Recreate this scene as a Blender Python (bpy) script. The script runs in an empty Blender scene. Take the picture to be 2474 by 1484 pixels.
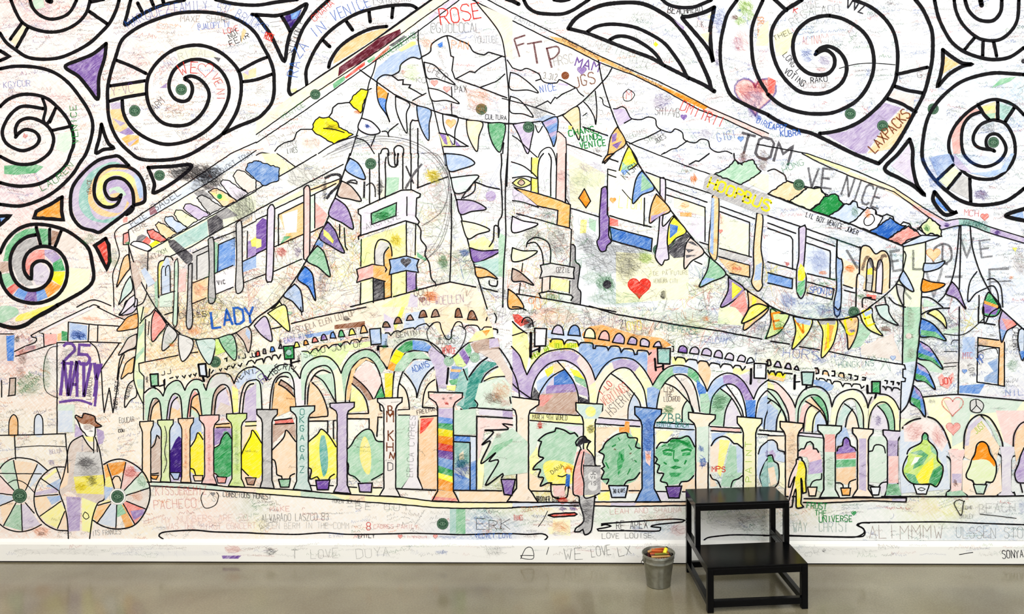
import bpy, math, random, bisect
from mathutils import Vector, Matrix
import numpy as np
from mathutils.geometry import tessellate_polygon
random.seed(7)
RND = random.Random(11)
C = bpy.context.scene.collection
SC = bpy.context.scene
# ---------------------------------------------------------------- camera
F, CX, CY = 1703.8741, 1423.2825, 657.8178
PITCH, ROLL, YAW, DIST, CAMH = -0.007, -0.0044, -0.0173, 3.4502, 1.45
PW, PH = 2474.0, 1484.0
_fwd = Vector((math.sin(YAW), math.cos(YAW), 0)); _rt = Vector((math.cos(YAW), -math.sin(YAW), 0)); _up = Vector((0, 0, 1))
_f2 = _fwd*math.cos(PITCH) + _up*math.sin(PITCH); _u2 = _up*math.cos(PITCH) - _fwd*math.sin(PITCH)
_r2 = _rt*math.cos(ROLL) + _u2*math.sin(ROLL); _u3 = _u2*math.cos(ROLL) - _rt*math.sin(ROLL)
cam_d = bpy.data.cameras.new('camera'); cam = bpy.data.objects.new('camera', cam_d); C.objects.link(cam)
cam_d.sensor_fit = 'HORIZONTAL'; cam_d.sensor_width = 36; cam_d.lens = F/PW*36
cam_d.shift_x = (PW/2-CX)/PW; cam_d.shift_y = (CY-PH/2)/PW
cam.matrix_world = Matrix.Translation((0, -DIST, CAMH)) @ Matrix((_r2, _u3, -_f2)).transposed().to_4x4()
SC.camera = cam
# ---------------------------------------------------------------- world, lights, exposure
SC.view_settings.view_transform = 'Standard'; SC.view_settings.look = 'None'
SC.view_settings.gamma = 1.0; SC.view_settings.use_curve_mapping = False
SC.view_settings.exposure = 0.1
world = bpy.data.worlds.new('world'); SC.world = world; world.use_nodes = True
world.node_tree.nodes['Background'].inputs[0].default_value = (0.95, 0.97, 1, 1)
world.node_tree.nodes['Background'].inputs[1].default_value = 0.5
def area(name, loc, rot, sx, sy, power, col):
    l = bpy.data.lights.new(name, 'AREA'); l.shape = 'RECTANGLE'; l.size = sx; l.size_y = sy
    l.energy = power; l.color = col
    o = bpy.data.objects.new(name, l); C.objects.link(o); o.location = loc; o.rotation_euler = rot
    return o
area('wall_wash_light', (0.0, -2.6, 3.3), (math.radians(34), 0, 0), 7.5, 0.9, 105, (1, 0.985, 0.97))
area('room_light_left', (-2.3, -4.6, 3.2), (math.radians(38), 0, 0), 3.6, 1.4, 95, (1.0, 0.955, 0.90))
area('room_light_right', (2.4, -4.6, 3.2), (math.radians(38), 0, 0), 3.6, 1.4, 95, (0.94, 1.0, 1.0))

# ---------------------------------------------------------------- helpers
def lin(c):
    return tuple((v/255/12.92) if v <= 10 else ((v/255+0.055)/1.055)**2.4 for v in c)
def node_mat(name):
    m = bpy.data.materials.new(name); m.use_nodes = True
    return m, m.node_tree.nodes, m.node_tree.links, m.node_tree.nodes['Principled BSDF']
def plain(name, rgb, rough=0.5, metal=0.0, spec=0.5):
    m, n, l, b = node_mat(name)
    b.inputs['Base Color'].default_value = (*lin(rgb), 1); b.inputs['Roughness'].default_value = rough
    b.inputs['Metallic'].default_value = metal; b.inputs['Specular IOR Level'].default_value = spec
    return m
def link(name, me, m, parent=None, kind=None):
    o = bpy.data.objects.new(name, me); C.objects.link(o)
    if m: me.materials.append(m)
    if parent: o.parent = parent
    if kind: o['kind'] = kind
    return o
def mesh(name, v, f, m=None, parent=None, kind=None, smooth=False):
    me = bpy.data.meshes.new(name); me.from_pydata([tuple(p) for p in v], [], f); me.update()
    if smooth:
        for p in me.polygons: p.use_smooth = True
    return link(name, me, m, parent, kind)
def box_vf(x0, x1, y0, y1, z0, z1):
    v = [(x, y, z) for x in (x0, x1) for y in (y0, y1) for z in (z0, z1)]
    f = [(0, 1, 3, 2), (4, 6, 7, 5), (0, 4, 5, 1), (2, 3, 7, 6), (0, 2, 6, 4), (1, 5, 7, 3)]
    return v, f
def bevel(o, w, seg=2):
    b = o.modifiers.new('bevel', 'BEVEL'); b.width = w; b.segments = seg; b.limit_method = 'ANGLE'; return o
def box(name, x0, x1, y0, y1, z0, z1, m, parent=None, kind=None, bv=0):
    v, f = box_vf(x0, x1, y0, y1, z0, z1); o = mesh(name, v, f, m, parent, kind)
    if bv: bevel(o, bv)
    return o
def tag(o, label=None, cat=None, group=None, kind=None):
    if label: o['label'] = label
    if cat: o['category'] = cat
    if group: o['group'] = group
    if kind: o['kind'] = kind
    return o
def empty(name, loc, rz=0):
    o = bpy.data.objects.new(name, None); C.objects.link(o); o.location = loc; o.rotation_euler = (0, 0, rz); return o

# ---------------------------------------------------------------- room
SHEET_Y = -0.0035      # front of the printed sheet
BASE_Y = -0.0200       # front of the skirting board
BASE_Z = 0.1121

def wall_material():
    m, n, l, b = node_mat('white_painted_wall')
    b.inputs['Base Color'].default_value = (*lin((238, 236, 230)), 1); b.inputs['Roughness'].default_value = 0.75
    return m
M_wall = wall_material()
def concrete():
    m, n, l, b = node_mat('polished_concrete')
    tc = n.new('ShaderNodeTexCoord')
    n1 = n.new('ShaderNodeTexNoise'); n1.inputs['Scale'].default_value = 2.2; n1.inputs['Detail'].default_value = 5
    n2 = n.new('ShaderNodeTexNoise'); n2.inputs['Scale'].default_value = 130; n2.inputs['Detail'].default_value = 3
    r1 = n.new('ShaderNodeValToRGB'); r1.color_ramp.elements[0].position = .3; r1.color_ramp.elements[1].position = .7
    r1.color_ramp.elements[0].color = (*lin((114, 105, 85)), 1); r1.color_ramp.elements[1].color = (*lin((144, 138, 116)), 1)
    r2 = n.new('ShaderNodeValToRGB'); r2.color_ramp.elements[0].position = .38; r2.color_ramp.elements[1].position = .62
    r2.color_ramp.elements[0].color = (.88, .875, .86, 1); r2.color_ramp.elements[1].color = (1.05, 1.05, 1.04, 1)
    mx = n.new('ShaderNodeMix'); mx.data_type = 'RGBA'; mx.blend_type = 'MULTIPLY'; mx.inputs[0].default_value = 1
    l.new(tc.outputs['Object'], n1.inputs['Vector']); l.new(tc.outputs['Object'], n2.inputs['Vector'])
    l.new(n1.outputs['Fac'], r1.inputs['Fac']); l.new(n2.outputs['Fac'], r2.inputs['Fac'])
    l.new(r1.outputs['Color'], mx.inputs[6]); l.new(r2.outputs['Color'], mx.inputs[7])
    l.new(mx.outputs[2], b.inputs['Base Color'])
    b.inputs['Roughness'].default_value = 0.16; b.inputs['Specular IOR Level'].default_value = 0.5
    n3 = n.new('ShaderNodeTexNoise'); n3.inputs['Scale'].default_value = 14; n3.inputs['Detail'].default_value = 2
    l.new(tc.outputs['Object'], n3.inputs['Vector'])
    bp = n.new('ShaderNodeBump'); bp.inputs['Strength'].default_value = .03; bp.inputs['Distance'].default_value = .002
    l.new(n3.outputs['Fac'], bp.inputs['Height']); l.new(bp.outputs['Normal'], b.inputs['Normal'])
    return m
M_floor = concrete()
box('floor', -4.6, 4.6, -7.2, 0.2, -0.1, 0.0, M_floor, kind='structure')
box('wall_back', -4.6, 4.6, 0.0, 0.15, 0.0, 3.5, M_wall, kind='structure')
box('wall_left', -4.75, -4.6, -7.2, 0.15, 0.0, 3.5, M_wall, kind='structure')
box('wall_right', 4.6, 4.75, -7.2, 0.15, 0.0, 3.5, M_wall, kind='structure')
box('ceiling', -4.75, 4.75, -7.35, 0.15, 3.5, 3.6, M_wall, kind='structure')
M_gap = plain('gap_shade', (28, 24, 22), 0.8)  # near-black colour for the shade under the skirting

# ---------------------------------------------------------------- pixel of the photograph -> point on the sheet / skirting plane
def px(x, y, depth=0.0):
    d = _r2*((x-CX)/F) - _u3*((y-CY)/F) + _f2
    Y = SHEET_Y if y < 1306 else BASE_Y
    Y -= depth
    t = (DIST + Y)/d.y
    return (t*d.x, Y, CAMH + t*d.z)
M_VIEW = np.array([_r2, -_u3, _f2]).T
def pxn(P, depth, Y0):
    """many pixels at once: P (n,2), depth scalar or (n,)"""
    d = (np.column_stack([(P[:, 0]-CX)/F, (P[:, 1]-CY)/F, np.ones(len(P))])) @ M_VIEW.T
    Y = Y0 - depth
    t = (DIST + Y)/d[:, 1]
    return np.column_stack([t*d[:, 0], np.full(len(P), Y) if np.isscalar(Y) else Y, CAMH + t*d[:, 2]])

# skirting board: flat face with a chamfered top, along the whole wall, above a gap whose shade is a dark strip
z_top = BASE_Z
prof = [(-0.0005, 0.008), (BASE_Y, 0.008), (BASE_Y, z_top-0.022), (BASE_Y+0.004, z_top-0.012), (-0.006, z_top), (-0.0005, z_top)]
pv, pf = [], []
for X in (-4.6, 4.6):
    pv += [(X, y, z) for y, z in prof]
k = len(prof)
pf = [tuple(range(k))[::-1], tuple(range(k, 2*k))] + [(i, (i+1) % k, k+(i+1) % k, k+i) for i in range(k)]
M_skirt = plain('white_skirting_paint', (247, 246, 243), 0.5)
mesh('baseboard_back', pv, pf, M_skirt, kind='structure')
box('gap_shade_strip_1', -4.6, 4.6, -0.012, -0.0005, 0.0, 0.008, M_gap, kind='structure')  # recessed dark strip standing in for the shadow in the gap

# ---------------------------------------------------------------- drawing materials
def streaks(n, l, rot, sc, detail=3):
    tc = n.new('ShaderNodeTexCoord')
    m1 = n.new('ShaderNodeMapping'); m1.inputs['Rotation'].default_value = (0, math.radians(rot), 0)
    m2 = n.new('ShaderNodeMapping'); m2.inputs['Scale'].default_value = sc
    ns = n.new('ShaderNodeTexNoise'); ns.inputs['Scale'].default_value = 1.0; ns.inputs['Detail'].default_value = detail; ns.inputs['Roughness'].default_value = .6
    l.new(tc.outputs['Object'], m1.inputs['Vector']); l.new(m1.outputs['Vector'], m2.inputs['Vector']); l.new(m2.outputs['Vector'], ns.inputs['Vector'])
    return ns.outputs['Fac']
def crayon_material(name, streak):
    """pigment rubbed over white paper: Col = pigment, Alpha = how hard it was pressed"""
    m, n, l, b = node_mat(name)
    at = n.new('ShaderNodeAttribute'); at.attribute_name = 'Col'
    f1 = streaks(n, l, 38, (22, 22, 190)); f2 = streaks(n, l, -20, (30, 30, 30)); f3 = streaks(n, l, 0, (260, 260, 260), 2)
    a1 = n.new('ShaderNodeMath'); a1.operation = 'MULTIPLY_ADD'; a1.inputs[1].default_value = .6; l.new(f2, a1.inputs[0]); l.new(f1, a1.inputs[2])
    a2 = n.new('ShaderNodeMath'); a2.operation = 'MULTIPLY_ADD'; a2.inputs[1].default_value = .5; l.new(f3, a2.inputs[0]); l.new(a1.outputs[0], a2.inputs[2])
    mr = n.new('ShaderNodeMapRange'); mr.inputs[1].default_value = .75; mr.inputs[2].default_value = 1.35
    mr.inputs[3].default_value = 1-streak; mr.inputs[4].default_value = 1+streak; l.new(a2.outputs[0], mr.inputs[0])
    mu = n.new('ShaderNodeMath'); mu.operation = 'MULTIPLY'; mu.use_clamp = True
    l.new(at.outputs['Alpha'], mu.inputs[0]); l.new(mr.outputs[0], mu.inputs[1])
    mx = n.new('ShaderNodeMix'); mx.data_type = 'RGBA'; mx.inputs[6].default_value = (.985, .982, .98, 1)
    l.new(mu.outputs[0], mx.inputs[0]); l.new(at.outputs['Color'], mx.inputs[7])
    g = n.new('ShaderNodeGamma'); g.inputs[1].default_value = 2.2
    l.new(mx.outputs[2], g.inputs[0]); l.new(g.outputs[0], b.inputs['Base Color'])
    b.inputs['Roughness'].default_value = 0.7; b.inputs['Specular IOR Level'].default_value = 0.15
    return m
def pencil_material(name):
    """thin translucent pigment: what lies under it shows through"""
    m, n, l, b = node_mat(name)
    at = n.new('ShaderNodeAttribute'); at.attribute_name = 'Col'
    f3 = streaks(n, l, 20, (230, 230, 230), 2)
    mr = n.new('ShaderNodeMapRange'); mr.inputs[1].default_value = .3; mr.inputs[2].default_value = .7; mr.inputs[3].default_value = .55; mr.inputs[4].default_value = 1.35
    l.new(f3, mr.inputs[0])
    mu = n.new('ShaderNodeMath'); mu.operation = 'MULTIPLY'; mu.use_clamp = True
    l.new(at.outputs['Alpha'], mu.inputs[0]); l.new(mr.outputs[0], mu.inputs[1]); l.new(mu.outputs[0], b.inputs['Alpha'])
    g = n.new('ShaderNodeGamma'); g.inputs[1].default_value = 2.2
    l.new(at.outputs['Color'], g.inputs[0]); l.new(g.outputs[0], b.inputs['Base Color'])
    b.inputs['Roughness'].default_value = 0.7; b.inputs['Specular IOR Level'].default_value = 0.1
    return m
SC.cycles.transparent_max_bounces = 32
M_crayon = crayon_material('crayon_on_paper', 0.55)
M_pencil = pencil_material('pencil_line')
M_ink = plain('black_printed_line', (9, 7, 13), 0.6, spec=0.12)

PAL = dict(k=(38, 36, 44), K=(92, 90, 96), R=(222, 44, 30), O=(250, 140, 24), Y=(250, 232, 30), G=(30, 140, 66), B=(36, 98, 200),
           P=(108, 72, 160), N=(126, 66, 36), T=(36, 132, 120), M=(96, 20, 40), V=(56, 28, 120), L=(168, 212, 48), W=(250, 250, 250), I=(240, 130, 160))
PLIN = {k: tuple(q/255 for q in v) for k, v in PAL.items()}   # display-referred; the materials convert
ALPHA = [0, .08, .15, .22, .32, .43, .58, .74, .90, 1.0]

# ---------------------------------------------------------------- stroke font on a 4 x 6 grid
FONT = {
'A':'002640|1232','B':'0006263534230333|2342413000','C':'4536160500','D':'0006264420 00','E':'46060040|0333','F':'460600|0333',
'G':'453616050110304223','H':'0006|4046|0343','I':'2026','J':'4641301001','K':'0006|4603|1340','L':'060040','M':'0006234640',
'N':'00064046','O':'1001051636454130 10','P':'00062645443303','Q':'100105163645413010|2240','R':'00062645443303|2340','S':'4536160504334241301001',
'T':'0646|2620','U':'0601103041 46','V':'062046','W':'0610233046','X':'0046|0640','Y':'062346|2320','Z':'06460040',
'0':'100105163645413010','1':'152620','2':'0516364544004 0','3':'0636460 3','4':'30360242','5':'46060333424130100 1','6':'4616050110304142331302','7':'064610',
'8':'1304051636454433130201103041423 3','9':'3041453616050413334 4','.':'20 21','-':'1333','+':'1333|2422','/':'0046','@':'3424142232434536160501103 0','!':'2622|2021',"'":'2625',
'*':'0343|1135|1531',}
FONT['C'] = '4536160501103041'; FONT['D'] = '000626454120' + '00'; FONT['U'] = '060110304146'; FONT['B'] = '00062635342303|2342413000'
FONT['2'] = '05163645440040'; FONT['3'] = '05163645443323|334241301001'; FONT['5'] = '460603334241301001'; FONT['8'] = '130405163645443313020110304142' + '33'
FONT['9'] = '30414536160504133344'; FONT['O'] = '100105163645413010'; FONT['.'] = '2021'; FONT['@'] = '34241422324345361605011030'
def glyph(ch):
    s = FONT.get(ch)
    if not s: return []
    return [[(int(q[i]), int(q[i+1])) for i in range(0, len(q)-1, 2)] for q in s.split('|')]

# ---------------------------------------------------------------- drawing engine (all coordinates in pixels of the photograph)
def catmull(P, closed=False, step=4.0):
    n = len(P)
    if n < 3: return list(P)
    out = []
    rng = range(n if closed else n-1)
    for i in rng:
        if closed: a, b, c, d = P[(i-1) % n], P[i], P[(i+1) % n], P[(i+2) % n]
        else: a, b, c, d = P[max(i-1, 0)], P[i], P[i+1], P[min(i+2, n-1)]
        L = math.hypot(c[0]-b[0], c[1]-b[1]); k = max(1, min(14, int(L/step)))
        for j in range(k):
            t = j/k; t2 = t*t; t3 = t2*t
            out.append(tuple(.5*((2*b[q]) + (-a[q]+c[q])*t + (2*a[q]-5*b[q]+4*c[q]-d[q])*t2 + (-a[q]+3*b[q]-3*c[q]+d[q])*t3) for q in (0, 1)))
    if not closed: out.append(P[-1])
    return out
def wobble(P, amp, step=7):
    """hand-drawn tremor along straight strokes"""
    out = [P[0]]
    for (x0, y0), (x1, y1) in zip(P, P[1:]):
        L = math.hypot(x1-x0, y1-y0); k = max(1, int(L/step))
        if L < 1e-6: continue
        nx, ny = -(y1-y0)/L, (x1-x0)/L
        for j in range(1, k+1):
            t = j/k; a = 0 if j == k else RND.uniform(-amp, amp)
            out.append((x0+(x1-x0)*t+nx*a, y0+(y1-y0)*t+ny*a))
    return out
def ribbon(P, w, caps=True, var=0.07):
    Q = [P[0]]
    for p in P[1:]:
        if math.hypot(p[0]-Q[-1][0], p[1]-Q[-1][1]) > .4: Q.append(p)
    if len(Q) < 2: Q = [P[0], (P[0][0]+.5, P[0][1])]
    P = Q; n = len(P); V = []; Fc = []; h = w/2
    for i in range(n):
        a = P[max(i-1, 0)]; c = P[min(i+1, n-1)]; b = P[i]
        d1 = (b[0]-a[0], b[1]-a[1]); d2 = (c[0]-b[0], c[1]-b[1])
        l1 = math.hypot(*d1) or 1; l2 = math.hypot(*d2) or 1
        if i == 0: d1, l1 = d2, l2
        if i == n-1: d2, l2 = d1, l1
        n1 = (-d1[1]/l1, d1[0]/l1); n2 = (-d2[1]/l2, d2[0]/l2)
        m = (n1[0]+n2[0], n1[1]+n2[1]); ml = m[0]**2+m[1]**2
        if ml < .3: m = n1; k = 1
        else: k = min(1.6, 2/ml**.5)/ml**.5; 
        hh = h*(1+RND.uniform(-var, var))
        V.append((b[0]+m[0]*k*hh, b[1]+m[1]*k*hh)); V.append((b[0]-m[0]*k*hh, b[1]-m[1]*k*hh))
        if i: j = 2*i; Fc.append((j-2, j-1, j+1, j))
    if caps:
        ends = [P[0], P[-1]] + ([P[i] for i in range(1, n-1)] if False else [])
        kk = 10 if w > 5 else 6
        for e in ends:
            s = len(V)
            for q in range(kk): V.append((e[0]+h*math.cos(2*math.pi*q/kk), e[1]+h*math.sin(2*math.pi*q/kk)))
            Fc.append(tuple(range(s, s+kk)))
    return V, Fc
LEVELS = []   # (x0,y0,x1,y1,level)
DZ = 1.6e-5
GRID = {}
UNDER = {}
def level_for(V, under=False):
    grid = UNDER if under else GRID
    xs = [v[0] for v in V]; ys = [v[1] for v in V]
    x0, x1, y0, y1 = int(min(xs)//24), int(max(xs)//24), int(min(ys)//24), int(max(ys)//24)
    cells = set()
    if (x1-x0)*(y1-y0) > 60 and len(V) > 40:
        for v in V:
            cx, cy = int(v[0]//24), int(v[1]//24); cells.add((cx, cy))
    else:
        cells = {(i, j) for i in range(x0, x1+1) for j in range(y0, y1+1)}
    lv = 1 + max((grid.get(c, 0) for c in cells), default=0)
    for c in cells: grid[c] = lv
    return lv if under else lv+14
class Part:
    def __init__(s, name, desc, name2=None):
        s.name = name; s.desc = desc; s.v = []; s.f = []; s.mi = []; s.col = []; s.el = []; s.kind = 'mark'; s.eid = 0
    def add(s, V, Fc, mat, col, alpha, lv):
        b = len(s.v); d = lv*DZ
        xs = [p[0] for p in V]; ys = [p[1] for p in V]
        s.el.append((s.eid, s.kind, min(xs), max(xs), min(ys), max(ys), len(s.f), len(Fc)))
        cy = sum(p[1] for p in V)/len(V)
        Y0 = SHEET_Y if cy < 1308 else BASE_Y
        W = pxn(np.array(V, float), d, Y0)
        if Y0 == SHEET_Y:
            pass
        s.v += [tuple(r) for r in W.tolist()]
        s.f += [tuple(i+b for i in f) for f in Fc]
        s.mi += [mat]*len(Fc)
        s.col += [(*col, alpha)]*len(V)
PARTS = []
cur = None
OX, OY, SCL = 0, 0, 3.9968
def pts(a):
    a = [float(q) for q in a]
    return [(OX+a[i]/SCL, OY+a[i+1]/SCL) for i in range(0, len(a)-1, 2)]
def ink(P, w, smooth):
    w = w/SCL*(1.10 if w < 20 else 1.04)
    Q = catmull(P) if smooth else wobble(P, 0.35 if w < 5 else 0.5)
    V, Fc = ribbon(Q, w)
    cur.add(V, Fc, 0, PLIN['k'], 1, level_for(V))
def fill(P, col, smooth=False):
    if col[0] == '_': return
    Q = catmull(P, True, 6) if smooth else P
    # clean
    tri = tessellate_polygon([[Vector((p[0], p[1], 0)) for p in Q]])
    a = ALPHA[int(col[1])]
    if col[0] == 'W': a = 0.0
    c = PLIN[col[0]]
    if a > .12:
        j = RND.uniform(.92, 1.08); c = tuple(min(1, q*j) for q in c)
    cur.add(Q, [tuple(t) for t in tri], 1, c, a, min(level_for(Q, True), 13) if cur.name in BACKDROP else level_for(Q))
BACKDROP = ('wall_drawing', 'wall_top_drawing', 'window_wall_drawing', 'path_drawing', 'eave_drawing')
def stroke_col(P, col, w, smooth=True, add_level=None):
    Q = catmull(P, False, 3) if smooth else P
    a = ALPHA[int(col[1])]; V, Fc = ribbon(Q, w, caps=w > 2.2 and a > .9, var=.2)
    cur.add(V, Fc, 2, PLIN[col[0]], min(1, a*1.25), add_level if add_level is not None else level_for(V))
def text(col, h, w, P, s):
    h = h/SCL; w = max(.9, w/SCL*.9)
    seg = [math.hypot(b[0]-a[0], b[1]-a[1]) for a, b in zip(P, P[1:])]; L = sum(seg)
    s = s.upper(); n = len(s); adv = L/max(n, 1); cw = min(adv*.74, h*.85)
    lvl = None
    for i, ch in enumerate(s):
        if ch == ' ': continue
        d = (i+.13)*adv
        def at(dd):
            k = 0
            while k < len(seg)-1 and dd > seg[k]: dd -= seg[k]; k += 1
            t = dd/(seg[k] or 1); a, b = P[k], P[k+1]; l = seg[k] or 1
            return (a[0]+(b[0]-a[0])*t, a[1]+(b[1]-a[1])*t, (b[0]-a[0])/l, (b[1]-a[1])/l)
        x, y, ux, uy = at(d+cw/2)
        jx, jy, js = RND.uniform(-.03, .03)*h, RND.uniform(-.05, .05)*h, RND.uniform(.92, 1.06)
        for st in glyph(ch):
            Q = []
            for gx, gy in st:
                lx = (gx/4-.5)*cw*js; ly = gy/6*h*js
                Q.append((x+jx+ux*lx+uy*ly, y+jy+uy*lx-ux*ly))
            V, Fc = ribbon(wobble(Q, .22, 5), w, caps=w > 2 and col[1] in '9', var=.15)
            lvl = level_for(V) if lvl is None else lvl
            a = ALPHA[int(col[1])]
            if col[0] == 'k' and col[1] in '89': c, a = PLIN['k'], 1
            else: c = PLIN[col[0]]
            cur.add(V, Fc, 2, c, min(1, a*1.3), lvl)
def scribble(col, x, y, rx, ry, n):
    """n loose hatching strokes inside an ellipse"""
    al = ALPHA[int(col[1])]; c = PLIN[col[0]]
    k = 18; V = []
    for i in range(k):
        a = 2*math.pi*i/k; q = RND.uniform(.72, 1.0)
        V.append((x+rx*q*math.cos(a), y+ry*q*math.sin(a)))
    big = max(rx, ry) > 14
    cur.add(V, [tuple(range(k))] if False else [tuple(t) for t in tessellate_polygon([[Vector((p[0], p[1], 0)) for p in V]])], 2, c, al*(.22 if big else .5), level_for(V))
    lv = None; th = RND.uniform(-.3, 1.2)
    n = max(4, int(n*(1.3 if big else .6)))
    for i in range(n):
        r = RND.random()**.5; a = RND.uniform(0, 6.283)
        cx = x+rx*r*math.cos(a)*.85; cy = y+ry*r*math.sin(a)*.85
        t2 = th+RND.gauss(0, .5); l = min(rx, ry)*RND.uniform(.25, .9) + 1.2
        bend = RND.uniform(-.5, .5)*l
        ux, uy = math.cos(t2), math.sin(t2)
        P = [(cx-ux*l, cy-uy*l), (cx-uy*bend, cy+ux*bend), (cx+ux*l, cy+uy*l)]
        Q = catmull(P, False, 4); V, Fc = ribbon(Q, RND.uniform(.6, 1.3), False, .25)
        if lv is None:
            lv = level_for([(x-rx, y-ry), (x+rx, y-ry), (x+rx, y+ry), (x-rx, y+ry)])
        cur.add(V, Fc, 2, c, min(1, al*RND.uniform(.3, .9)*(.8 if big else 1.2)), lv)
def disc(x, y, r, col, alpha, mat=1):
    V = [(x+r*math.cos(a*math.pi/14), y+r*math.sin(a*math.pi/14)) for a in range(28)]
    cur.add(V, [tuple(range(28))], mat, col, alpha, level_for(V))
def heart(col, x, y, r, outline=False):
    V = []
    for i in range(26):
        t = 2*math.pi*i/26
        V.append((x+r*.062*16*math.sin(t)**3, y-r*.062*(13*math.cos(t)-5*math.cos(2*t)-2*math.cos(3*t)-math.cos(4*t))))
    tri = tessellate_polygon([[Vector((p[0], p[1], 0)) for p in V]])
    if not outline: cur.add(V, [tuple(t) for t in tri], 1, PLIN[col[0]], ALPHA[int(col[1])]*.85, level_for(V))
    V2, F2 = ribbon(V+[V[0]], max(1, r*.08), False, .1)
    cur.add(V2, F2, 2, PLIN[col[0]], ALPHA[int(col[1])], level_for(V2))
def sticker(x, y, r, pale=False):
    g = (.18, .33, .245) if not pale else (.59, .75, .65); lt = (.5, .63, .53) if not pale else (.84, .92, .87)
    disc(x, y, r, g, 1, 2)
    V, Fc = ribbon([(x+r*.82*math.cos(a*math.pi/12), y+r*.82*math.sin(a*math.pi/12)) for a in range(25)], r*.09, False); cur.add(V, Fc, 2, lt, .75, level_for(V))
    # eye-shaped device in the middle with little strokes round it
    for sg in (1, -1):
        P = [(x-r*.55, y), (x-r*.25, y-sg*r*.2), (x+r*.1, y-sg*r*.24), (x+r*.55, y)]
        V, Fc = ribbon(catmull(P, False, 2), r*.09, False); cur.add(V, Fc, 2, lt, .95, level_for(V))
    disc(x, y, r*.13, lt, 1, 2)
    for sg in (1, -1):
        for q in range(-2, 3):
            a = q*.36; V, Fc = ribbon([(x+r*.48*math.sin(a), y-sg*r*.5*math.cos(a)), (x+r*.64*math.sin(a), y-sg*r*.66*math.cos(a))], r*.08, False)
            cur.add(V, Fc, 2, lt, .6, level_for(V))
def column(colr, w, cx, yt, yb, sh, cap, base, ch, bh, slt, slb):
    h = cap
    L = [(cx-cap/2 if False else cx-cap, yt+slt*-.5), (cx+cap, yt+slt*.5), (cx+cap*.98, yt+ch*.42), (cx+sh*1.25, yt+ch*.8), (cx+sh, yt+ch*1.15), (cx+sh, yb-bh*1.1),
         (cx+sh+(base-sh)*.45, yb-bh*.65), (cx+base, yb+slb*.5)]
    Rr = [(cx-base, yb-slb*.5), (cx-sh-(base-sh)*.45, yb-bh*.65), (cx-sh, yb-bh*1.1), (cx-sh, yt+ch*1.15), (cx-sh*1.25, yt+ch*.8), (cx-cap*.98, yt+ch*.42)]
    P = L+Rr
    a = [c for p in P for c in p]
    if colr[1] != '.': fill(pts(a), colr)
    ink(pts(a+a[:2]), w, False)
def run(block):
    global cur, OX, OY
    for line in block.strip().split('\n'):
        line = line.strip()
        if not line: continue
        op = line[0]
        if cur: cur.eid += 1; cur.kind = {'a': 'text', 'h': 'heart', 'H': 'heart', 's': 'scribble'}.get(op, 'mark')
        if op == '@':
            c, r = line[1:].split(); OX = (0, 619, 1238, 1855)[int(c)]; OY = (0, 371, 742, 1000)[int(r)]
        elif line.startswith('g '):
            nm, _, ds = line[2:].partition('|'); cur = Part(nm, ds); PARTS.append(cur)
        elif op in 'LpfFoOshHcWCq' or op == 'a':
            t = line.split()
            if op == 'o' and cur.name == 'arcade_window_drawing' and cur.f:
                cur = Part(cur.name, ''); PARTS.append(cur)
            if op == 'a':
                head, _, s = line.partition(';'); t = head.split()
                text(t[1], float(t[2]), float(t[3]), pts(t[4:]), s)
            elif op in 'Lp': ink(pts(t[2:]), float(t[1]), op == 'L')
            elif op == 'q': stroke_col(pts(t[3:]), t[1], float(t[2])/SCL)
            elif op in 'fF': fill(pts(t[2:]), t[1], op == 'F')
            elif op in 'oO':
                # "O colour width points" or "O width colour points"
                if t[1][0].isdigit(): w, colr = t[1], t[2]
                else: colr, w = t[1], t[2]
                P = pts(t[3:])
                if cur.name == 'arcade_window_drawing': P = catmull(P, False, 3)
                if cur.name == 'roof_tile_drawing': P = wobble(P+[P[0]], 1.5, 5)[:-1]
                fill(P, colr, op == 'O')
                ink(P+[P[0]] if op == 'o' else P+[P[0]], float(w), op == 'O')
            elif op == 's':
                if len(t) == 6: t.append('20')
                x, y = pts(t[2:4])[0]; scribble(t[1], x, y, float(t[4])/SCL, float(t[5])/SCL, int(t[6]))
            elif op == 'h':
                x, y = pts(t[2:4])[0]; heart(t[1], x, y, float(t[4])/SCL)
            elif op == 'H':
                x, y = pts(t[2:4])[0]; heart(t[1], x, y, float(t[4])/SCL, True)
            elif t[0] == 'c2':
                x, y = pts(t[1:3])[0]; r = float(t[3])/SCL; cc = t[4]
                disc(x, y, r, PLIN[cc[0]], 0 if cc[0] == 'W' else ALPHA[int(cc[1])])
            elif op == 'c':
                x, y = pts(t[1:3])[0]; sticker(x, y, float(t[3])/SCL, 'pale' in cur.desc)
            elif op == 'C':
                column(t[1], float(t[2]), *[float(q) for q in t[3:]])
            elif op == 'W':
                pass

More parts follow.
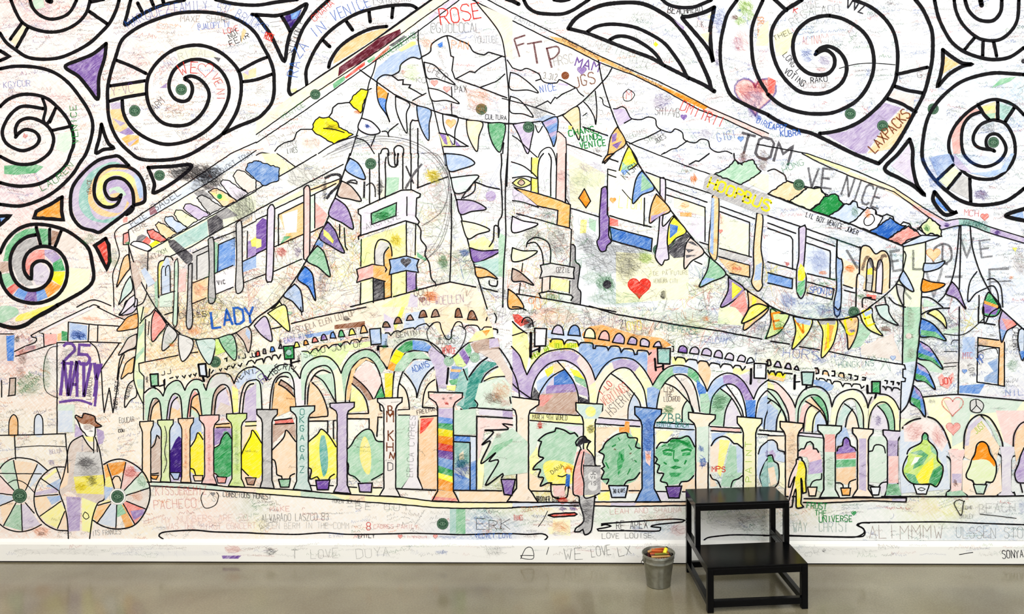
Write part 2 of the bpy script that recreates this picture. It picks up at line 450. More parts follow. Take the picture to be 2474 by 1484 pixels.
# ---------------------------------------------------------------- the sheet: paper with pale crayon washes and a painted warm-to-cool light cast, plus fine handwriting-like scribble
cell = 14
gx = np.arange(-420, 2474+421, cell, float); gy = np.concatenate([np.arange(-330, 1306, cell, float), [1306.]])
GX, GY = np.meshgrid(gx, gy)
rgb = np.ones(GX.shape+(3,))*np.array((.982, .98, .985))
def wash(x, y, rx, ry, c, a):
    w = np.clip(a*np.exp(-(((GX-x)/rx)**2+((GY-y)/ry)**2)), 0, 1)[..., None]
    rgb[:] = rgb*(1-w)+np.array(c)*w
def soft(name, k): # pale version of a palette colour
    c = PLIN[name]; return tuple(1-(1-q)*k for q in c)
for x, y, rx, ry, nm, a in [  # crayon tints, with the pinkish-left, bluish-right light cast mixed in
    (0, 300, 420, 500, 'R', .13), (0, 900, 420, 400, 'O', .09), (150, 1150, 420, 220, 'O', .09), (500, 1250, 700, 120, 'O', .07), (350, 700, 220, 260, 'O', .12),
    (1200, 1250, 600, 120, 'O', .05), (2300, 300, 420, 420, 'B', .11), (2000, 500, 500, 400, 'B', .07), (1700, 600, 300, 200, 'B', .08), (1500, 650, 240, 160, 'Y', .14),
    (2250, 1250, 500, 140, 'T', .08), (2400, 800, 200, 300, 'B', .09), (1450, 760, 300, 100, 'T', .07), (800, 560, 260, 200, 'Y', .10), (950, 700, 260, 160, 'O', .12),
    (600, 780, 260, 110, 'O', .10), (560, 900, 320, 60, 'Y', .12), (1050, 1090, 900, 120, 'Y', .12), (1700, 1100, 600, 110, 'T', .10), (1200, 500, 200, 300, 'B', .05),
    (400, 150, 260, 180, 'O', .07), (500, 560, 160, 120, 'K', .12), (740, 300, 200, 120, 'T', .06), (1150, 60, 200, 100, 'B', .03), (60, 1000, 200, 160, 'G', .06), (2150, 880, 200, 120, 'T', .07)]:
    wash(x, y, rx, ry, PLIN[nm], a*.42)
for i in range(520):
    x = RND.uniform(-420, 2890); y = RND.uniform(-330, 1300); r = RND.uniform(18, 70)
    mid = 250 < x < 2474 and y > 480 + abs(x-1150)*.25
    nm = RND.choice('OOYRPGT' if x < 700 else ('OYGTBP' if x < 1500 else 'BBTYGPO')) if mid else RND.choice('RRPOB' if x < 600 else 'BKPT')
    wash(x, y, r*RND.uniform(.7, 1.8), r*RND.uniform(.5, 1.1), PLIN[nm], RND.uniform(.03, .15 if mid else .06))
V = pxn(np.column_stack([GX.ravel(), GY.ravel()]), 0.0, SHEET_Y)
ny_, nx_ = GX.shape
Fq = [(j*nx_+i, j*nx_+i+1, (j+1)*nx_+i+1, (j+1)*nx_+i) for j in range(ny_-1) for i in range(nx_-1)]
# the sheet has real thickness: a border folded back to the wall
Vl = [tuple(r) for r in V.tolist()]
ring = [i for i in range(nx_)] + [j*nx_+nx_-1 for j in range(1, ny_)] + [(ny_-1)*nx_+i for i in range(nx_-2, -1, -1)] + [j*nx_ for j in range(ny_-2, 0, -1)]
b0 = len(Vl); Vl += [(Vl[i][0], -0.0008, Vl[i][2]) for i in ring]
nr = len(ring)
Fq += [(ring[q], b0+q, b0+(q+1) % nr, ring[(q+1) % nr]) for q in range(nr)]
me = bpy.data.meshes.new('mural_sheet'); me.from_pydata(Vl, [], [tuple(reversed(f)) for f in Fq]); me.update()
ca = me.color_attributes.new('Col', 'FLOAT_COLOR', 'POINT')
cols = np.ones((len(Vl), 4), np.float32); cols[:len(GX.ravel()), :3] = rgb.reshape(-1, 3); cols[len(GX.ravel()):, :3] = .9
ca.data.foreach_set('color', cols.ravel())
def paper_material():
    m, n, l, b = node_mat('mural_paper')
    at = n.new('ShaderNodeAttribute'); at.attribute_name = 'Col'
    f1 = streaks(n, l, 38, (22, 22, 150)); f2 = streaks(n, l, -50, (20, 20, 130))
    ad = n.new('ShaderNodeMath'); ad.operation = 'ADD'; l.new(f1, ad.inputs[0]); l.new(f2, ad.inputs[1])
    mr = n.new('ShaderNodeMapRange'); mr.inputs[1].default_value = .75; mr.inputs[2].default_value = 1.25; mr.inputs[3].default_value = .1; mr.inputs[4].default_value = 1.9
    l.new(ad.outputs[0], mr.inputs[0])
    mx = n.new('ShaderNodeMix'); mx.data_type = 'RGBA'; mx.clamp_factor = False; mx.clamp_result = True
    mx.inputs[6].default_value = (.985, .982, .985, 1)
    l.new(mr.outputs[0], mx.inputs[0]); l.new(at.outputs['Color'], mx.inputs[7])
    g = n.new('ShaderNodeGamma'); g.inputs[1].default_value = 2.2
    l.new(mx.outputs[2], g.inputs[0]); l.new(g.outputs[0], b.inputs['Base Color'])
    b.inputs['Roughness'].default_value = .7; b.inputs['Specular IOR Level'].default_value = .15
    return m
mural = link('mural', me, paper_material())
tag(mural, 'wall-wide black-line colouring mural of an arcaded building under swirls, crayoned over by visitors', 'mural')

# pseudo handwriting: illegible little lines of script all over the sheet and the skirting
class Bulk:
    def __init__(s): s.P = []; s.F = []; s.c = []; s.n = 0
    def poly(s, Q, w, col):
        Q = np.asarray(Q, float); d = np.gradient(Q, axis=0); L = np.hypot(d[:, 0], d[:, 1])+1e-6
        nrm = np.column_stack([-d[:, 1]/L, d[:, 0]/L])*w/2
        V = np.empty((len(Q)*2, 2)); V[0::2] = Q+nrm; V[1::2] = Q-nrm
        s.P.append(V); b = s.n
        k = np.arange(len(Q)-1)*2+b
        s.F.append(np.column_stack([k, k+1, k+3, k+2])); s.c.append(np.tile(col, (len(V), 1))); s.n += len(V)
    def build(s, name, depth, Y0, parent):
        V = pxn(np.vstack(s.P), depth, Y0); Fc = np.vstack(s.F).astype(np.int32)
        me = bpy.data.meshes.new(name); nf = len(Fc)
        me.vertices.add(len(V)); me.vertices.foreach_set('co', V.astype(np.float32).ravel())
        me.loops.add(nf*4); me.loops.foreach_set('vertex_index', Fc.ravel())
        me.polygons.add(nf); me.polygons.foreach_set('loop_start', np.arange(0, nf*4, 4, dtype=np.int32)); me.polygons.foreach_set('loop_total', np.full(nf, 4, dtype=np.int32))
        me.update(); me.validate()
        a = me.color_attributes.new('Col', 'FLOAT_COLOR', 'POINT'); a.data.foreach_set('color', np.vstack(s.c).astype(np.float32).ravel())
        return link(name, me, M_pencil, parent, 'stuff')
def word(B, x, y, h, ln, ang, w, col):
    n = max(5, int(ln/h*3.0)); t = np.linspace(0, 1, n)
    yy = np.where(np.arange(n) % 2 == 0, RND.uniform(-.1, .1), .6)*h + np.array([RND.uniform(-.3, .4) for _ in range(n)])*h
    xx = t*ln + np.array([RND.uniform(-.3, .3) for _ in range(n)])*h*.5
    yy *= np.array([RND.choice((.35, .6, 1, 1, 1.35)) for _ in range(n)])
    ca_, sa = math.cos(ang), math.sin(ang)
    a = 0
    while a < n-2:
        b = min(n, a+RND.randint(3, 7))
        Q = [(x+xx[i]*ca_+yy[i]*sa, y+xx[i]*sa-yy[i]*ca_) for i in range(a, b)]
        if h > 4.5 and len(Q) > 2: Q = catmull(Q, False, 2.2)
        if len(Q) > 2: B.poly(Q, w, col)
        a = b
def pcol(s, lo, hi):
    c = PLIN[RND.choice(s)]; return (*c, RND.uniform(lo, hi))
def busy(x, y):
    """denser drawing over the middle of the building"""
    return y > 420 + abs(x-1180)*.30 and y < 860
B1 = Bulk()
for i in range(6200):
    x = RND.uniform(-380, 2850); y = RND.uniform(-300, 1298)
    if y > 1195 and RND.random() < .55: continue
    pal = 'KKKRONPB' if x < 500 else ('KKKBGRON' if x < 1500 else 'KKBBTGRK')
    h = RND.uniform(3.5, 8.5); ang = RND.gauss(-.05, .16) if RND.random() < .8 else RND.uniform(-1.2, 1.2)
    for k in range(RND.randint(1, 3)):
        word(B1, x, y+k*h*1.6, h, RND.uniform(12, 60), ang, RND.uniform(.7, 1.25), pcol(pal, .22, .6))
for i in range(1500):
    x = RND.uniform(300, 2474); y = RND.uniform(380, 900)
    if not busy(x, y): continue
    n = RND.randint(5, 12); r = RND.uniform(6, 30)
    Q = [(x+RND.gauss(0, r), y+RND.gauss(0, r)) for _ in range(n)]
    B1.poly(catmull(Q, False, 5), RND.uniform(.7, 1.2), pcol('KKKGBTNPROY', .2, .5))
B1.build('handwriting', DZ*.5, SHEET_Y, mural)
B2 = Bulk()
for i in range(1500):
    x = RND.uniform(0, 2474); y = RND.uniform(0, 1295)
    if RND.random() < .5 and not busy(x, y): continue
    h = RND.uniform(3, 6.5)
    word(B2, x, y, h, RND.uniform(8, 34), RND.gauss(0, .3), RND.uniform(.7, 1.1), pcol('kKKN', .3, .6))
for i in range(700):
    x = RND.uniform(300, 2474); y = RND.uniform(380, 1000)
    if not busy(x, y): continue
    n = RND.randint(3, 7); r = RND.uniform(4, 16)
    B2.poly(catmull([(x+RND.gauss(0, r), y+RND.gauss(0, r)) for _ in range(n)], False, 4), RND.uniform(.6, 1.0), pcol('kKKG', .25, .5))
B3 = Bulk()
for i in range(150):
    word(B3, RND.uniform(0, 2474), RND.uniform(1318, 1346), RND.uniform(3, 9), RND.uniform(14, 60), RND.gauss(0, .1), RND.uniform(.7, 1.1), pcol('KKNRBG', .12, .36))
BASEB3 = B3

# ---- the drawing, traced in pixels of the photograph
run("""
@2 0
g swirl_drawing
L 34 110 0 150 70 230 120 340 135 480 135 580 100 660 50 740 -5
L 30 400 0 480 10 550 -5
L 38 -60 -10 0 10 60 40
g cloud_arc_drawing
f Y7 1360 430 1380 400 1410 430 1385 455
L 40 540 275 600 190 700 120 850 55 1000 30 1180 25 1300 50 1420 110 1540 190 1640 300 1750 460 1840 640 1900 780 1920 860 1950 880
L 36 540 275 640 300 720 320 850 370 1000 430 1180 500 1340 560 1480 640 1700 750 1850 820 1950 885
L 34 720 310 800 260 920 235 1060 240 1200 270 1350 340 1470 420 1560 530 1640 650 1690 750 1710 760
L 34 940 385 1000 355 1080 350 1180 380 1300 450 1390 530 1450 620 1480 640
a K3 100 7 640 390 1400 700;SCAPETERRIER
a B3 60 5 1300 280 1640 400;A XNOI
g cloud_arc_drawing
L 34 1440 -10 1500 40 1600 70 1740 70 1840 35 1920 0
a k7 70 9 1490 120 1620 140;BEA
a k7 60 8 1620 140 1840 110;CHHEAD
g triangle_drawing
L 38 1950 70 1850 120 1700 160 1640 170 1740 290 1850 420 1910 510 1940 600 1920 480 1910 300 1930 170 1950 70
f Y3 1880 160 1920 130 1900 190
a K5 60 7 1760 260 1880 260;J.K.
f Y3 1810 330 1900 310 1890 420
f P6 1560 190 1660 260 1650 290 1610 250
s B5 2010 200 60 160 60
s P6 1975 560 20 100 20
g creature_doodle|lime green winged
s L7 2240 70 80 70 40
s L6 2200 200 70 40 30
s L6 2300 150 40 60 20
s N6 2150 170 30 30 14
s B6 2195 100 12 12 8
a R4 50 5 2150 500 2280 450;*
s R5 2210 400 80 120 20
s P4 2170 430 60 80 20
g roof_beam_drawing
f O6 350 350 500 370 700 470 1000 620 1300 760 1520 860 1750 950 1900 1030 2020 1090 1980 1130 1850 1060 1660 970 1480 880 1150 720 800 570 560 470
f O8 1400 820 1900 1030 1850 1060 1500 890
f R3 1900 1030 2474 1290 2474 1350 2000 1130 1850 1060
f N1 -400 -230 0 220 250 330 520 440 850 600 850 800 700 930 620 850 430 800 270 770 270 700 130 660 0 660
f B1 -250 0 0 120 480 370 0 200
p 11 -330 -50 0 125 480 360 820 530 1200 700 1400 780 1620 890 1900 1040 2130 1140 2474 1290
p 11 -420 -20 0 200 340 370 560 460 830 600 960 650 1180 730 1480 880 1800 1060 2050 1150 2474 1350
a k5 40 5 10 190 370 320;FAMILY EST
a k5 40 6 470 390 830 560;TO ROUSE THE PEACE
a k5 40 6 1020 650 1440 850;LUPE NSACKUR
g lettering
q M6 18 20 375 125 340
q M6 18 15 375 70 550
q M6 16 45 440 115 418
q M6 18 140 425 285 400
q M6 18 205 410 240 615
q M6 18 330 460 380 655
q M6 16 325 470 430 450 450 500 400 560 360 570
a P7 90 14 590 630 830 700;MAM
h P7 670 680 45
a N6 110 12 590 850 810 800;JGS
c2 510 730 38 N9
a K4 90 7 400 640 600 600;HRSC
a k5 60 7 290 760 430 780;3.312
a B6 70 8 265 900 430 870;NICE
f P4 440 800 540 810 540 830 450 820
g tower_roof_drawing
L 11 0 655 80 680 130 660 190 680 260 720 280 770 330 800 430 800 450 770 520 800 610 850
L 11 -50 580 0 655
L 10 620 850 640 890 690 930
p 11 225 1035 340 975 370 1000 410 940 430 950 480 910 610 850
p 11 225 780 270 765
L 12 -100 1195 0 1195 280 1170 480 1110 640 1010 740 920 860 800 920 730 960 660
L 12 830 580 850 700 880 830 930 990 1000 1180 1090 1360 1160 1484 1240 1620
p 10 -100 950 130 1010 280 1060 410 1110
f B4 200 1160 330 1110 420 1120 300 1170
s K5 230 1050 160 110 40
g palm_frond_drawing
O _0 11 -20 700 50 720 160 800 250 895 150 870 -20 860
g palm_frond_drawing
O _0 11 -20 930 60 960 140 1040 200 1130 100 1100 -20 1080
g pennant_drawing|lilac
O P4 11 5 1200 60 1300 110 1420 150 1484 180 1370 195 1190
g pennant_drawing|purple and blue
O B6 11 285 1180 340 1270 380 1370 400 1415 430 1300 430 1130
f P5 300 1180 425 1140 430 1180 320 1230
f P5 350 1290 430 1260 420 1300 370 1330
g pennant_drawing|pale orange
O O4 11 485 1115 560 1200 610 1290 645 1350 655 1200 630 1030
f Y6 540 1210 580 1220 570 1250 540 1250
g pennant_drawing
L 11 690 985 740 1040 790 1130 805 1200 815 1050 800 880
g pennant_drawing|orange and purple
O O6 11 1015 1225 950 1320 920 1484 890 1580 980 1480 1095 1380
f P7 960 1300 1010 1280 1000 1360 960 1380
f P7 960 1400 1060 1360 1010 1440
g pennant_drawing|yellow, green and blue
O Y7 11 1125 1410 1080 1500 1030 1650 1030 1750 1100 1660 1210 1570
f G5 1060 1560 1100 1600 1200 1570 1110 1650 1050 1680
f B6 1050 1640 1130 1640 1035 1740
g sticker
c 155 1228 54
g roof_tile_drawing|lilac corner
f P4 970 1050 1080 1050 1150 1150 1080 1190 1030 1220
L 11 975 1050 1010 1050 1050 1030 1090 1045 1120 1100 1150 1145 1240 1155 1310 1130 1380 1150 1390 1210 1430 1250 1530 1280 1570 1245 1640 1280 1660 1350 1760 1380 1820 1345 1890 1360 1910 1430 1980 1470 2060 1460 2120 1484
p 11 1080 1190 1150 1150
p 11 1130 1390 1230 1350 1290 1330 1430 1260
p 11 1460 1484 1540 1440 1590 1430 1690 1360
p 10 1090 1360 1170 1400 1380 1484 1700 1610 1960 1700 2250 1820 2474 1910
a k5 50 6 1290 1390 1470 1300;STREET
a k4 50 6 1100 1350 1300 1280;BEGAMS
a k6 50 6 1380 1390 1490 1330;JAXES
L 9 845 940 870 960 880 1010 940 1040
a R6 90 6 1090 960 1160 960;M
L 7 1120 860 1070 910 1080 970 1140 970 1180 910 1120 860
s P5 1430 980 90 90 40
a k5 80 7 1370 1110 1620 1130;SMI/VB
h P8 1655 1130 30
a R6 100 10 1610 1060 2030 1240;DMITRII
a B5 80 8 1980 1370 2170 1330;GIGI
h B6 2205 1340 30
a B6 50 8 2350 1180 2474 1240;DIRO
s P4 1860 1290 80 50 30
a G8 60 12 540 1320 800 1270;CHANG
a G8 60 12 660 1370 870 1340;WINDS
a G8 60 12 650 1440 910 1400;VENICE
a k5 40 5 780 1480 860 1460;1967
p 12 680 1225 920 1310
L 8 680 1120 720 1090
g heart_doodle|large red and purple
h R3 2345 910 190
H P6 2345 910 205
s R6 2400 830 90 70 60
s R5 2260 880 80 80 50
s P5 2330 950 110 90 60
s P6 2330 1080 60 80 30
s B6 2380 1140 30 30 10
g swirl_drawing|large
L 34 2170 0 2080 130 2040 260 2010 420 2010 600 2040 750 2110 920 2250 1010 2474 1110
L 34 2420 0 2340 180 2310 300 2310 450 2330 620 2390 780 2474 910
a O5 60 8 2370 160 2370 360;GRLSWL
f Y3 2390 260 2474 200 2474 440 2350 440
s R3 2420 560 60 120 20
g window_pillar_drawing
f R3 430 1280 500 1300 520 1400 510 1950 430 1900
L 10 445 1270 500 1320 520 1400 515 1950
L 10 250 1520 270 1470 320 1430 370 1430 410 1500 425 1600 
L 11 530 1395 700 1450 860 1510
L 10 220 1210 250 1280 290 1220
L 10 0 1310 60 1350 140 1430 240 1520
@2 1
g tower_drawing
f Y6 185 40 250 40 245 380 185 360
f R3 430 0 510 0 515 460 420 440
p 11 185 40 180 360
L 12 250 380 245 180 260 60 300 0
L 12 370 410 370 200 375 60 350 0
L 11 430 0 420 430
L 11 515 0 510 465
o O6 12 20 330 220 380 420 440 560 495 550 720 430 690 440 550 240 505
f P3 0 340 90 380 240 505 0 460
f B2 0 80 100 130 240 240 120 220 0 240
L 11 -10 80 120 130 240 240 130 220 0 235
L 11 0 455 100 470 250 520
s k7 80 285 90 35 40
f Y4 0 300 80 240 180 280 80 320
p 11 550 720 570 735 555 1090
p 11 40 580 260 640 430 690
f K6 570 880 610 900 610 1040 650 1080 630 1290 660 1340 655 1460 570 1440
L 12 575 880 605 900 610 1040 650 1080 645 1160 630 1290 660 1340 655 1460
L 12 135 900 150 850 220 810 300 830 350 870 370 950 365 1050
L 12 150 870 220 860 270 920 290 980 300 1070
o K3 12 270 1080 370 1060 600 1100 590 1150 595 1210 370 1185 265 1205 285 1140
f N3 290 1200 370 1190 360 1310 290 1340
f Y4 375 1195 560 1230 550 1340 370 1310
p 11 290 1200 285 1340
p 11 365 1190 360 1310
p 11 555 1230 550 1350
p 12 255 1350 350 1330 570 1370 585 1390 565 1420
p 12 255 1350 275 1385
a k6 50 6 420 1150 560 1150;OZZIE
a G5 50 6 330 1410 470 1410;FAVORITE
s K5 430 850 100 160 60
s K5 300 600 80 60 30
s k6 200 780 90 60 30
p 12 40 1355 570 1445 1000 1530
g leaf_drawing|pink
O P2 12 0 605 100 650 245 680 150 730 0 760
g leaf_drawing|pale green
O L3 12 0 910 100 940 240 945 130 1020 0 1040
g leaf_drawing|brown
O N5 12 0 1110 80 1150 205 1270 100 1235 0 1230
p 10 100 1060 90 1140
p 10 75 1250 65 1350
g leaf_drawing|orange
O O6 12 -40 1310 40 1370 110 1484 40 1500 -40 1484
g diamond_doodle|orange
o O8 11 695 340 755 460 710 525 640 430
g wall_drawing
f Y2 540 0 900 200 840 580 560 520
f B1 580 520 1000 700 1500 900 1400 1484 640 1484
f Y2 1000 950 1700 1000 1700 1400 1000 1450
f G4 740 620 810 650 800 760 740 720
f Y5 660 640 720 640 710 770 650 770
L 10 520 440 550 490
p 11 570 530 830 610
s K4 620 300 110 200 30
s P4 760 130 130 60 40
s G4 740 250 200 90 30
s k5 1000 1000 350 200 140
s k4 1100 1100 100 200 60
s G4 800 1200 160 60 40
s G7 900 1260 100 80 60
c2 915 1265 42 k8
h R9 1225 1290 110
s K5 700 850 100 100 50
s G5 1000 1400 300 80 60
s k8 1455 1370 30 50 14
s L6 1290 1000 70 60 40
a k4 40 5 1360 1180 1700 1170;DE PA FUTURE
a k4 40 5 1360 1250 1600 1250;VENTURA CITY
g sticker
c 1410 930 54
g sticker
c 2165 185 55
g post_drawing|purple
O P7 12 860 340 890 320 915 350 920 590 935 620 930 790 955 850 915 890 900 940 870 950 840 930 815 850 840 800 840 600
g post_drawing|lilac
O P3 12 1425 240 1475 250 1475 450 1450 700 1560 600 1500 780 1500 900 1510 1020 1470 1030 1440 1080 1380 1000 1400 870 1420 650 1425 400
g window_drawing
f Y1 920 150 1040 170 1280 420 1270 690 940 600
f B7 940 710 1350 820 1340 945 960 840
f R6 940 620 1020 640 1020 700 940 700
p 11 920 150 1000 170
p 11 920 200 1000 230
p 11 920 150 915 590
p 12 940 600 1140 660 1340 710
p 12 1275 430 1270 700
o B7 12 940 710 1350 820 1340 945 960 840
h O7 970 450 30
L 8 1060 350 1120 420 1150 450
a Y4 120 8 1020 520 1250 540;LIOM
a k6 70 8 1090 260 1220 130;KISH
g window_drawing
f Y2 1560 420 1870 520 1860 610 1560 520
f L3 1300 200 1420 240 1420 360 1350 330
f P2 1740 640 1860 620 1860 870 1800 850 1700 750
f O6 1620 570 1730 570 1730 610 1620 605
s O5 1670 500 50 40 12
p 11 1290 180 1440 235 1680 310 1960 400 2370 560 2474 600
p 11 1490 330 1680 400 1880 470
p 11 1490 400 1690 460 1860 520 1860 850
p 11 1810 855 1900 885
g window_drawing
f L2 2010 590 2290 690 2280 990 2000 910
f O5 1990 1010 2290 1080 2290 1195 2100 1150
f K4 2000 930 2300 1000 2250 1040 1990 990
p 11 2010 510 2340 630
p 11 2000 560 2290 665 2285 990
p 11 2000 915 2310 1000
p 11 1990 995 2290 1080 2290 1195 2100 1155
p 11 1760 1040 1830 1070
s R5 2010 640 30 60 12
h R6 2010 750 20
s R6 2170 1110 60 20 20
g post_drawing|blue and orange
O O5 11 1930 410 1990 420 1990 700 1970 1020 1900 960 1900 800 1920 600
f B5 1925 430 1950 430 1940 980 1905 950
g post_drawing|blue tipped
O O4 12 2360 580 2400 580 2420 640 2400 900 2420 1060 2410 1230 2415 1280 2370 1330 2310 1250 2330 1130 2330 900
f B4 2350 1080 2410 1050 2400 1220 2330 1230
g bunting_line_drawing
L 12 1155 -20 1220 110 1350 290 1500 510 1600 640 1750 830 1900 1000 2060 1160 2250 1310 2474 1460
g pennant_drawing|blue and green
O B6 12 1250 165 1190 260 1160 480 1250 400 1370 335
f G5 1250 190 1360 320 1240 370
g pennant_drawing|orange and purple
O O6 12 1390 390 1340 510 1325 670 1410 610 1525 545
f P5 1340 600 1400 590 1520 540 1330 665
g pennant_drawing|yellow with a blue splash
O Y7 12 1560 610 1510 700 1500 890 1580 820 1680 750
f B7 1520 680 1600 700 1590 760 1520 820
f k7 1510 880 1640 800 1670 760 1720 800 1660 1000 1560 1010 1510 960
g pennant_drawing|black striped
O N3 12 1720 810 1670 900 1660 1110 1730 1040 1850 950
f k7 1680 850 1740 850 1800 900 1740 880
f k7 1670 920 1760 930 1700 960
f k7 1670 980 1780 980 1680 1010
g pennant_drawing|green and blue
O G5 12 1905 1000 1880 1130 1805 1285 1920 1240 2060 1160
f B5 1830 1230 1870 1200 1960 1210 1820 1280
g pennant_drawing|yellow edged in purple
O P6 12 2085 1195 2080 1330 2010 1480 2110 1440 2240 1310
f Y7 2120 1240 2220 1310 2120 1410
g pennant_drawing|rainbow striped
O O5 12 2270 1330 2280 1484 2230 1700 2330 1640 2474 1484
f Y7 2320 1370 2360 1400 2330 1600 2290 1650
f R5 2240 1320 2270 1484 2200 1500 2100 1470
g lettering
f K5 1860 240 1920 190 2474 400 2474 600 2380 580 1990 430 1840 340
a Y9 100 22 1870 320 2474 560;HOOPBUS
s O7 1750 245 35 35 24
g pennant_drawing
O O6 12 980 0 910 20 870 90 920 50
p 12 940 50 1020 80
f Y2 2250 200 2474 200 2474 380 2300 300
g roof_tile_drawing|green
o G4 12 2150 60 2180 100 2320 60 2360 130 2400 170 2330 230 2210 300 1950 200 2090 130
p 12 1710 105 1770 70 1800 75 1900 0
L 12 2140 0 2150 60 2220 110
s N6 2230 30 30 60 40
s N5 2420 60 50 120 60
p 10 1440 10 1470 -10
@2 1
g eye_doodle
O Y5 10 0 285 50 245 110 240 180 285 110 325 50 320
O N5 8 50 285 85 250 120 285 85 310
g eye_doodle
s k5 480 220 90 60 10
""")
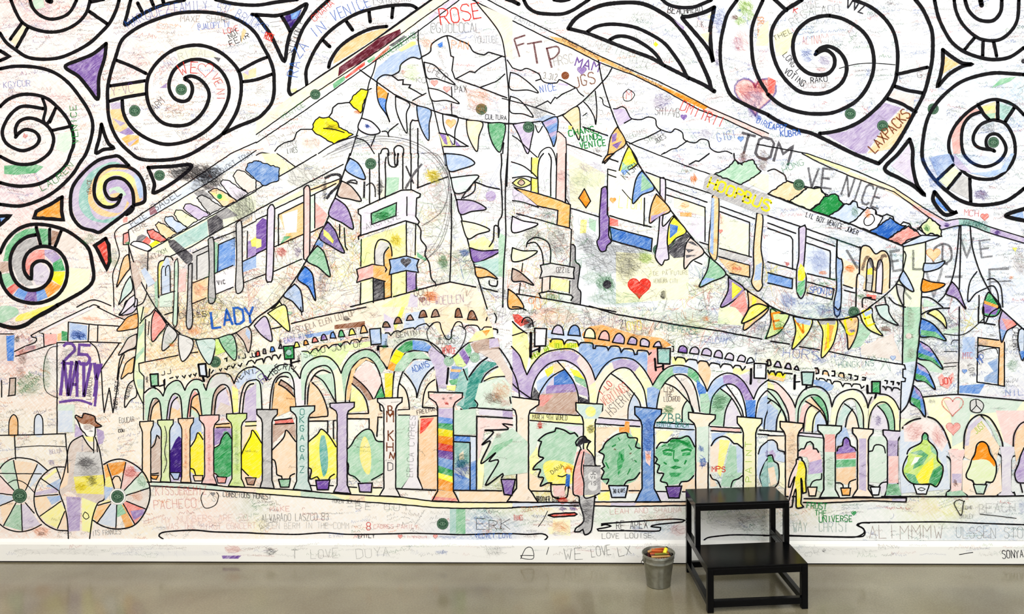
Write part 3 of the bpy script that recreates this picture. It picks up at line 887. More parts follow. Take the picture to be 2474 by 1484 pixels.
run("""
@1 0
g triangle_drawing|with a navy corner
f V8 255 165 440 90 400 190 330 285
f B6 330 120 430 100 390 180 340 190
L 36 -40 140 100 148 200 150 350 110 485 40 440 150 340 300 300 430 272 590 200 460 130 320 0 150
L 34 240 150 290 230 330 310
a R7 70 9 70 370 160 400;ROSE
p 3 130 220 240 200
p 3 150 260 230 250
g cloud_arc_drawing
f O5 740 620 760 540 850 430 1000 340 1200 280 1280 275 1150 370 950 500
f Y4 330 860 390 850 390 890 340 890
L 34 700 0 560 130 450 280 380 470 340 650 320 800 315 880 345 920 400 890 490 840 600 760 750 660 900 560 1100 430 1280 300 1500 140 1700 0
L 33 490 830 480 700 510 600 580 460 680 330 830 210 1000 120 1200 70 1350 50 1490 50 1550 80
L 33 700 650 720 580 800 460 930 360 1100 280 1260 255
p 34 640 385 710 450
p 34 870 205 930 290
p 34 1090 110 1100 210
p 34 1320 70 1310 170
a B6 110 8 400 760 430 560 520 440;RAZA
a B6 100 8 560 380 690 280;IN
a B6 110 8 740 210 1120 50;VENICE
a R6 60 7 560 215 760 40;OMAHA
a K5 50 6 1130 50 1500 10;LSAINSOTRO
a k7 55 7 340 540 380 420 460 200;SECTION P
g roof_beam_drawing
f O2 0 1290 700 830 1150 540 1780 60 1860 0 1720 -10 1300 290 900 560 340 930 0 1170
f M8 790 740 800 650 870 600 1040 480 1180 370 1390 280 1400 330 1180 480 1060 580 880 670
f R7 850 750 1050 590 1050 630 870 760
f R6 1110 600 1280 440 1290 470 1150 590
f k6 1280 440 1430 340 1450 360 1320 450
f G6 740 810 850 730 860 770 750 860
f G6 1070 590 1140 540 1150 570 1090 610
f P3 1660 170 1880 0 1950 0 1680 200
p 10 0 1300 520 930 900 680 1250 440 1600 180 1860 0
p 10 0 1380 450 1080 1000 690 1580 290 1960 0
a G6 50 6 1190 590 1560 340;INTERESQUESTICE
a G5 50 6 250 1160 480 1020;VENICE
g sticker
c 570 912 50
g sticker
c 2175 1055 55
g sticker
c 2420 300 52
g tower_roof_drawing
f B4 1130 760 1160 660 1300 540 1500 440 1590 430 1600 560 1500 560 1400 620 1370 690 1310 720 1180 760 1150 790
f Y5 1370 480 1500 400 1540 400 1540 430 1400 500
f O2 2120 30 2220 70 2474 180 2474 580 2420 540 2380 360 2320 280
L 11 1565 290 1565 400 1590 520 1640 760 1720 1070 1800 1430 1830 1600
L 11 2110 0 2160 70 2260 190 2350 320 2390 450 2420 700 2440 1000 2430 1500 2420 1800
L 11 1160 580 1130 700 1090 800 1050 1000 1000 1200 910 1500
L 12 1600 550 1680 500 1700 420 1840 345 1960 390 2050 430 2100 500 2200 530 2240 505 2300 520 2400 550
L 12 1310 730 1380 690 1400 620 1500 555 1580 570 1600 550
L 12 1170 830 1170 770 1230 725 1310 730
p 12 1310 730 1370 775 1420 770 1415 815 1490 820 1475 845 1600 915
p 11 1840 345 1860 420 1880 540 1905 550 1890 680 1920 760
p 11 1930 760 2060 690 2110 700 2170 650 2370 545
p 12 1920 760 2160 845 2420 945
p 11 2160 845 2310 790 2340 770 2400 715
p 12 1000 675 1160 790 1330 910 1550 1015 1800 1100 2020 1150 2250 1185 2474 1195
p 10 1510 970 1640 900
p 10 1600 915 1610 920
p 11 1080 870 1110 855
a R7 150 12 1770 240 2190 170;ROSE
a K5 90 7 1680 320 2170 310;@GUOLOCAL
a K4 70 6 2100 420 2350 410;YOUTUBE
a O5 80 8 1880 470 2050 480;PAN
a k6 70 7 1915 900 2040 890;PAX
a k8 45 6 2210 1150 2420 1160;CULTURA
a K5 50 6 1540 800 1700 800;KOY
a K6 80 7 1640 680 1830 790;CHER
f B7 1750 430 1800 400 1800 450 1770 460
s O4 1650 430 50 60 30
s O4 2140 960 110 140 60
s L4 1500 700 80 100 40
s R4 1420 700 20 30 10
g palm_frond_drawing
O _0 11 1620 600 1720 630 1800 710 1920 815 1830 790 1740 760 1650 750
O R1 11 1660 850 1760 870 1860 920 1960 1000 1830 970 1700 970
p 10 1885 840 1890 940
p 10 1885 1000 1890 1100
h R5 1840 860 35
h R5 1720 800 35
g pennant_drawing
F O7 1170 830 1270 900 1250 960 1170 950
F B7 1170 950 1255 960 1245 1060 1265 1130 1190 1010
L 11 1165 790 1165 900 1190 1010 1260 1110 1290 1180 1250 1040 1275 900
g pennant_drawing
O _0 11 1345 930 1350 1050 1390 1170 1455 1285 1450 1100 1480 1000
g pennant_drawing|blue
O B5 11 1550 1020 1560 1130 1600 1260 1665 1355 1670 1200 1685 1065
g pennant_drawing
O _0 11 1800 1100 1810 1210 1850 1310 1910 1400 1920 1260 1945 1130
h O6 1880 1190 50
g pennant_drawing
O O3 11 2030 1160 2040 1290 2090 1410 2135 1460 2150 1320 2185 1185
g pennant_drawing|green
O G6 11 2240 1190 2250 1290 2290 1400 2350 1470 2380 1380 2400 1200
g leaf_drawing|purple and yellow striped
f Y5 1765 1285 1860 1320 1900 1400 2040 1415 1800 1415
f P7 1765 1285 1830 1300 1850 1400 1820 1390
f P7 1860 1320 1900 1400 1890 1410
f P7 1920 1350 1980 1415 1930 1415
p 12 1765 1285 1860 1300 2050 1415 1810 1415
g roof_tile_drawing|yellow
o Y9 11 540 1250 560 1180 610 1130 650 1140 700 1130 790 1190 800 1230 935 1300 750 1390 650 1330 590 1300
s k6 740 1230 70 40 20
L 10 650 1240 750 1250 850 1280
g roof_tile_drawing|yellow
o Y9 11 900 990 940 920 1010 860 1060 870 1080 870 1010 1090 960 1050
s O5 980 1080 40 20 20
g roof_edge_drawing
p 11 900 990 790 1000 740 1040 730 1090 700 1130
p 11 540 1250 430 1250 390 1280 370 1340 350 1360
p 11 350 1360 270 1380 210 1420 180 1460
L 10 600 1484 750 1390 980 1310
L 10 180 1500 60 1475 0 1500
a K5 50 5 230 1420 400 1400;EVERY
a k6 50 5 300 1480 400 1470;LIVES
s O3 530 1380 100 60 50
s K3 1150 1400 450 50 60
q K5 7 684 1488 1044 1360 1364 1352 1644 1460 1824 1680 1864 2000 1764 2360 1564 2560 1364 2600
q K5 7 640 1520 1020 1330 1380 1330 1670 1450 1850 1690 1880 2000 1790 2350 1600 2540
q K4 7 720 1500 1060 1380 1340 1375 1620 1490 1790 1690 1840 1990 1740 2330 1540 2530 1300 2590
q K5 6 760 1440 1100 1330 1420 1340 1700 1480 1860 1740 1870 2050
g palm_frond_drawing
O P2 12 1015 1140 1120 1180 1195 1275 1090 1300 985 1240
s B7 1075 1220 25 20 30
L 10 960 1330 1060 1370 1140 1484
L 10 1110 1410 1150 1310
L 11 1280 1320 1280 1270 1370 1195
L 11 1280 1320 1260 1270 1215 1270
g window_arch_drawing
L 12 1490 1484 1490 1190 1530 1165 1560 1165
L 12 1560 1240 1560 1484
L 12 1200 1484 1220 1440 1270 1440 1280 1500 
L 12 1345 1500 1330 1440 1370 1405 1420 1430 1420 1500
p 12 2390 1380 2380 1484
@1 1
g beam_and_window_drawing
f Y3 50 0 200 0 270 70 380 130 220 210 130 150
f B5 0 80 200 200 80 300 0 260
f O4 520 330 830 240 800 300 530 380
f O5 215 590 460 470 450 790 230 890 290 780
f W0 250 590 400 540 390 760 280 770
f G6 230 880 270 800 340 800
f L3 170 480 450 350 450 400 170 520
f R4 570 470 690 590 640 710 570 720
f G2 525 380 560 400 560 720 525 750
f P8 0 690 60 620 100 640 100 920 0 980
f Y5 0 820 50 830 50 900 0 920
p 11 0 550 450 310 840 105
p 11 0 350 380 130 580 10
p 10 380 130 260 40 200 0
p 10 210 210 110 150 20 70
p 11 110 590 0 640
p 11 170 540 450 405
p 11 530 350 830 235
p 11 530 410 770 290
p 11 215 590 460 470
p 12 215 590 215 890
p 11 565 400 565 720
p 11 180 900 455 780
p 11 530 760 645 705
p 11 170 1140 440 1020
p 11 0 970 100 920
p 11 0 1200 90 1165
g post_drawing|lilac
O P3 12 110 540 140 495 175 520 175 700 160 1180 125 1240 95 1215 100 1000 105 700
g post_drawing|pink
O R3 12 460 340 485 310 515 330 520 500 515 960 500 1000 460 1020 460 700
s R5 240 950 50 50 60
s P5 400 950 30 60 40
a k6 40 6 300 880 370 850;YR
s k5 480 220 200 140 40
s k8 660 350 20 130 40
q k7 26 660 240 740 205 810 215 800 300 720 380 680 440
q k7 16 830 320 900 280 970 290 960 260 900 265 830 320
q k7 18 1045 270 1040 430
q k7 14 1060 310 1110 285 1145 330 1150 420
s k7 1200 330 30 100 60
s k5 640 1250 40 200 50
g sticker
c 1105 98 54
g bunting_line_drawing
L 12 905 0 860 140 760 430 690 630 610 800 480 1040 350 1250 220 1420 150 1500 
L 12 1820 0 1860 170 1930 440 2010 720 2100 1060 2160 1270 2230 1500
g pennant_drawing|blue
O B5 12 905 45 980 90 1030 170 1050 250 950 220 860 150
g pennant_drawing
O N4 12 825 265 920 320 1015 455 900 440 785 405
g pennant_drawing|purple
O P6 12 760 430 860 500 910 600 935 730 830 670 700 590
g pennant_drawing
O V6 12 690 660 760 740 800 840 850 960 730 900 610 810
f Y6 650 730 700 770 750 840 740 870 650 790
f B6 600 830 650 860 640 910 570 880
g pennant_drawing|green
O G5 12 590 890 650 950 690 1070 710 1190 600 1100 490 1030
g pennant_drawing|blue
O B7 12 470 1090 540 1160 560 1290 570 1420 500 1290 400 1210
g pennant_drawing
O B4 12 370 1260 430 1330 450 1484 440 1530 350 1430 265 1370
g pennant_drawing
O Y4 12 225 1430 250 1484 220 1620 150 1540 
g tower_drawing
f Y4 1010 830 1440 680 1450 1000 1530 1000 1545 670 1545 1320 1310 1390 1010 1450
f L3 1010 1250 1130 1210 1130 1440 1010 1460
f P2 1010 560 1420 360 1560 400 1540 620 1570 670 1440 655 1000 800
f k7 1130 1210 1235 1220 1235 1410 1135 1430
f O6 1240 1220 1240 960 1270 900 1310 920 1310 1390 1240 1400
f K3 1145 950 1200 840 1290 870 1250 940 1230 1100 1145 1080
f P6 1450 1140 1545 1150 1545 1310 1450 1340
f G4 1260 230 1380 230 1370 350 1250 420
f O2 1190 420 1250 300 1250 430
s Y7 1350 840 60 60 50
o G6 12 1110 580 1355 475 1350 600 1115 685
s G8 1210 600 80 40 40
p 12 985 540 1180 450 1400 355 1500 350 1585 390 1580 420 1550 430 1540 610 1575 660 1560 685 1445 650
p 12 985 540 985 580 1010 600 1010 780 985 810 990 830
p 12 985 800 1200 730 1440 650
p 11 1450 660 1450 980
p 11 1540 690 1535 980
p 11 1015 830 1010 1090
p 11 1455 420 1455 600
L 12 1145 1070 1145 930 1180 840 1240 835 1290 870 1310 950 1310 990
L 12 1235 1080 1235 970 1280 905
p 12 1190 450 1185 0
L 12 1245 430 1250 250 1245 100 1255 35
p 12 1415 340 1415 0
p 12 1495 350 1495 0
p 12 1560 335 1565 0
p 12 1555 330 1850 225
L 12 1270 0 1285 110 1350 125 1365 40 1375 0
L 12 1335 0 1340 110 1365 110 1365 0
p 12 1095 150 1095 480
s Y9 1710 220 60 60 60
q k7 16 1445 120 1480 200 1520 290
q K7 22 1440 340 1520 200 1600 100
a K5 60 6 1060 740 1400 620;ARCHIVE
q K5 10 1590 0 1750 10 1850 200 1850 400 1780 570 1600 700
s K4 1780 350 80 300 50
o R4 12 970 1120 1120 1070 1240 1090 1260 1120 1235 1160 1245 1235 1120 1200 970 1245 985 1190
f O6 1130 1080 1240 1090 1250 1230 1130 1200
o B5 12 1285 1025 1450 990 1570 1025 1550 1080 1565 1150 1450 1130 1285 1170 1300 1100
h k8 1445 1050 50
p 12 1130 1200 1130 1440
p 12 1235 1240 1235 1410
p 12 1450 1140 1450 1340
p 12 1545 1160 1545 1320
p 12 1010 1250 1005 1450
p 12 1305 1170 1305 1390
p 12 805 685 805 810
p 11 850 720 860 900 880 930
g wall_top_drawing
f O2 900 1484 1300 1380 1880 1240 2120 1290 2250 1484
f Y4 1200 1480 1330 1400 1490 1350 1470 1484
p 12 910 1480 1300 1385
p 12 1325 1383 1700 1280 1870 1240
p 12 1870 1240 2120 1290
p 12 2190 1300 2330 1335
p 12 1885 390 1885 800 1870 1240
L 12 1560 690 1590 740 1590 830 1640 900 1630 980 1670 1060 1690 1200 1730 1250 1735 1280
f G6 1550 950 1650 1020 1640 1040 1555 1000
s G6 1800 1050 50 70 60
s k5 1290 0 50 20 20
a k5 70 8 1520 1380 1660 1370;GOD
h N7 1600 1410 30
s O7 1690 1380 60 50 60
a P4 80 7 1560 1470 2010 1440;YOU WOELLEN
f P3 1490 1350 1560 1380 1560 1484 1460 1484
s B5 2010 960 50 40 40
g leaf_drawing|blue
O B4 12 1825 0 2000 20 2110 95 1980 150 1860 165
g leaf_drawing
O T2 12 1880 235 2140 210 2090 290 2040 360 1920 380
g leaf_drawing|lilac
O P5 12 1935 445 2100 460 2220 535 2080 560 1970 585
g leaf_drawing
O Y2 12 1980 650 2130 680 2255 740 2140 780 2040 820
f Y4 2060 850 2200 800 2300 880 2280 930 2060 920
g leaf_drawing|purple
O P7 12 2060 910 2180 940 2360 935 2240 1010 2100 1050
g leaf_drawing|orange
O O6 12 2110 1095 2220 1120 2330 1210 2250 1190 2135 1195
f T4 2100 1060 2350 1000 2380 1180 2330 1190 2220 1110
L 11 1980 440 2040 350 2110 280 2100 370 2000 430
c2 2265 410 50 P5
g palm_trunk_drawing
f G4 2340 760 2410 800 2400 1200 2340 1180
L 12 2365 0 2370 100 2360 200 2370 350 2375 580 2340 660 2340 800
L 12 2340 810 2345 720 2300 700 2290 830 2250 900
L 12 2430 0 2410 240 2405 500 2410 800 2390 1100 2380 1484
p 12 2105 270 2230 320 2350 345
L 12 2250 1230 2255 1270 2320 1280 2330 1230
""")
run("""
@2 2
g wall_drawing
f R7 0 70 60 70 170 150 80 190 20 140
f Y4 0 150 140 250 170 400 160 480 130 620 0 400
f Y4 180 480 340 380 640 400 620 420 480 410 300 450 170 590
f Y7 360 310 480 320 500 350 640 350 640 390 400 400 350 380
f O6 740 190 860 170 1200 270 1440 300 1540 370 1400 420 1200 410 1000 380 800 370 700 340 670 260
f B3 340 220 680 240 660 320 340 300
f B5 640 350 780 360 900 380 1040 400 1180 440 1300 430 1310 640 1240 560 1080 490 940 540 800 700 740 560 640 440
f R4 1310 420 1400 400 1410 560 1520 560 1350 750 1300 620
f B2 1700 500 1800 500 1780 640 1700 600
f O4 1790 520 1900 540 1920 640 1880 800 1800 640
f Y4 2130 580 2300 610 2200 660 2130 640
f P3 2200 650 2474 660 2320 870
f Y4 1540 480 1700 490 1650 570 1540 550
f L3 2000 0 2260 0 2240 180 1980 160
f R5 2150 0 2280 0 2240 100
s K4 2380 200 80 90 50
s K4 2350 430 80 50 20
s T4 1700 120 400 110 80
s O4 400 100 300 90 60
s O5 1870 110 40 30 16
s B4 2080 280 100 50 30
s k8 150 160 50 50 30
L 12 90 150 110 110 150 100 190 130 200 190
p 12 740 -10 1000 70 1350 130 1640 180 2000 230 2410 310
L 12 0 140 60 200 140 255
L 10 0 275 50 260 110 240
L 12 0 0 60 0 130 30
a k5 40 6 50 60 230 70;JAMAR
a T5 60 7 1370 210 1800 270;LA DEPENSE
a B4 60 6 1700 320 2070 360;S E CRUCAN
a k6 80 7 1040 210 1120 200;21
a L7 50 9 180 510 400 400 620 400;WHERE ARE YOU LIGHT
a O5 120 8 160 30 290 10;90
a Y5 90 8 1100 230 1250 220;OYO
g pennant_drawing
O Y6 14 2474 0 2400 60 2310 120 2215 155 2260 60 2300 0 2380 -30
f G6 2474 200 2474 310 2430 310
g arch_drawing
f P5 0 390 80 490 140 650 240 510 380 430 560 420 700 500 790 640 800 710 740 800 730 930 700 700 620 580 500 520 380 540 260 640 200 760 180 900 100 860 0 800
f R2 660 450 760 560 800 680 740 900 700 700 620 520
f Y3 720 780 800 720 840 800 820 930 740 920
f O2 800 710 900 570 1060 500 1080 590 960 630 860 780 820 940
f P5 960 530 1060 500 1180 520 1230 570 1180 620 1080 590 980 600
f Y3 1230 570 1340 740 1300 960 1240 720 1180 630
f G5 1350 750 1450 620 1560 570 1560 650 1440 780 1400 990 1310 960
f B5 1300 780 1360 770 1420 800 1400 990 1300 980
f B5 1550 575 1700 580 1700 640 1550 640
f G6 1700 580 1790 640 1820 760 1740 700 1690 660
f B7 1780 700 1880 800 1860 850 1810 880 1780 780
f G4 1810 840 1920 830 1900 1040 1820 1010
f B4 1880 810 1960 700 2060 650 2080 750 1960 840 1920 960
f P6 2030 660 2170 650 2260 750 2320 880 2280 1000 2230 860 2140 740 2040 740
f B7 2250 900 2350 900 2340 1080 2260 1070
L 12 -10 380 70 470 110 580 140 655
L 12 140 655 200 550 300 450 440 410 580 410 690 490 760 590 800 705
L 12 800 705 870 590 960 510 1060 490 1170 510 1260 590 1330 700 1355 755
L 12 1355 755 1430 640 1520 575 1640 565 1760 610 1840 720 1880 815
L 12 1880 815 1940 710 2040 645 2140 650 2240 730 2330 890
L 12 2330 890 2380 780 2474 700
L 12 180 890 200 760 250 650 350 550 480 515 600 560 690 660 730 800 740 925
L 12 815 935 850 780 940 650 1040 590 1130 600 1200 680 1270 800 1300 970
L 12 1390 990 1420 830 1500 700 1600 650 1700 680 1770 800 1810 1010
L 12 1905 1040 1930 880 2020 770 2110 745 2190 800 2240 930 2260 1070
L 12 2345 1080 2370 920 2430 830 2474 800
f B4 2350 1080 2400 880 2474 850 2474 1180 2430 1180
g opening_drawing
f P3 240 1010 260 820 420 640 540 640 640 900 640 1040 200 1020
f B7 400 680 500 600 570 680 600 760 400 760
f P6 330 760 600 740 620 840 320 860
f N5 280 840 620 820 640 980 620 1040 220 1010
f R5 260 850 400 850 300 960 260 960
f k7 185 890 210 770 260 840 230 910
f k8 640 860 740 900 740 930 650 920
f B4 230 720 330 660 420 640 280 840 240 800
f Y7 310 610 400 560 390 630 340 680
f O4 390 550 500 540 510 600 400 640
f Y7 550 590 640 620 700 700 590 660
f G5 590 660 700 700 720 780 610 720
f P5 610 740 720 790 735 870 640 840
f O2 820 940 860 780 960 660 1180 840 1240 960 1240 1080 840 1070
f Y2 1020 600 1140 620 1240 760 1280 960 1160 820
f B3 1120 1080 1130 930 1180 840 1240 970 1240 1080
f O2 1400 980 1430 800 1480 740 1700 900 1640 1100 1400 1110
f G3 1640 1110 1640 980 1690 900 1760 1010 1750 1120
f N2 1560 670 1680 690 1770 840 1800 1010 1740 960
f G4 1910 1040 1940 870 2010 790 2120 880 2050 980 2040 1150 1920 1140
f P2 2050 1150 2050 1000 2120 890 2200 1060 2200 1150
s G6 2000 920 70 90 60
L 12 245 910 270 820 350 700 430 640 500 605
L 12 430 520 520 620 590 720 630 830 640 920
L 12 955 645 1060 720 1150 810 1220 900 1240 970
L 10 1115 1080 1120 970 1150 880 1180 830
L 12 1480 740 1570 780 1660 870 1720 940 1750 1010
L 12 1565 665 1630 740 1690 840 1740 1010
L 12 1640 1110 1640 1000 1660 940 1690 900
L 12 2010 790 2100 860 2170 960 2220 1070
L 12 2060 750 2140 860 2210 980 2230 1060
L 12 2040 1150 2060 1000 2115 885
L 12 2430 1180 2440 1080 2474 980
L 12 -20 580 30 680 60 800 70 880
L 12 -20 720 60 800 180 885
a R6 60 8 860 860 970 750;I LO
a R5 90 7 890 960 1130 800;VERTINGS
a K6 90 7 950 1060 1170 860;HSTERIA
a k6 50 6 1460 820 1560 820;LISA
a k6 50 6 1470 870 1550 870;THE
a k6 50 6 1460 915 1620 910;LUCARDO
s G6 1510 990 50 50 30
a T7 80 10 1430 1110 1640 1110;ZBB
a R4 100 7 850 1360 1010 1150;VENI
g arcade_window_drawing
o P4 12 380 255 400 200 440 175 480 200 495 270
o B6 12 535 270 560 200 600 175 640 200 655 280
o Y3 12 690 295 710 225 750 205 790 240 800 305
o R4 12 830 310 860 245 900 230 930 265 935 325
o P5 12 965 340 1000 270 1040 255 1080 300 1075 355
o P5 12 1110 355 1135 300 1160 290 1200 315 1195 365
o P4 12 1235 375 1240 320 1270 305 1320 335 1315 385
o P4 12 1360 385 1385 345 1420 335 1440 385
o P7 12 1600 435 1615 385 1650 375 1685 400 1685 445
o P3 12 1710 445 1730 400 1770 385 1800 415 1795 455
o P4 12 1825 460 1845 410 1880 400 1920 430 1915 475
o P4 12 1945 480 1965 430 2000 420 2025 450 2025 495
o P3 12 2050 500 2075 455 2100 445 2135 470 2130 515
o P3 12 2170 520 2190 475 2215 465 2250 490 2240 530
o B2 12 2260 545 2280 500 2310 490 2335 530
p 10 1540 380 1555 380 1555 430 1540 430
L 10 2474 510 2450 530
g corbel_drawing
L 12 365 325 370 340 380 310 480 315 500 360 530 320 620 330 640 375 660 345 770 350 780 400 800 400 805 375 910 385 925 420 950 380 1030 385 1050 440 1075 405 1160 410 1180 460 1205 455 1210 420 1300 425 1320 460 1340 440
L 12 1565 485 1575 515 1590 485 1660 495 1675 530 1700 505 1780 515 1790 545 1810 520 1880 530 1900 570 1920 540 2000 555 2010 585 2035 550 2110 560 2130 590 2150 565 2200 570 2220 610 2250 575
g wall_lamp_drawing
o P1 14 215 205 330 210 320 375 215 380
p 26 178 250 175 480
p 14 190 430 260 400
p 20 262 385 258 430
g wall_lamp_drawing
o T5 14 1400 400 1525 400 1520 550 1405 545
p 20 1375 500 1385 610
p 12 1380 585 1460 570
p 20 1455 560 1455 600
g wall_lamp_drawing
o B1 14 2335 545 2450 550 2445 690 2335 685
p 22 2305 600 2300 740
c2 2385 715 18 K4
a k6 30 5 2360 590 2410 590;ZZD
g beam_drawing
f Y4 170 1030 650 1045 680 1130 170 1095
f P3 830 1070 1240 1090 1240 1155 810 1130
f B3 1390 1120 1760 1130 1750 1185 1380 1165
f R3 1920 1155 2200 1170 2200 1210 1920 1195
p 12 165 1025 645 1048
p 12 170 1095 680 1133
p 12 835 1070 1240 1100
p 12 810 1128 1230 1155
p 12 1395 1115 1765 1135
p 12 1375 1165 1755 1187
p 12 1910 1155 2200 1172
p 12 1920 1195 2210 1212
p 12 2385 1190 2474 1195
p 12 2370 1228 2474 1235
a k6 50 6 190 1085 530 1095;MARCH 9TH WORLD
a T6 50 7 1385 1155 1700 1165;VENICE BEACH
g opening_drawing
f G2 165 1110 680 1140 660 1250 500 1180 250 1280 180 1480 165 1500
f Y4 165 1450 240 1350 260 1500 250 1560 170 1640
f O3 165 1600 280 1680 300 1780 165 1775
f P2 500 1150 680 1150 680 1250 560 1200
s R8 265 1140 25 40 20
f O3 810 1160 1050 1160 950 1230 870 1300 850 1400 810 1400
f O7 1090 1100 1130 1110 1130 1220 1030 1210 1030 1160 1080 1160
f Y4 1130 1160 1240 1170 1240 1350 1160 1250
f O3 860 1690 940 1720 940 1770 860 1770
f O3 1110 1690 1240 1600 1240 1800 1110 1800
f Y5 820 1800 940 1780 940 1870 830 1870
f B3 1620 1200 1760 1190 1770 1340 1690 1270 1600 1260
f Y3 1390 1190 1560 1200 1480 1290 1390 1330
f G2 1380 1500 1480 1700 1480 1770 1380 1770
f O3 1640 1700 1770 1650 1770 1780 1640 1780
f P2 1380 1780 1500 1790 1500 1870 1420 1860
f O3 1910 1600 1980 1730 1910 1740
f B4 1920 1220 2080 1210 2000 1260 1930 1340
f Y3 2060 1220 2220 1230 2220 1360 2140 1300
f O2 1910 1350 2000 1290 2000 1600 1910 1600
f Y5 2000 1280 2100 1290 2010 1640 1980 1600
f G4 2100 1330 2230 1370 2220 1600 2120 1740 2010 1730
f B3 2160 1330 2230 1370 2220 1600 2170 1600
L 13 1920 1340 1960 1280 2030 1250 2090 1270 2140 1320 2170 1320 2230 1370
L 12 1910 1620 1930 1660 1980 1680 2010 1740
L 12 2110 1740 2130 1680 2180 1660 2220 1630
a R7 50 9 1920 1590 2060 1590;MPS
f B3 2380 1350 2474 1290 2474 1500 2390 1700 2360 1600
L 12 2375 1420 2400 1350 2474 1290
L 12 2474 1450 2420 1540 2390 1640 2420 1740
f T5 2440 1500 2474 1470 2474 1760 2420 1760 2390 1640
s P6 2460 1420 20 40 12
p 12 175 1778 370 1780
p 12 835 1775 930 1775
p 12 1125 1775 1225 1775
p 12 1395 1782 1490 1785
p 12 1640 1785 1680 1785
g potted_plant_drawing|with a woman watering it
F G4 430 1170 330 1220 250 1280 270 1350 260 1440 300 1470 200 1560 280 1590 260 1640 310 1660 280 1730 370 1700 560 1710 590 1500 640 1250 540 1190
F Y6 300 1520 400 1480 600 1540 580 1700 380 1710 320 1640
L 14 630 1250 600 1215 560 1225 500 1190 420 1170 410 1200 320 1230 250 1290 280 1300 260 1360 255 1440 300 1460 230 1520 200 1570 270 1570 250 1640 300 1650 270 1730 340 1700 380 1700
L 13 370 1700 390 1830 520 1840 540 1720
p 12 370 1715 530 1715
a k6 40 6 380 1620 500 1540;DANA
f B8 520 1610 560 1620 550 1740 510 1730
s O8 540 1570 40 40 40
c2 540 1585 22 O3
L 10 440 1630 480 1640 520 1620
L 9 515 1730 495 1820
L 9 545 1730 570 1820
f R3 390 1730 500 1720 510 1830 400 1830
f O3 550 1750 590 1780 600 1870 530 1870
s R8 490 1870 50 40 16
s N7 600 1900 50 40 16
s P7 485 1950 40 20 12
s P7 585 1950 40 20 12
a k8 50 8 230 1880 460 1880;BROTHER GIRL
g potted_plant_drawing
F G5 1110 1210 960 1250 880 1340 840 1400 890 1440 870 1480 880 1580 860 1660 930 1720 1100 1710 1220 1630 1240 1360 1190 1290
f G7 1030 1400 1080 1360 1080 1480 1020 1640 1010 1500
q G8 12 960 1350 1000 1330
q G7 10 1120 1330 1150 1380
q G8 14 900 1500 930 1560
q N5 14 980 1370 1000 1380
q N5 14 1130 1420 1150 1410
q G7 12 1140 1560 1110 1620
q G7 10 1020 1260 1040 1290
q G7 12 1180 1480 1200 1500
q G8 16 1050 1420 1060 1480
L 13 1235 1365 1190 1350 1205 1270 1120 1260 1100 1215 1000 1235 900 1310 870 1370 835 1400 885 1430 870 1500 890 1540 860 1560 885 1590 860 1660 930 1665 910 1710
L 13 1080 1720 1110 1680 1180 1660 1230 1600
o B3 13 930 1725 1115 1728 1090 1840 960 1840
a k7 40 6 970 1800 1090 1790;2ND ALWAYS
g potted_plant_drawing|green with a face
F G5 1700 1245 1600 1260 1500 1300 1400 1360 1380 1430 1400 1560 1460 1600 1440 1680 1500 1720 1620 1700 1740 1640 1770 1500 1760 1350
L 13 1760 1350 1700 1250 1620 1270 1540 1270 1490 1310 1430 1310 1390 1365
L 13 1370 1440 1400 1470 1380 1510 1420 1530 1400 1600 1460 1610 1430 1680 1490 1700 1500 1740
L 13 1610 1730 1630 1690 1700 1680 1750 1630
f G8 1450 1400 1540 1410 1540 1440 1460 1430
f G8 1640 1410 1720 1400 1720 1430 1640 1440
f G8 1550 1470 1600 1470 1610 1490 1570 1500
f G8 1520 1550 1570 1530 1640 1550 1570 1570
f G7 1510 1600 1640 1600 1600 1640 1530 1640
f G7 1500 1320 1700 1280 1750 1380 1640 1330 1520 1390
q G8 20 1450 1395 1500 1380 1550 1390
q G8 20 1630 1390 1690 1375 1730 1390
q G8 12 1560 1380 1555 1470
q G7 26 1520 1300 1600 1290 1700 1330
q G8 16 1460 1500 1490 1520
q G8 16 1680 1480 1660 1520
q G7 12 1440 1350 1480 1330
o P8 13 1480 1735 1635 1730 1610 1845 1510 1845
g column_drawing|pale pink
C O2 13 98 880 1885 58 160 150 150 120 40 10
g column_drawing|cream
C Y3 13 742 932 1840 56 130 70 160 0 15 0
f T3 620 940 870 945 860 1020 820 1080 700 1080 640 1020
c2 755 1010 50 Y5
c2 755 1180 40 Y5
s k6 755 1180 35 50 20
g column_drawing|blue
C B6 13 1310 975 1885 58 130 125 150 120 25 0
f R2 1280 1390 1340 1390 1330 1540 1290 1500
s B7 1310 1250 50 200 40
s O5 1310 1450 25 40 16
g column_drawing
C O2 13 1830 1030 1900 60 130 60 120 30 25 0
f G2 1780 1160 1895 1150 1890 1500 1780 1500
s B7 1840 1500 40 50 24
s B6 1820 1370 30 30 16
g column_drawing|cream
C Y3 13 2290 1068 1870 60 120 60 130 20 20 0
a L6 60 7 2310 1700 2310 1280;PAINT
g drawn_man|in a cap with a grey backpack
f R4 620 1400 700 1370 790 1450 800 1520 680 1520 690 1700 700 1820 590 1810 590 1600
f K6 700 1400 790 1440 810 1530 690 1530
f K5 690 1535 850 1535 850 1810 690 1820
f K5 640 1830 790 1830 770 2180 700 2200 610 2170 690 2070
c2 775 1635 46 K2
c2 775 1730 46 K2
a k6 30 6 750 1620 810 1620;JC
a k6 30 6 750 1660 810 1660;VI
a k6 30 6 750 1720 810 1720;IS
f k8 615 1340 640 1280 690 1250 740 1290 750 1310 680 1320 640 1350
L 13 620 1340 610 1310 650 1260 700 1250 720 1280 755 1300 735 1320 720 1360
L 11 650 1340 665 1380
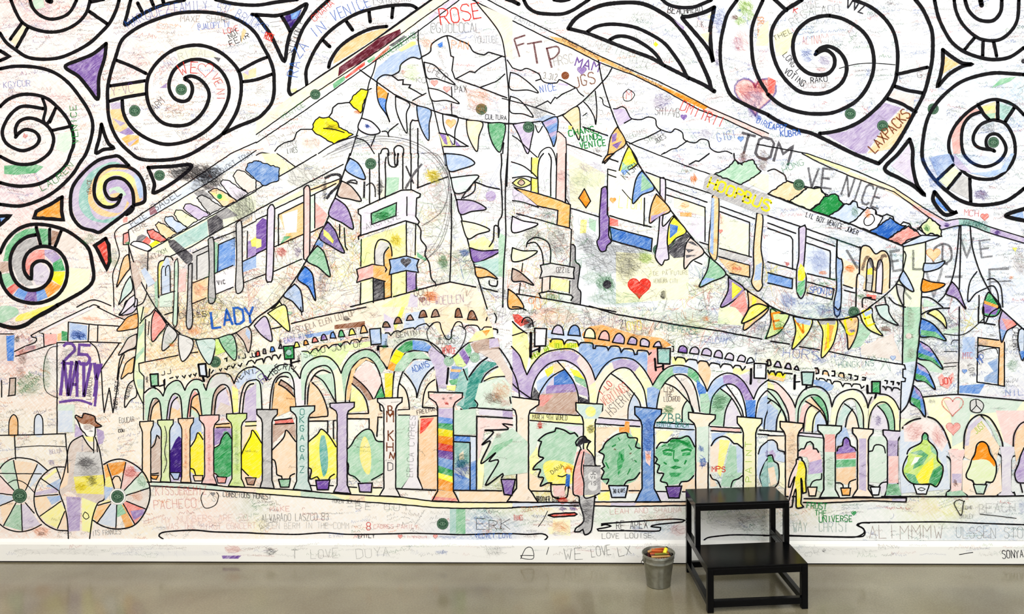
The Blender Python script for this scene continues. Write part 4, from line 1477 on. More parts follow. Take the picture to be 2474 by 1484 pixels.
L 13 655 1380 620 1480 590 1600 585 1700 590 1810 640 1830 650 1900 690 2060 610 2140 600 2170 650 2170 680 2150 700 2200 760 2160 780 2000 795 1840
L 12 720 1370 780 1440 800 1530 810 1530
L 11 690 1400 665 1570 690 1700 695 1840 780 1830 840 1800
p 10 690 1535 850 1535
s K6 720 1980 60 130 40
g drawn_man
f O2 380 1080 400 1060
@2 3
g path_drawing
f B2 0 860 700 860 640 900 0 910
f O3 800 855 1680 855 1680 890 800 890
f P3 950 860 1200 860 1180 890 950 890
p 12 0 855 640 857
p 12 0 905 200 900 400 885 640 890
p 12 795 852 1260 850 1680 850
p 12 795 890 1100 895 1280 892 1680 885
o R7 13 345 980 400 965 600 955 625 970 600 985 400 998
L 13 0 1158 150 1165 290 1160 340 1190 310 1222
L 13 860 1065 900 1060 1200 1040 1500 1020 1600 1020 1665 1030 1640 1045 1400 1070 1340 1090 1430 1100 1430 1120 1380 1135 1100 1130 830 1130 820 1115 900 1100 950 1085 900 1070 860 1080
L 13 1850 1222 1880 1200 1960 1185 2150 1170 2474 1175 2600 1172 2800 1180 3300 1190 3400 1170 3390 1110 3340 1080 3370 1055 3450 1055
a k6 80 7 1000 1120 1310 1110;RE APEX
s B5 1200 1100 60 20 10
s K4 2150 1040 300 80 40
s K3 2300 1060 200 90 30
f Y2 390 1020 560 1020 560 1180 350 1160 340 1100 390 1090
s O5 460 1090 100 60 30
s P4 450 1160 80 20 12
a k5 50 6 860 1205 1350 1200;LOVE LOUISE
a R4 50 5 940 970 1640 950;LEAH AND SHAUNA
a R5 50 6 10 1030 100 1030;THINGS
a O3 50 5 80 950 360 940;SARAH
L 6 250 1090 300 1020 340 940
s K4 190 1130 60 12 10
s R4 1600 1120 80 60 20
s O3 1400 1000 200 40 16
g lettering
a k5 110 6 490 1410 690 1400;WE
a k5 90 6 760 1385 960 1360;LOVE
a k5 90 6 1020 1380 1160 1350;LX
L 6 80 1400 130 1300 190 1300 200 1400 90 1395 80 1370 200 1370
L 6 330 1360 350 1290
""")
run("""
@0 2
g corbel_drawing
a k8 40 9 1550 660 1670 640;JJ
L 12 1640 690 1670 680
p 12 1700 670 1710 690 1720 670
p 12 1760 665 1780 685 1790 660
p 12 1825 660 1835 675 1845 650
p 12 1870 650 1885 665 1895 640
p 12 2060 610 2040 640
p 12 2120 600 2130 620 2140 595
p 12 2170 595 2190 605 2200 575 2220 570
p 12 2235 570 2250 590 2270 555
p 12 2300 560 2320 575 2335 545
p 12 2380 560 2400 525 2430 515
p 12 2440 520 2460 545 2474 520
p 12 2170 500 2190 495 2190 525
f K7 2295 470 2315 470 2320 500 2300 500
a k9 40 12 2340 500 2380 490;J
a k9 40 12 2410 490 2474 480;JJ
g wall_lamp_drawing|green
o G5 14 1450 650 1525 645 1530 760 1460 765
p 22 1490 765 1495 820
p 14 1540 765 1590 750 1590 700
s k8 1420 700 12 40 8
g wall_lamp_drawing
o B2 18 1915 555 1985 548 1995 670 1930 665
p 22 1960 680 1970 715
p 14 2000 680 2020 670 2025 600
g sticker
c 2078 530 55
g arch_drawing|pale green
f G3 1400 1090 1400 860 1480 780 1560 850 1620 740 1720 710 1790 800 1880 700 1960 720 1990 800 2040 690 2140 640 2230 700 2220 830 2150 750 2080 790 2040 1040 1940 1040 1930 860 1880 790 1830 850 1810 1080 1760 1070 1740 880 1680 840 1630 900 1600 1090 1560 1090 1540 920 1490 880 1440 980 1430 1090
f K3 2000 790 2060 680 2160 640 2250 740 2240 850 2150 750 2080 780
f B3 2270 740 2350 620 2474 580 2474 720 2370 720 2300 800
f Y5 2240 760 2300 800 2300 1010 2250 1020
L 12 1395 830 1440 790 1490 780 1540 810 1575 860
L 12 1575 860 1610 770 1680 715 1740 720 1785 805
L 12 1590 810 1580 710 
L 12 1785 805 1810 750 1860 705 1920 700 1955 720
p 12 1965 745 1990 805
L 12 1990 805 2020 710 2080 650 2150 640 2220 660 2260 740
L 12 2260 740 2300 650 2380 590 2474 580
L 12 1430 1095 1450 960 1480 885 1510 880 1545 930 1560 1085
L 12 1610 1090 1630 930 1670 845 1710 840 1745 890 1760 1070
L 12 1810 1065 1830 900 1860 810 1890 795 1920 830 1950 1050
L 12 2040 1045 2060 860 2110 770 2170 750 2220 810 2250 1030
L 12 2310 1030 2330 850 2380 730 2474 700
f N5 1435 1090 1460 950 1500 885 1530 900 1480 960 1450 1090
f P4 1615 1080 1640 920 1680 850 1710 870 1660 920 1635 1080
f R5 1815 1060 1840 880 1880 810 1910 840 1860 880 1835 1060
f N5 2045 1040 2070 840 2130 760 2180 780 2100 840 2075 1040
f O4 1450 1090 1480 960 1530 910 1555 1080
f O4 1635 1080 1660 920 1710 880 1750 1070
f P2 1640 960 1700 880 1740 960 1720 1000
f O5 1840 1040 1860 890 1910 840 1945 1050
f G3 1840 1040 1850 980 1910 1030 1940 1100
f P3 2080 1040 2100 850 2180 780 2240 1030
f N3 2080 1040 2130 920 2230 960 2240 1040
f P4 2350 1100 2370 820 2474 740 2474 1100
L 12 1450 1095 1475 970 1530 910
L 12 1635 1080 1660 930 1715 870
L 12 1835 1060 1855 890 1915 840
L 12 1855 965 1900 1000 1930 1060
L 12 2070 1045 2095 860 2180 780
L 12 2340 1030 2360 850 2400 760 2450 740
a k8 50 8 2290 750 2360 660 2474 640;VENI
g opening_drawing
f B3 1460 1110 1560 1130 1550 1250 1440 1400
f B3 1640 1100 1750 1130 1760 1280 1640 1400
f B4 1840 1080 1940 1060 1950 1250 1830 1300
f O5 2070 1130 2230 1110 2250 1180 2070 1180
f P6 2070 1170 2250 1170 2240 1260 2070 1340
f Y4 2370 1110 2474 1100 2474 1160 2370 1160
f O3 2340 1150 2474 1160 2474 1200 2340 1350
f Y6 1450 1480 1700 1690 1720 1500
f P4 1640 1550 1760 1550 1750 1680 1640 1690
f P3 1830 1540 1960 1600 1930 1690 1830 1670
f P3 2040 1600 2250 1600 2200 1720 2060 1700
f O3 2330 1550 2474 1600 2474 1750 2340 1720
f O4 1370 1480 1550 1540 1540 1690 1380 1570
p 11 2085 1135 2215 1125
p 11 2090 1165 2220 1162
p 11 2370 1110 2474 1105
p 11 2370 1150 2474 1145
g potted_plant_drawing|mauve
F N4 1540 1240 1510 1250 1460 1350 1400 1450 1375 1520 1430 1560 1470 1620 1550 1620 1560 1300
L 11 1540 1270 1515 1240 1490 1330 1420 1400 1420 1450 1375 1520 1440 1560 1455 1610 1530 1605
o O7 10 1450 1625 1530 1625 1510 1665 1470 1660
g potted_plant_drawing|deep violet
F V9 1750 1270 1700 1280 1650 1380 1590 1440 1620 1500 1620 1590 1680 1600 1760 1630
o B4 10 1640 1600 1740 1600 1720 1665 1680 1665
g potted_plant_drawing|yellow
F Y7 1960 1260 1910 1210 1870 1320 1790 1420 1820 1480 1820 1560 1880 1620 1960 1640
L 11 1960 1280 1910 1215 1880 1290 1810 1390 1790 1430 1820 1470 1820 1550 1870 1570 1890 1630
o O4 10 1865 1628 1960 1628 1950 1680 1880 1680
g potted_plant_drawing|green
F G7 2240 1280 2170 1200 2120 1330 2040 1400 2040 1550 2080 1600 2130 1650 2210 1640 2240 1580
L 11 2240 1280 2190 1215 2140 1270 2120 1330 2060 1370 2030 1430 2040 1500 2030 1590 2080 1610 2110 1640
o R5 10 2090 1640 2190 1645 2175 1700 2105 1700
g potted_plant_drawing|yellow
F Y8 2500 1230 2440 1190 2400 1260 2340 1380 2310 1480 2330 1560 2400 1620 2500 1650 2550 1500
L 11 2530 1320 2440 1190 2420 1250 2360 1360 2310 1480 2300 1520 2360 1590 2400 1630
o N6 10 2370 1650 2474 1650 2450 1720 2390 1715
g column_drawing
C O3 11 1415 1105 1690 40 66 45 90 40 -5 5
g column_drawing
C L4 11 1598 1092 1690 40 76 50 90 50 -5 5
g column_drawing|pink
C O4 11 1795 1076 1695 40 74 50 90 50 -5 5
g column_drawing|pink
C R3 11 2020 1045 1710 44 96 75 110 70 -5 8
g column_drawing|lime
C L5 11 2285 1030 1735 45 98 80 110 70 -5 10
L 7 1590 1150 1610 1250 1590 1400 1610 1500 1580 1600
s K5 1598 1380 15 250 30
s R5 1795 1380 15 250 20
s G5 2285 1380 20 250 30
s R5 2020 1380 15 250 30
g lettering
a k5 50 6 1150 1120 1300 1110;EDUCAR
a k6 30 8 1140 1210 1200 1210;CON
g drawn_man|in a brown hat and long coat
f P5 730 1130 780 1180 800 1240 720 1260
f P5 930 1170 1000 1200 1010 1260 990 1320 950 1330
F N7 725 1060 760 1060 790 1070 800 1030 850 1040 910 1060 920 1110 980 1145 930 1165 870 1130 800 1130 750 1100
L 12 770 1150 745 1090 720 1060 735 1045 790 1070 805 1030 850 1035 915 1060 925 1110 980 1150 930 1165
f W0 770 1130 920 1160 910 1250 840 1250 800 1200
L 11 765 1130 780 1180 820 1220 840 1250 910 1255 920 1160
s N5 850 1160 50 30 16
s k5 880 1200 30 8 8
f Y5 810 1250 910 1255 905 1300 860 1300
f N3 700 1300 790 1250 900 1400 950 1350 1000 1600 1010 1860 940 1900 780 1850 660 1770 590 1830 570 1770 630 1500 660 1370
f K3 740 1400 960 1400 1000 1600 1000 1680 700 1680
f Y6 710 1640 1010 1620 1000 1810 740 1800
f P5 640 1830 780 1840 770 2160 660 2170
f O3 600 1600 680 1500 650 1720 580 1760
f Y4 790 1840 940 1900 880 2180 790 2160
L 11 800 1240 700 1295 660 1370 640 1500 610 1640 570 1760 590 1840 620 1920 650 2060 660 2240
L 11 920 1260 960 1380 990 1550 1010 1700 1010 1850 945 1895 900 2010 880 2120 865 2240
L 11 800 1250 850 1330 905 1390
L 9 905 1260 905 1410
L 9 935 1300 940 1400
s K6 830 1500 80 60 60
s k6 890 1680 40 60 30
s Y8 770 1740 60 50 30
s B5 795 1340 6 80 6
L 7 820 1980 850 2000 860 2030 830 2050 800 2020 820 1980
s K4 850 1560 120 100 60
@0 3
g wheel_drawing|left
W 11 195 780 240 355 70 150 0
f G3 0 480 130 450 180 740 140 750 20 580
f O3 135 450 360 480 250 730 190 740
f B2 360 480 450 540 270 740
f R2 0 600 130 740 130 780 0 770
f B3 0 780 120 800 120 830 0 880
f O3 0 890 130 850 150 880 30 1070
f G4 150 880 200 880 210 1130 40 1080
f P3 210 880 250 870 390 1070 220 1130
L 11 -20 560 40 480 130 430 240 430 350 460 460 550
L 11 -20 1050 60 1110 180 1140 300 1120 400 1070
p 10 130 450 185 730
p 9 0 577 400 580
p 10 360 490 245 740
p 10 0 600 135 740
p 10 0 770 120 785
p 10 0 890 130 835
p 10 155 860 35 1080
p 10 205 870 215 1130
p 10 245 860 330 960
L 8 80 670 150 640 240 670 330 760
g wheel_drawing|middle
f Y4 400 640 550 520 560 550 430 650
f B4 440 700 590 620 570 740
f O3 340 790 560 780 440 960 390 980 340 880
f B4 450 800 580 790 590 830 500 880
f Y4 390 990 580 850 630 930 560 1110 450 1060
f O3 630 940 650 1120 560 1110
f P4 340 760 550 710 560 760 340 790
L 11 620 515 520 520 430 580 370 660 335 760 330 860 360 970 430 1060 540 1120 650 1130
p 10 545 520 585 630
p 10 395 625 560 740
p 10 330 800 560 780
p 10 385 990 590 845
p 10 625 945 555 1110
s O5 400 1140 80 50 30
s k5 400 1160 40 20 10
g wheel_drawing|right
f O7 1040 480 1210 460 1200 570 1080 600
f O6 1000 500 1040 490 1090 680 1020 620
f O3 1090 620 1180 560 1160 720 1110 720
f R3 1210 470 1370 560 1210 740 1165 720
f B2 1290 480 1370 560 1300 560
f G2 1370 560 1440 710 1210 790 1200 740
f N2 1440 730 1410 920 1230 840 1215 790
f R5 1410 930 1300 1070 1190 870 1220 840
f P6 1260 940 1400 920 1390 970 1290 1030
f O6 1130 880 1190 880 1290 1080 1210 1100
f G5 1130 880 1170 870 1220 960 1130 1000
f B2 1120 880 1120 1100 950 1060 1070 870
f O5 1060 870 940 1060 900 1000 950 890
f Y5 1020 620 1060 600 1090 700 1010 720
f B4 1010 700 1090 720 1060 780 1010 840
f Y4 1010 840 1080 820 1060 850 960 880
L 12 1000 490 1080 450 1180 440 1280 480 1370 550 1430 650 1450 760 1430 880 1370 1000 1290 1080 1190 1110 1080 1110 980 1080 900 1030
p 10 1035 490 1105 725
p 10 1215 470 1165 720
p 10 1370 560 1200 740
p 10 1445 715 1215 790
p 10 1405 920 1220 845
p 10 1300 1065 1190 870
p 10 1128 880 1118 1100
p 10 1070 870 935 1060
p 10 945 885 1070 850
L 10 1085 640 1110 605 1150 610 1165 650
c2 1135 800 80 K4
c2 1135 800 74 W0
s R6 1260 560 60 60 30
s G5 1380 650 50 60 16
s O5 1330 800 60 50 14
g sticker
c 1135 800 62
g sticker
c 190 793 70
g path_drawing
f G2 1460 660 2474 710 2474 760 1460 700
f O2 2100 700 2474 710 2474 770 2200 730
p 11 1455 657 1700 665 1930 675 2190 705 2474 715
p 11 1455 697 1800 715 2100 740 2474 768
L 13 1575 1210 1535 1180 1560 1150 1660 1135 1870 1125 2050 1140 2200 1145 2400 1150 2474 1155
a R4 90 6 1500 790 2000 780;KISSJEREMIZ
a k4 50 5 1980 790 2080 860;TS
h k6 2055 775 20
a k6 50 6 2150 800 2620 830;CONSCIOUS HONEST
a R4 90 6 1480 930 1900 900;PACHECO
a R3 60 5 1410 1060 2400 1030;II MY NUMBERS ARE 20
a R3 60 5 1600 1120 2474 1110;WAS THE FIRST CONCERT
a k4 50 6 890 1180 1170 1160;ITS FRANCES
L 7 1960 760 1940 820 1980 910 2080 880 2110 790 2090 760
a P4 40 6 480 390 600 370;BELLA
g lettering
f P7 2140 1370 2330 1370 2300 1400 2150 1400
s R4 2250 1310 90 40 30
s K3 600 1330 600 30 30
s B2 1700 1350 700 30 20
s P5 500 470 30 30 14
c2 655 155 28 L5
@1 3
g path_drawing
f Y3 0 720 400 740 1300 800 1800 850 2474 855 2474 910 1800 910 1300 860 400 800 0 770
f G3 430 745 700 770 850 830 430 800
f O3 900 785 1050 790 1050 850 900 830
f O3 1960 745 2474 745 2474 850 1960 850
f Y2 880 710 1220 715 1190 790 900 770
p 11 0 715 350 735 730 768 900 780 1180 795 1400 805 1700 845 1950 855 2300 858 2474 857
p 11 0 770 500 808 900 840 1300 870 1500 885 1700 905 2000 915 2474 910
L 12 0 1155 200 1162 400 1165 660 1150 900 1165 1300 1160 1500 1155 1800 1162 2000 1168 2300 1158 2474 1160
f T4 1870 920 1930 920 1940 1160 1870 1160
f G5 1930 920 2020 920 2020 1160 1930 1160
p 11 500 690 575 695
p 11 700 695 745 695
p 11 880 705 970 712
p 11 1130 715 1215 715
a k5 70 5 50 1040 700 1030;ALVARADO LASZCO 83
a k3 60 5 30 1110 900 1110;GREEN BERM IN THE COMM
a k4 60 5 950 920 1500 940;BE OUT
a k5 40 5 730 860 1000 870;TOKEN SERINO
a R4 50 5 130 950 330 940;MAKE
a R6 70 8 1060 1120 1110 1120;8
a R4 40 5 1130 1110 1560 1110;CADRES FAMILY
a k6 100 6 2110 1120 2474 1120;ERK
a k7 40 6 980 1200 1150 1200;EMILY
h R5 1390 1185 22
h R5 1730 1185 22
s R5 1560 1190 120 12 16
s B5 1850 1190 100 14 16
a B6 40 6 2110 1200 2474 1200;VELVET LOVE
a B3 40 5 700 1195 840 1195;EVAN
g sticker
c 1800 1063 56
g lettering
a k4 90 6 320 1400 420 1400;T
a k3 90 6 520 1400 800 1390;LOVE
a k3 90 6 960 1400 1300 1370;DUYA
s k6 140 1330 60 40 14
s B5 1790 1335 70 20 16
s k4 2300 1330 100 40 8
""")
run("""
@0 0
g swirl_drawing
f O3 215 240 250 245 255 275 155 445 105 400
f G3 320 0 420 0 430 70 350 90 310 50
L 32 105 0 150 110 215 215 330 280 480 310 620 290 750 220 835 120 870 0
L 32 290 0 320 80 390 150 490 185 600 165 680 110 740 0
L 50 460 0 490 12
L 33 0 320 60 410 150 480 260 550 400 572 560 560 700 510 860 420 980 310 1060 220 1120 100 1150 0
p 32 215 215 100 380
p 32 270 265 160 460
p 34 860 110 1040 235
p 34 870 20 1000 -5
g triangle_drawing|crayoned purple
O P7 34 1025 420 1010 560 955 750 945 955 860 860 760 740 630 645 760 580 900 520
g swirl_drawing
f G6 40 1600 200 1590 320 1580 420 1610 350 1670 160 1690 40 1680
f G2 560 1300 690 1260 700 1400 640 1480 540 1440
L 33 0 665 150 640 350 650 520 700 660 800 780 950 860 1080 895 1200 880 1330 830 1484 770 1574 700 1684 560 1824 400 1924 200 1989 0 1974
L 33 0 1030 80 960 200 915 330 915 450 950 550 1030 650 1150 705 1290 710 1400 680 1484 640 1584 540 1684 380 1774 220 1799 100 1789 0 1764
L 33 420 1050 240 1025 150 1060 70 1150 22 1270 50 1370 130 1430 230 1455 340 1410 380 1340 340 1275 250 1250 190 1280 150 1325
L 33 155 1315 150 1240 190 1170 280 1140 380 1165 470 1230 515 1320 510 1400 470 1484 360 1564 250 1589 130 1574 0 1510
L 30 410 950 440 1050 420 1160 460 1190 540 1040
p 30 500 1260 700 1215
p 30 480 1180 540 1040
a G7 60 8 760 1390 730 1010;VENICE
a G6 60 8 400 1850 560 1760 720 1600;LAUREN
a B5 60 6 30 850 300 830;KGYCUR
a R5 40 6 220 1330 260 1340;RVP
g swirl_drawing|large
f Y2 1700 470 1900 460 2060 500 2100 560 1900 550 1720 600
f P4 1060 1000 1165 985 1170 1060 1080 1060
f O5 1060 1060 1170 1050 1190 1130 1240 1200 1200 1290 1100 1250
f P5 1085 1140 1215 1190 1160 1220
f P6 1150 1280 1240 1230 1300 1290 1230 1310
f O6 1240 1300 1340 1310 1340 1380 1250 1420 1170 1340
f P4 1230 1380 1340 1330 1250 1420
f O3 1070 840 1390 805 1390 890 1060 950
f O4 2340 710 2474 650 2474 740 2360 770
f P4 2350 700 2400 680 2400 730
L 34 1785 765 1840 800 1858 870 1830 950 1770 980 1690 955 1640 880 1635 790 1680 680 1780 600 1900 573 2020 600 2130 680 2200 800 2208 930 2150 1080 2050 1210 1920 1310 1780 1370 1620 1395 1480 1365 1340 1290 1240 1190 1190 1080 1180 960
L 34 1785 755 1840 735 1920 760 1990 830 2020 920 1990 1030 1920 1130 1820 1200 1700 1215 1580 1190 1490 1110 1430 990 1415 850 1440 720 1530 590 1660 490 1800 445 1950 440 2100 490 2220 580 2310 700 2330 850 2310 1000 2260 1130 2150 1290 2020 1380 1850 1484 1700 1534 1500 1549 1350 1534 1270 1484 1160 1380 1090 1260 1050 1130 1040 1000 1040 850 1070 700 1120 540 1170 400 1250 320 1380 240 1560 170 1730 125 1920 115 2100 130 2250 170 2380 240 2474 330 2540 450 2600 560 2640 680 2647 800 2645 900 2620 1000 2550 1090 2474 1150 2300 1220 2160 1290
L 32 1120 580 1270 640 1410 710
L 32 1060 830 1240 805 1400 780
L 32 1050 980 1180 945 1410 905
L 32 2300 690 2474 595 2585 550
L 32 2340 790 2474 770 2630 715
a R6 110 10 1740 740 1820 705 1920 710;WE
H R7 1985 670 75
a R5 80 9 2030 740 2090 840 2090 980;VENI
a P4 70 6 1580 700 1720 590 1850 545 2030 550;MADRIGAL
a B6 60 6 1910 290 2220 260;@JALOPY TV
a R6 50 7 2160 330 2310 290;LOVE
a k9 50 7 2220 380 2310 320;NOT
a k9 55 8 2220 450 2420 360;FEAR
f O5 2330 330 2350 270 2380 300 2330 410
a K5 60 6 1740 210 2230 215;MAXE SHARP
a P5 90 6 1075 930 1300 890;Y-VC
f k7 2060 550 2130 560 2110 600
f P6 1540 850 1610 800 1610 850
a K6 70 7 1490 1080 1600 990;ARM
g sticker
c 1750 865 55
g sticker
c 1300 1070 55
g sticker
c 1540 1694 52
g arch_drawing
L 34 1262 0 1230 130 1212 240 1350 150 1550 55 1780 0
p 34 1330 30 1370 110
p 34 1460 0 1480 50
p 34 1570 -10 1580 30
L 34 2080 -5 2250 35 2474 50 2674 20 2870 -5
a B5 95 7 1240 290 1400 195 1600 140 1660 130;MARQUEZ
a B5 90 7 1680 115 2010 90;FAMILY
a B5 80 7 2090 110 2220 130;537
a B5 90 7 2260 160 2560 330;BROOKS
g triangle_drawing|small
L 34 980 1200 1010 1300 1050 1390 1095 1430 1000 1445 925 1475 960 1330 980 1200
a k6 40 5 990 1400 1030 1400;G
g triangle_drawing
p 34 0 490 90 545 0 585
@0 1
g swirl_drawing|rainbow-coloured spiral
F P4 690 480 690 300 860 100 1100 40 1180 90 1260 130 1380 250 1400 440 1270 530 960 770 760 660
F T5 760 450 790 300 900 160 1080 80 1160 110 1000 180 900 280 850 420 900 600 1000 640 1200 580 1260 520 1100 660 900 650 790 560
F O5 850 420 900 250 1000 150 1150 110 1250 150 1050 170 930 300 900 430 960 520 1080 570 1180 560 1230 440 1190 370 1240 360 1240 500 1120 600 980 600 880 520
F Y5 930 420 950 270 1050 180 1200 180 1300 250 1350 400 1320 460 1290 420 1250 300 1150 210 1040 240 990 350 1040 470 1140 480 1080 520 980 500
F O5 1290 290 1340 380 1370 440 1300 490
F B4 1300 200 1370 280 1380 420 1350 440 1310 290
F P5 1030 330 1080 260 1180 260 1260 350 1260 480 1200 420 1150 330 1060 380
F G3 1050 350 1150 320 1220 400 1180 420 1100 350 1060 390
F O5 1060 400 1150 380 1170 430 1080 440
L 33 1170 400 1120 440 1050 430 1010 350 1030 270 1110 235 1200 255 1270 340 1290 440 1280 540 1220 590
L 33 1165 420 1130 490 1060 520 980 500 920 430 910 320 950 200 1040 130 1160 120 1260 140 1340 200 1390 300 1400 420 1385 470 1290 500
L 33 1245 120 1150 30 1080 30 960 60 850 140 740 260 690 360 680 500 700 610 780 710 900 745 960 760 1060 690 1180 600 1280 510
a N6 40 7 880 400 880 250;VENICE
g triangle_drawing|orange
o O7 34 600 420 595 560 610 640 330 620 350 560 470 500
g triangle_drawing|blue
o B6 34 -20 605 100 600 0 690
g triangle_drawing|red
o R7 34 1020 820 1050 880 1060 1040 1030 1120 960 970 915 890
g triangle_drawing
L 34 1430 135 1640 125 1850 115 1700 260 1490 380 1490 290 1430 135
f K4 1650 170 1800 140 1680 250
a k6 60 6 1400 260 1440 260;A
a k6 60 6 1400 355 1450 355;+G
g swirl_drawing|patchwork-coloured spiral
f G6 30 1040 60 900 150 780 250 730 340 720 350 780 200 830 110 960 90 1040
f G6 370 720 470 730 470 880 410 880
f N6 500 740 570 760 530 890 490 880
f N5 0 1050 85 1050 100 1130 0 1160
f G5 0 1170 110 1150 160 1240 60 1300 10 1230
f R6 60 1310 160 1240 190 1290 110 1370
f B6 130 1370 180 1300 270 1330 230 1420
f P7 230 1420 270 1330 350 1330 360 1430
f B6 360 1430 350 1330 430 1310 460 1390
f O7 460 1390 430 1310 490 1230 590 1280 540 1350
f Y8 590 1280 500 1220 510 1140 630 1140 620 1230
f G7 510 1140 510 1060 590 1010 630 1130
f P5 590 1010 510 1060 430 980 430 930 520 930
f R5 430 930 430 1030 360 1030 300 1090 280 1180 250 1140 240 1050 290 970 350 930
f K5 110 1060 130 940 230 840 350 810 370 890 260 930 220 1060 260 1220 300 1230 320 1270 250 1280 180 1230
f P3 320 1210 310 1100 380 1050 450 1090 480 1160 440 1260 350 1270
f N2 600 760 750 860 650 950 560 930
f Y2 640 1100 880 1120 850 1300 500 1480 400 1440 600 1290
L 34 350 785 250 810 150 890 100 1010 110 1150 170 1260 280 1320 400 1300 480 1220 500 1120 450 1050 370 1040 310 1090 300 1210 240 1150 230 1050 270 960 360 905 460 900 560 940 630 1030 650 1150 620 1280 540 1380 400 1440 260 1440 120 1390 30 1280 -5 1150
L 34 0 960 60 840 160 740 280 690 400 685 520 705 650 750 780 840 860 930 890 1060 905 1180 880 1260 800 1330 660 1410 520 1484
p 32 350 710 390 880
p 30 480 730 480 880
p 30 590 750 530 900
""")
